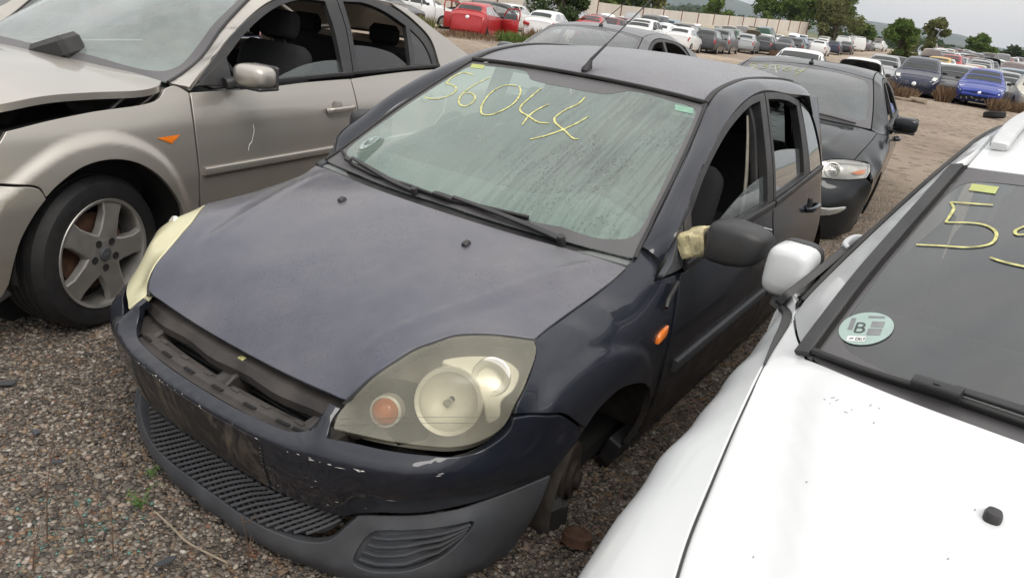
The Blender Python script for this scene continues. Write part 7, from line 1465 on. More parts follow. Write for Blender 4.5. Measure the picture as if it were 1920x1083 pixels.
for nm, az_, D, h, rx, mt, lab, sd_, n, lf, lw in (
 ('juniper_bush', -31.6, 50, 5.4, 2.2, 'leaf_dark', 'dense dark green conifer bush before the beige wall', 11, 6500, .12, .0),
 ('broadleaf_tree', -28.3, 98, 5.0, 3.2, 'leaf_green', 'green tree showing over the wall right of the conifer bush', 12, 1500, .3, .1),
 ('broadleaf_tree', -26.7, 100, 4.6, 2.6, 'leaf_dark', 'dark tree over the wall, second after the conifer bush', 13, 1200, .3, .1),
 ('broadleaf_tree', -25.0, 104, 4.8, 2.0, 'leaf_olive', 'small olive tree over the wall, last before a long bare stretch', 14, 1000, .3, .1),
 ('broadleaf_tree', -20.4, 128, 5.2, 2.2, 'leaf_green', 'lone round treetop over the middle of the wall', 15, 1000, .32, .1),
 ('broadleaf_tree', -17.3, 132, 6.4, 3.0, 'leaf_green', 'treetop over the wall left of the tallest tree', 16, 1400, .34, .1),
 ('broadleaf_tree', -15.3, 134, 8.6, 4.2, 'leaf_green', 'leafy tree leaning on the left of the tallest tree', 17, 5000, .26, .1),
 ('tall_tree', -13.3, 128, 12.4, 5.0, 'leaf_green', 'tallest leafy tree at the end of the wall', 18, 9000, .26, .12),
 ('willow_bush', -12.4, 122, 7.6, 3.8, 'leaf_olive', 'rounded olive-green bush in front of the tallest tree', 19, 8000, .18, .0),
 ('willow_bush', -10.8, 126, 4.4, 2.6, 'leaf_green', 'low green bush right of the olive-green bush', 20, 1600, .28, .0),
 ('broadleaf_tree', -8.3, 82, 4.3, 1.75, 'leaf_green', 'wide green tree at the left end of the right-hand car rows', 21, 6500, .13, .12),
 ('broadleaf_tree', -7.7, 84, 2.2, 1.7, 'leaf_olive', 'low shrub under the two trees left of the right-hand rows', 25, 2600, .14, .0),
 ('broadleaf_tree', -6.45, 92, 5.2, 1.35, 'leaf_olive', 'slender tree beside the wide green tree', 22, 4600, .13, .12),
 ('broadleaf_tree', -4.0, 150, 4.4, 2.3, 'leaf_green', 'bright green bush on the skyline behind the right-hand rows', 23, 3600, .22, .05),
 ('broadleaf_tree', -3.2, 152, 3.0, 1.7, 'leaf_green', 'smaller bush right of the bright skyline bush', 26, 900, .36, .05),
 ('broadleaf_tree', -1.9, 230, 5.0, 3.4, 'leaf_dark', 'dark tree on the skyline, left of a dark pair', 24, 1100, .5, .05),
 ('broadleaf_tree', -.9, 235, 5.0, 3.6, 'leaf_dark', 'dark tree on the skyline at the right of a dark pair', 27, 1100, .5, .05),
 ('broadleaf_tree', .5, 200, 5.4, 4.2, 'leaf_dark', 'dark treetop at the far right edge of the skyline', 28, 1000, .45, .05)):
    x, y = polar(az_, D); tree(nm, x, y, h, rx, mt, lab, sd_, n, leaf=lf, low=lw, group=TG)
# far woods that read as one mass
def woods(name, specs, mat_, lab, seed):
    g = np.random.default_rng(seed); V = []; 
    for az0, az1, D0, D1, n, hh, lf in specs:
        a = np.radians(g.uniform(az0, az1, n)); D = g.uniform(D0, D1, n); x = CAM1[0]+D*np.cos(a); y = CAM1[1]+D*np.sin(a); z = GZ+height(x, y)
        for i in range(n):
            m_ = 26; q = g.normal(size=(m_, 3))*A((.32, .32, .28))*hh+A((0, 0, hh*.5)); e1 = g.normal(size=(m_, 3)); e1 /= np.linalg.norm(e1, axis=1)[:, None]; e2 = np.cross(e1, g.normal(size=(m_, 3))); e2 /= np.linalg.norm(e2, axis=1)[:, None]
            o_ = A((x[i], -y[i], z[i]-GZ)); V.append(np.stack([o_+q-e1*lf, o_+q+e2*lf*.7, o_+q+e1*lf, o_+q-e2*lf*.7], 1).reshape(-1, 3))
    V = np.vstack(V); F = [(4*i, 4*i+1, 4*i+2, 4*i+3) for i in range(len(V)//4)]; o = obj(name, rawmesh(name, V, F, None, False), mat_); o['kind'] = 'stuff'; o['label'] = lab
woods('far_trees', [(-34, -16, 700, 1000, 260, 9, 2.2), (-13, 4, 420, 800, 240, 6, 1.7), (-24, -18, 1300, 1500, 200, 14, 3.2), (-12, 4, 1500, 2600, 320, 14, 3.5)], 'leaf_dark', 'far belts of trees in the valley and on the ridge', 4)
# pale far buildings
for k, (az_, D, w_, h_, d_) in enumerate(((-10.9, 520, 26, 4.5, 'long low white farm building beyond the trees'), (-5.0, 1100, 22, 6, 'pale far building below the hill, left one'), (-4.3, 1150, 16, 7, 'pale far building below the hill, right one'), (-1.2, 1400, 26, 7, 'far white building at the right end of the valley'))):
    x, y = polar(az_, D); p = gpt(x, y); bl = thing('far_building', d_, 'building'); bl.matrix_world = Matrix.Translation(W(p))@Matrix.Rotation(R_(-az_), 4, 'Z')
    V, F = boxv((0, 0, h_/2-1), (10, w_, h_+2), None, .1); solid('walls', V, F, 'white_chip', bl, False); solid('roof', [(-5.6, -w_/2-.5, h_), (5.6, -w_/2-.5, h_), (0, -w_/2-.5, h_+2), (-5.6, w_/2+.5, h_), (5.6, w_/2+.5, h_), (0, w_/2+.5, h_+2)], [(0, 1, 2), (3, 5, 4), (0, 2, 5, 3), (1, 4, 5, 2), (0, 3, 4, 1)], 'cream_trim', bl, False)
# ================================================================== the other scrapped cars of the yard
SHAPES = {
 # L, W, profile: x stations with (half-width, sill z, belt z, top z, top half-width)
 'hatchback': dict(L=3.95, W=.84, st=[(0, .62, .34, .60, .62, .48), (.06, .72, .24, .66, .68, .58), (.3, .80, .20, .74, .77, .66), (.7, .83, .19, .84, .87, .70), (1.02, .84, .19, .90, .95, .68), (1.4, .84, .19, .92, 1.17, .62), (1.82, .84, .19, .93, 1.40, .57), (2.3, .84, .19, .95, 1.45, .56), (2.9, .83, .19, .98, 1.43, .55), (3.35, .81, .20, 1.0, 1.36, .53), (3.68, .78, .22, 1.0, 1.12, .54), (3.86, .73, .26, .86, .93, .56), (3.95, .64, .34, .62, .70, .50)], cowl=1.04, rf=1.80, rr=3.38, re=3.74, ax=(.78, 3.24)),
 'saloon': dict(L=4.55, W=.87, st=[(0, .62, .34, .60, .62, .48), (.07, .74, .24, .68, .70, .60), (.4, .83, .20, .76, .80, .68), (.9, .86, .19, .86, .90, .72), (1.25, .87, .19, .90, .95, .70), (1.65, .87, .19, .92, 1.18, .63), (2.05, .87, .19, .93, 1.39, .57), (2.5, .87, .19, .95, 1.43, .56), (3.0, .86, .19, .97, 1.40, .55), (3.4, .85, .20, .98, 1.24, .58), (3.8, .83, .21, .97, 1.03, .64), (4.3, .79, .24, .94, .99, .64), (4.47, .74, .28, .86, .92, .60), (4.55, .64, .36, .62, .70, .50)], cowl=1.28, rf=2.03, rr=3.02, re=3.75, ax=(.88, 3.52)),
 'estate': dict(L=4.45, W=.86, st=[(0, .62, .34, .60, .62, .48), (.07, .74, .24, .68, .70, .60), (.4, .82, .20, .76, .80, .68), (.9, .85, .19, .86, .90, .72), (1.2, .86, .19, .90, .96, .70), (1.6, .86, .19, .92, 1.20, .63), (1.98, .86, .19, .93, 1.41, .58), (2.5, .86, .19, .95, 1.46, .57), (3.4, .85, .19, .98, 1.45, .56), (3.95, .82, .20, .99, 1.40, .55), (4.22, .79, .23, .98, 1.14, .58), (4.38, .73, .28, .84, .92, .58), (4.45, .64, .36, .62, .70, .50)], cowl=1.22, rf=1.96, rr=3.97, re=4.27, ax=(.85, 3.45)),
 'people carrier': dict(L=4.25, W=.89, st=[(0, .64, .34, .64, .66, .50), (.06, .76, .24, .74, .76, .62), (.3, .85, .20, .86, .90, .70), (.7, .88, .19, .98, 1.02, .74), (.95, .89, .19, 1.01, 1.09, .73), (1.35, .89, .19, 1.02, 1.36, .66), (1.75, .89, .19, 1.03, 1.56, .62), (2.4, .89, .19, 1.05, 1.62, .61), (3.2, .88, .19, 1.07, 1.60, .60), (3.75, .86, .20, 1.07, 1.53, .58), (4.02, .83, .23, 1.05, 1.22, .62), (4.18, .76, .28, .88, .98, .60), (4.25, .66, .36, .66, .74, .52)], cowl=.97, rf=1.73, rr=3.78, re=4.08, ax=(.82, 3.45)),
 'van': dict(L=4.6, W=.92, st=[(0, .70, .34, .66, .70, .54), (.06, .82, .26, .80, .84, .66), (.35, .88, .22, 1.0, 1.05, .74), (.75, .91, .21, 1.08, 1.14, .78), (1.05, .92, .21, 1.10, 1.42, .74), (1.5, .92, .21, 1.12, 1.80, .70), (2.0, .92, .21, 1.13, 1.90, .70), (3.4, .92, .21, 1.13, 1.92, .70), (4.3, .91, .21, 1.13, 1.90, .69), (4.48, .88, .24, 1.12, 1.82, .66), (4.58, .84, .30, 1.05, 1.20, .70), (4.6, .80, .36, .80, .95, .66)], cowl=.77, rf=1.47, rr=4.35, re=4.56, ax=(.85, 3.75)),
}
class Body:
    def __init__(s, d):
        st = A(d['st']); s.d = d; xs_ = np.unique(np.r_[np.linspace(0, d['L'], 46), st[:, 0]]); tab = np.stack([np.interp(xs_, st[:, 0], st[:, k]) for k in range(1, 6)], 1)
        f = tab.copy()
        for _ in range(2): f[1:-1] = (f[:-2]+2*f[1:-1]+f[2:])/4
        s.x = xs_; s.t = f
    def sec(s, x):
        w, zl, zb, zt, wt = [float(np.interp(x, s.x, s.t[:, k])) for k in range(5)]; zm = zl+(zb-zl)*.35
        ws_ = w*.965; q = [(0, zt+.012), (wt*.55, zt+.004), (wt*.86, zt-.012), (wt*.98, zt-.04*min(1, (zt-zb)*3)-.01), (wt+(ws_-wt)*.5, zb+(zt-zb)*.5), (ws_, zb+.01), (w, zb-.09), (w*1.0, zm+.05), (w*.985, zl+.10), (w*.93, zl+.02), (w*.80, zl), (0, zl)]
        return A(q)
    def P(s, x, v):
        """v runs 0 (top centre) .. 11 (under centre); sign = side"""
        q = s.sec(x); a = abs(v); return A((x, math.copysign(1, v)*np.interp(a, range(12), q[:, 0]), np.interp(a, range(12), q[:, 1])))
    def mesh(s, name):
        xs_ = s.x; K = 12; V = []; F = []; idx = []
        for x in xs_:
            q = s.sec(x); row = [(x, a, b_) for a, b_ in q]+[(x, -a, b_) for a, b_ in q[-2:0:-1]]; V += row
        R = 22
        for i in range(len(xs_)-1):
            for k in range(R): F.append((i*R+k, i*R+(k+1) % R, (i+1)*R+(k+1) % R, (i+1)*R+k))
        F += [tuple(range(R)), tuple(range((len(xs_)-1)*R, len(xs_)*R))]
        me = rawmesh(name, conv(V), F); fixn(me); autosmooth(me, 40); return me
    def patch(s, name, xy, off=.006, nx=6, nv=5, thick=0.):
        """xy(u, w) -> (x, v) over the unit square"""
        V = []; F = []
        for i in range(nx+1):
            for j in range(nv+1):
                x, v = xy(i/nx, j/nv); e = .02; p = s.P(x, v); du = s.P(x+e, v)-s.P(x-e, v); dv = s.P(x, v+.1)-s.P(x, v-.1); n = np.cross(du, dv); n /= max(np.linalg.norm(n), 1e-9)
                c = A((x, 0, .75)); n = n if n@(p-c) > 0 else -n; V.append(p+n*off)
        for i in range(nx):
            for j in range(nv): a = i*(nv+1)+j; F.append((a, a+1, a+nv+2, a+nv+1))
        me = rawmesh(name, conv(V), F); return me
PROTO = {}
plain('bonnet_white', (.86, .87, .87), .4, var=.05, coat=.5)
plain('yard_lamp', (.66, .66, .60), .25, metal=.2, var=.1, coat=.6); glass('yard_glass', (.03, .035, .035), film=.45, filmc=(.055, .065, .065), refl=.75)
def proto(kind):
    d = SHAPES[kind]; B = Body(d); parts = []; L_ = d['L']
    def add(name, me, mat_): 
        me.materials.append(MATS[mat_] if mat_ else None); parts.append((name, me, mat_ is None))
    add('body', B.mesh('body'), None)
    c, rf, rr, re = d['cowl'], d['rf'], d['rr'], d['re']
    add('windscreen', B.patch('windscreen', lambda u, w: (c+.06+(rf-c-.10)*u, -2.75+5.5*w), .006, 5, 6), 'yard_glass')
    add('rear_window', B.patch('rear_window', lambda u, w: (rr+.02+(re-rr-.10)*u, -2.6+5.2*w), .006, 5, 6), 'yard_glass')
    x0 = c+.55*(rf-c)+.12; x1 = rr+(re-rr)*.25; bp = x0+(x1-x0)*.47
    for sg in (1, -1):
        for a, b_, tri in ((x0, bp-.04, 1), (bp+.04, x1 if kind != 'van' else bp+.05, 2)):
            if kind == 'van' and tri == 2: continue
            def f(u, w, a=a, b_=b_, tri=tri): 
                x = a+(b_-a)*u; top = 3.25
                if tri == 1: top = 3.25+1.5*max(0, .45-u)/.45
                if tri == 2: top = 3.25+1.1*max(0, u-.6)/.4
                return x, sg*(top+(4.9-top)*w)
            add('side_window', B.patch('side_window', f, .005, 6, 3), 'yard_glass')
        add('headlight', B.patch('headlight', lambda u, w: (.03+.30*u, sg*(2.7+2.9*w-.5*u*(1-w))), .006, 4, 3), 'yard_lamp')
        if kind == 'van' or kind == 'people carrier' or kind == 'estate': add('tail_lamp', B.patch('tail_lamp', lambda u, w: (L_-.16+.10*u, sg*(4.6+1.8*w)), .008, 3, 3), 'red_lens')
        else: add('tail_lamp', B.patch('tail_lamp', lambda u, w: (L_-.20+.15*u, sg*(4.7+1.3*w)), .008, 3, 3), 'red_lens')
        V, F = boxv((x0-.02, sg*(d['W']+.07), float(B.sec(x0)[5][1])+.06), (.12, .18, .12), None, .03); me = rawmesh('door_mirror', conv(V), F); fixn(me); add('door_mirror', me, 'black_plastic')
        for xd in (bp, x1+.02, c+.16):
            me = B.patch('door_gap', lambda u, w: (xd-.006+.012*u, sg*(5.2+4.2*w)), .003, 1, 5); add('door_gap', me, 'dark_void')
        for cx in d['ax']:
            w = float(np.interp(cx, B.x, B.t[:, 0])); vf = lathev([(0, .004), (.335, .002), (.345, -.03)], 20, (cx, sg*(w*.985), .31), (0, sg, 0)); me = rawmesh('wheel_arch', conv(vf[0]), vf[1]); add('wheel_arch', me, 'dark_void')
            vf = lathev([(.19, .02), (.25, .03), (.295, .02), (.305, 0), (.305, -.1)], 20, (cx, sg*(w*.985), .30), (0, sg, 0)); me = rawmesh('tyre', conv(vf[0]), vf[1]); fixn(me); add('tyre', me, 'tyre_rubber')
            vf = lathev([(0, .022), (.06, .024), (.12, .014), (.185, .016), (.195, .022)], 18, (cx, sg*(w*.985), .30), (0, sg, 0)); me = rawmesh('rim', conv(vf[0]), vf[1]); add('rim', me, 'silver_alloy')
    add('grille', B.patch('grille', lambda u, w: (.012+.04*u, -3.1+6.2*w), .008, 2, 6), 'black_plastic')
    add('front_plate', B.patch('front_plate', lambda u, w: (.004+.012*u, -5.6+.0*u if False else (-1+2*w)*.0+(-6.8 if w < .5 else 6.8)), .01, 1, 1), 'black_plastic') if False else None
    PROTO[kind] = (B, parts); return PROTO[kind]
YC = {}
def ycol(nm, c, metal=.3):
    key = 'yard_'+nm
    if key not in MATS: paint(key, c, metal=metal, rough=.40, coat=.6, coatr=.10, dust=.22, dustc=(.30, .27, .23), spec=.25)
    return key
COLS = {'white': ((.74, .75, .74), 0), 'silver': ((.40, .41, .42), .6), 'grey': ((.17, .18, .19), .5), 'dark grey': ((.055, .058, .065), .4), 'black': ((.014, .015, .017), .2), 'dark blue': ((.016, .022, .055), .3), 'blue': ((.015, .045, .30), .3), 'red': ((.42, .018, .022), .1), 'dark red': ((.16, .015, .018), .2), 'green': ((.03, .085, .055), .3), 'yellow': ((.58, .36, .03), 0), 'cream': ((.52, .49, .40), .1), 'beige': ((.42, .36, .27), .3), 'light blue': ((.22, .30, .37), .4)}
def raised(B, root, mat_, ang=62, under='dark_void', front=True):
    """bonnet (or tailgate) standing open on its hinge, dark bay below"""
    d = B.d; c = d['cowl']
    if front:
        me = B.patch('bonnet', lambda u, w: (.10+(c-.08)*u+.10*(2*w-1)**2*(1-u), (-3.5+7.0*w)*(.70+.30*u**.6)), .012, 7, 8); piv = B.P(c, 0); sgn = 1
    else:
        me = B.patch('tailgate', lambda u, w: (d['rr']+.02+(d['re']-d['rr']+.08)*u, -3.2+6.4*w), .012, 6, 6); piv = B.P(d['rr'], 0); sgn = -1
    bm = bmesh.new(); bm.from_mesh(me); bmesh.ops.solidify(bm, geom=bm.faces[:], thickness=.022); bm.to_mesh(me); bm.free()
    M = Matrix.Translation(Vector((piv[0], 0, piv[2])))@Matrix.Rotation(R_(ang*sgn), 4, 'Y')@Matrix.Translation(Vector((-piv[0], 0, -piv[2])))
    me.transform(M); obj(me.name, me, mat_, root)
    if front: me2 = B.patch('engine_bay', lambda u, w: (.14+(c-.14)*u, -3.4+6.8*w), .007, 4, 4); obj('engine_bay', me2, under, root)
    else: me2 = B.patch('boot_opening', lambda u, w: (d['rr']+.05+(d['re']-d['rr']-.02)*u, -2.9+5.8*w), .009, 4, 4); obj('boot_opening', me2, under, root)
def yardcar(kind, col, x, y, head, lab, group, flags='', full=True, sink=0., bcol=None, ang=62):
    """head: 0 = nose towards the camera side (-x), 180 = tail towards it"""
    B, parts = PROTO.get(kind) or proto(kind); c, m_ = COLS[col]; mt = MATS[ycol(col.replace(' ', '_'), c, m_)]
    root = thing({'people carrier': 'people_carrier'}.get(kind, kind)+('_car' if kind in ('hatchback', 'saloon', 'estate') else ''), lab, 'van' if kind == 'van' else 'car', group)
    px_w, py_w, pz = gpt(x, y); mid = B.d['L']/2
    root.matrix_world = Matrix.Translation(W((px_w, py_w, pz-sink)))@Matrix.Rotation(R_(-head), 4, 'Z')@Matrix.Translation(Vector((-mid, 0, 0)))
    for nm, me, isb in parts:
        if not full and nm in ('door_gap', 'rim', 'wheel_arch', 'door_mirror', 'grille'): continue
        if nm == 'tyre' and 'w' in flags: continue
        if nm == 'rim' and 'w' in flags: continue
        if nm == 'rear_window' and 'T' in flags: continue
        o = bpy.data.objects.new(nm, me); COL.objects.link(o); o.parent = root
        if isb: o.material_slots[0].link = 'OBJECT'; o.material_slots[0].material = mt
    if 'B' in flags: raised(B, root, 'bonnet_white' if (bcol or col) == 'white' else MATS[ycol((bcol or col).replace(' ', '_'), *COLS[bcol or col])], ang)
    if 'T' in flags: raised(B, root, mt, 75, front=False)
    if 'D' in flags:
        for sg in ((1, -1) if 'DD' in flags else (-1,)):
            xh = B.d['cowl']+.18; V, F = boxv((.50, 0, .58), (1.0, .05, .66), None, .02); fr = [(.02, 0, .90), (.30, 0, 1.30), (.62, 0, 1.36), (.98, 0, 1.34), (1.0, 0, .90)]; V2, F2 = sweepv(crom(fr, 2), rrect(.05, .05, .3), (0, 1, 0)); V, F = merge((V, F), (V2, F2)); me = rawmesh('open_door', conv(V), F); fixn(me); M = Matrix.Translation(Vector((xh, -sg*B.d['W'], .02)))@Matrix.Rotation(R_(sg*(-62)), 4, 'Z'); me.transform(M); obj('open_door', me, mt, root)
    return root
def badge(root, x, s, z, r, mat_, nrm=(-1, 0, .2), name='badge'): lathe(name, [(0, .012), (r*.8, .012), (r, .004)], mat_, root, 16, (x, s, z), nrm)
# ---- cars that can be told apart
YG = 'cars scrapped in the yard'
r = yardcar('hatchback', 'red', 26.2, -19.2, 158, 'red hatchback with both doors open, tail towards the camera', YG, 'DDw', sink=.10)
badge(r, 3.885, 0, .86, .075, 'chrome', (1, 0, .3)); tube('aerial', [(2.9, .1, 1.45), (3.05, .1, 1.75)], .008, 'rubber', r, 6)
yardcar('hatchback', 'white', 31.6, -18.9, 166, 'white hatchback right of the red one, tail towards the camera', YG, 'w', sink=.05)
box('hanging_tail_lamp', (4.0, .55, .78), (.08, .34, .14), 'red_lens', bpy.data.objects[-1] if False else [o for o in bpy.data.objects if o.get('label', '').startswith('white hatchback right of the red')][0], rotm('X', 12), .03)
yardcar('saloon', 'red', 40.8, -21.6, 162, 'low red saloon right of the white hatchback', YG)
yardcar('hatchback', 'dark grey', 23.4, -22.6, 252, 'dark grey hatchback left of the red one, half hidden by the silver saloon', YG)
yardcar('hatchback', 'white', 27.2, -23.4, 240, 'white hatchback behind the dark grey one, window open', YG, 'D')
yardcar('estate', 'dark grey', 33.0, -24.6, 40, 'dark car with raised bonnet behind the red hatchback', YG, 'B', ang=70)
yardcar('hatchback', 'white', 44.6, -17.2, 170, 'white hatchback with a red tail lamp, first of the nearest row ends', YG)
yardcar('estate', 'dark grey', 49.6, -17.4, 170, 'dark estate right of the white hatchback with red lamp', YG)
yardcar('people carrier', 'grey', 53.6, -17.9, 170, 'grey-blue people carrier, tallest in the row end', YG)
yardcar('hatchback', 'silver', 60.6, -18.4, 170, 'silver hatchback right of the grey people carrier', YG)
yardcar('hatchback', 'dark grey', 64.6, -18.2, 170, 'dark hatchback squeezed right of the silver one', YG)
r = yardcar('saloon', 'dark grey', 66.6, -17.1, 170, 'dark grey saloon with its tail lamps missing', YG)
yardcar('estate', 'dark grey', 76.0, -18.6, 170, 'dark estate behind the grey saloon with red lamp', YG)
yardcar('estate', 'white', 82.5, -17.9, 174, 'white estate right of the dark estate', YG)
yardcar('hatchback', 'dark blue', 92.0, -18.6, 174, 'dark blue hatchback beside the white estate', YG)
yardcar('saloon', 'black', 98.0, -18.6, 174, 'black saloon left of the white vans', YG)
yardcar('van', 'white', 104., -20.2, 174, 'white van with dark load window, left of two', YG)
r = yardcar('van', 'white', 112., -20.6, 150, 'white van with a red swirl and open side door', YG, 'D')
V, F = sweepv([(3.0+.42*math.cos(t), -.93, 1.25+.42*math.sin(t)) for t in np.linspace(.6, 5.4, 16)], rrect(.16, .02, .3), (0, 1, 0)); solid('red_swirl', V, F, 'red_lens', r)
box('door_opening', (1.75, -.925, 1.05), (.8, .03, 1.2), 'dark_void', r, None, .02)
yardcar('estate', 'grey', 117., -19.9, 182, 'grey estate right of the van with the swirl', YG)
yardcar('hatchback', 'white', 121.5, -18.9, 182, 'white hatchback with its boot wide open, end of the row', YG, 'T')
yardcar('hatchback', 'white', 22.0, -4.25, -10, 'white hatchback roof just behind the black saloon', YG, sink=.14)
yardcar('hatchback', 'white', 28.6, -3.75, -8, 'white hatchback with raised black bonnet behind the black saloon', YG, 'B', bcol='black', ang=42, sink=.20)
# right-hand block, noses towards the camera
r = yardcar('people carrier', 'dark blue', 36.2, -2.75, -4, 'large dark blue car with round silver badge facing the camera', YG, sink=.06)
badge(r, -.012, 0, .56, .085, 'chrome')
for s0 in (-.34, .34):
    for k in range(6): box('grille_bar', (.005, s0+(k-2.5)*.05, .585), (.03, .014, .11), 'chrome', r, None, .003)
box('bumper_gap', (.012, 0, .44), (.03, 1.3, .035), 'dark_void', r, None, .005)
r = yardcar('hatchback', 'dark grey', 37.0, -1.55, -4, 'dark hatchback between the large dark blue car and the bright blue one', YG, sink=.05)
r = yardcar('hatchback', 'blue', 35.3, -.30, -3, 'bright blue hatchback without its front bumper', YG, sink=.02)
badge(r, -.004, 0, .565, .06, 'chrome'); box('grille_slot', (.01, 0, .545), (.04, .62, .05), 'dark_void', r, None, .01); box('bare_crossmember', (-.01, 0, .36), (.10, 1.25, .16), 'dark_void', r, None, .02); box('bumper_bar', (-.06, 0, .47), (.06, 1.2, .10), ycol('blue', *COLS['blue']), r, None, .02)
for k in range(7): box('torn_bracket', (-.05, -.55+.18*k, .30+.03*(k % 3)), (.05, .05, .10), 'metal_worn', r, rotm('X', 30*k), .01)
yardcar('saloon', 'silver', 40.3, .25, -3, 'silver saloon behind and right of the bright blue hatchback', YG)
yardcar('saloon', 'cream', 37.6, 1.55, -8, 'cream saloon at the right edge with dark bonnet edge', YG)
yardcar('hatchback', 'silver', 38.4, -4.6, -6, 'pale silver hatchback left of the large dark blue car', YG)
yardcar('estate', 'black', 44.0, -5.0, -6, 'dark car with raised black bonnet behind the pale silver hatchback', YG, 'B', ang=25)
# ---- rows behind them
rg = random.Random(21); n_l = 0; ordn = ['first', 'second', 'third', 'fourth', 'fifth', 'sixth', 'seventh', 'eighth', 'ninth', 'tenth', 'eleventh', 'twelfth', 'thirteenth', 'fourteenth', 'fifteenth', 'sixteenth', 'seventeenth', 'eighteenth', 'nineteenth', 'twentieth']
pick = ['white', 'white', 'silver', 'silver', 'grey', 'white', 'dark grey', 'dark red', 'green', 'light blue', 'black', 'cream', 'dark blue', 'white', 'beige', 'silver']
kinds = ['hatchback', 'hatchback', 'saloon', 'estate', 'people carrier', 'hatchback', 'van']
rows_l = [(37.0, -25.0), (44.0, -19.8), (48.6, -20.0), (53.4, -20.6), (58.6, -20.9), (64.0, -20.8), (69.0, -20.4), (74.0, -20.9), (79.5, -20.5), (85.0, -20.6), (91.0, -21.0), (97.0, -21.2), (103., -22.6)]
for i, (x0, y0) in enumerate(rows_l):
    y = y0; k = 0
    while y > np.interp(x0, [w[0] for w in WALL], [w[1] for w in WALL])+2.6:
        col = rg.choice(pick); kd = rg.choice(kinds); fl = ''
        q = rg.random()
        if q < .20: fl = 'B'
        elif q < .27: fl = 'T'
        bc = rg.choice(['white', 'white', col, 'beige']) if fl == 'B' else None
        lab = f'{col} {kd}'+({'B': ' with raised bonnet', 'T': ' with raised tailgate', '': ''}[fl])+f', {ordn[k]} from the lane in the {ordn[i]} left-hand row'
        yardcar(kd, col, x0+rg.uniform(-.5, .5), y+rg.uniform(-.15, .15), 172+rg.uniform(-4, 5) if rg.random() < .75 else rg.uniform(-12, -2), lab, YG, fl, full=x0 < 60, bcol=bc, ang=rg.uniform(48, 72)); y -= 2.45; k += 1
rows_r = [42.0, 46.8, 51.6, 56.4, 61.2, 66., 70.8, 75.6, 80.4, 85.2, 90., 95., 100., 106., 112., 119., 126., 134.]
pick2 = ['white', 'white', 'white', 'silver', 'grey', 'dark grey', 'red', 'dark blue', 'cream', 'black', 'silver', 'light blue', 'dark red']
for i, x0 in enumerate(rows_r):
    yl = -math.tan(R_(7.2))*(x0+.9)+1.56+.8; y = 2.2+rg.uniform(-.4, .4); k = 0
    while y > yl:
        col = 'yellow' if (i, k) in ((3, 3), (0, 0)) else 'red' if (i, k) in ((4, 4), (2, 2)) else 'blue' if (i, k) == (6, 5) else rg.choice(pick2); kd = rg.choice(['hatchback', 'hatchback', 'saloon', 'estate', 'people carrier', 'hatchback']); fl = 'B' if rg.random() < .22 and i > 1 else ''; bc = rg.choice(['white', 'white', 'white', col]) if fl else None
        lab = f'{col} {kd}'+(' with raised bonnet' if fl else '')+f', {ordn[k]} from the right edge in right-hand row {i+2}'
        lab = f'{col} {kd}'+(' with raised bonnet' if fl else '')+f', {ordn[k]} from the right in the {ordn[i+1]} right-hand row'
        yardcar(kd, col, x0+rg.uniform(-.6, .6), y, rg.uniform(-7, 5), lab, YG, fl, full=x0 < 60, bcol=bc, ang=rg.uniform(45, 70)); y -= 2.12; k += 1
# car at the far left behind the silver saloon
yardcar('estate', 'dark blue', 1.75, -5.6, 12, 'dark blue-grey car in the top left corner behind the silver saloon', YG)
# ---- weeds, dry brush and odds and ends between the rows
def brush(x, y, r, h, mat_, lab, seed, n=260, cat='weeds', name='dry_brush'):
    g = np.random.default_rng(seed); a = g.uniform(0, 6.28, n); rr = r*g.random(n)**.6; b0 = np.stack([rr*np.cos(a), rr*np.sin(a)*.6, np.zeros(n)], 1); d = g.normal(size=(n, 3))*A((.35, .35, .2))+A((0, 0, 1)); d /= np.linalg.norm(d, axis=1)[:, None]; L_ = h*g.uniform(.4, 1, n)[:, None]; w = np.cross(d, g.normal(size=(n, 3))); w /= np.linalg.norm(w, axis=1)[:, None]; w *= h*.022*g.uniform(.6, 1.6, n)[:, None]
    V = np.stack([b0-w, b0+w, b0+d*L_*.6+w*1.4, b0+d*L_, b0+d*L_*.6-w*1.4], 1).reshape(-1, 3); F = [(5*i, 5*i+1, 5*i+2, 5*i+3, 5*i+4) for i in range(n)]; o = obj(name, rawmesh(name, V, F, None, False), mat_); o.location = W(gpt(x, y)); tag(o, lab, cat); return o
brush(25.2, -16.6, .9, .55, 'leaf_green', 'green weeds by the right rear wheel of the red hatchback', 1, 420, name='green_weeds'); brush(22.7, -19.6, .9, .75, 'leaf_olive', 'tall olive weeds left of the red hatchback', 2, 380, name='green_weeds')
brush(28.6, -17.2, 1.3, .75, 'leaf_dry', 'dry brown brush between the red and white hatchbacks', 3, 520); brush(23.6, -17.6, 1.9, .32, 'leaf_dry', 'low dry grass under the red hatchback\'s tail', 4, 620); brush(26.4, -15.6, 2.2, .22, 'leaf_dry', 'trampled dry grass before the red and white hatchbacks', 5, 520)
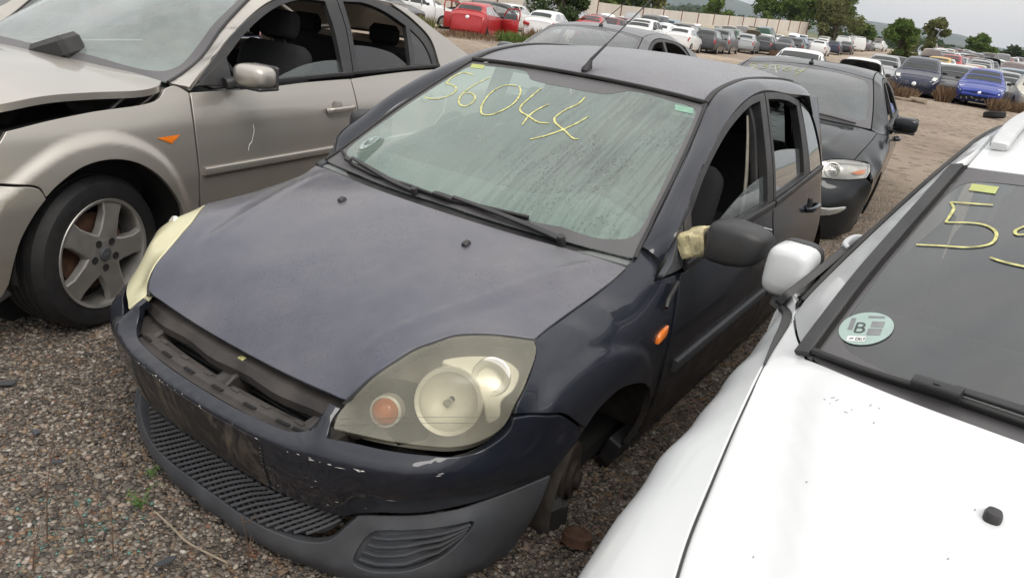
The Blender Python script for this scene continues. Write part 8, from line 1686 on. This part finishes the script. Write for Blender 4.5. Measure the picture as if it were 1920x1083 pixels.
brush(31.0, -3.35, .75, .70, 'leaf_dry', 'dry brush at the left front of the large dark blue car', 6, 620); brush(31.3, -2.5, .8, .5, 'leaf_dry', 'dry brush before the large dark blue car\'s grille', 7, 420); brush(33.4, -1.35, .45, .75, 'leaf_dry', 'dry brush left of the bright blue hatchback', 8, 300); brush(32.9, .55, .55, .6, 'leaf_dry', 'dry brush right of the bright blue hatchback', 9, 320); brush(34.6, 1.2, .7, .5, 'leaf_dry', 'dry brush before the cream saloon', 10, 320)
brush(62.6, -16.6, .7, .6, 'leaf_dry', 'dry brush at the end of the left-hand rows', 11, 300); brush(84., -6.6, 1.0, .8, 'leaf_dry', 'dry brush at the left end of the right-hand rows', 12, 300)
lg_ = tube('fallen_branch', [W((29.6+a, b, GZ+.06)) for a, b in ((0, -3.5), (.2, -2.9), (-.2, -2.3), (.1, -1.9), (-.5, -1.45))], .05, 'stick_wood', None, 8, False); tag(lg_, 'bare fallen branch on the ground before the large dark blue car', 'branch')
lo = tube('log', [W((29.7, -2.05, GZ+.09)), W((29.6, -1.5, GZ+.09))], .09, 'stick_wood', None, 10, False); tag(lo, 'short pale log before the large dark blue car', 'log')
ty = lathe('loose_tyre', [(.19, -.08), (.19, .08), (.27, .10), (.31, .07), (.315, 0), (.31, -.07), (.27, -.10), (.19, -.08)], 'tyre_rubber', None, 28, W((27.4, .72, GZ+.12)), (.1, .15, 1), False); tag(ty, 'black tyre lying flat near the white car\'s roof rail', 'tyre')
gs_ = random.Random(8)

# ---- haze over the valley
me = bpy.data.meshes.new('haze'); bm = bmesh.new(); bmesh.ops.create_cube(bm, size=1.); bm.to_mesh(me); bm.free()
hz = bpy.data.objects.new('haze', me); COL.objects.link(hz); hz.scale = (13200, 13200, 330); hz.location = (0, 0, 155); hz['kind'] = 'stuff'; hz['label'] = 'thin blue haze over the valley'
hm = bpy.data.materials.new('haze'); hm.use_nodes = True; hn = hm.node_tree; hn.nodes.clear(); ho = hn.nodes.new('ShaderNodeOutputMaterial'); pv = hn.nodes.new('ShaderNodeVolumePrincipled'); pv.inputs['Color'].default_value = (.76, .85, .97, 1); pv.inputs['Density'].default_value = .00012; pv.inputs['Anisotropy'].default_value = .2; hn.links.new(pv.outputs[0], ho.inputs['Volume']); me.materials.append(hm)
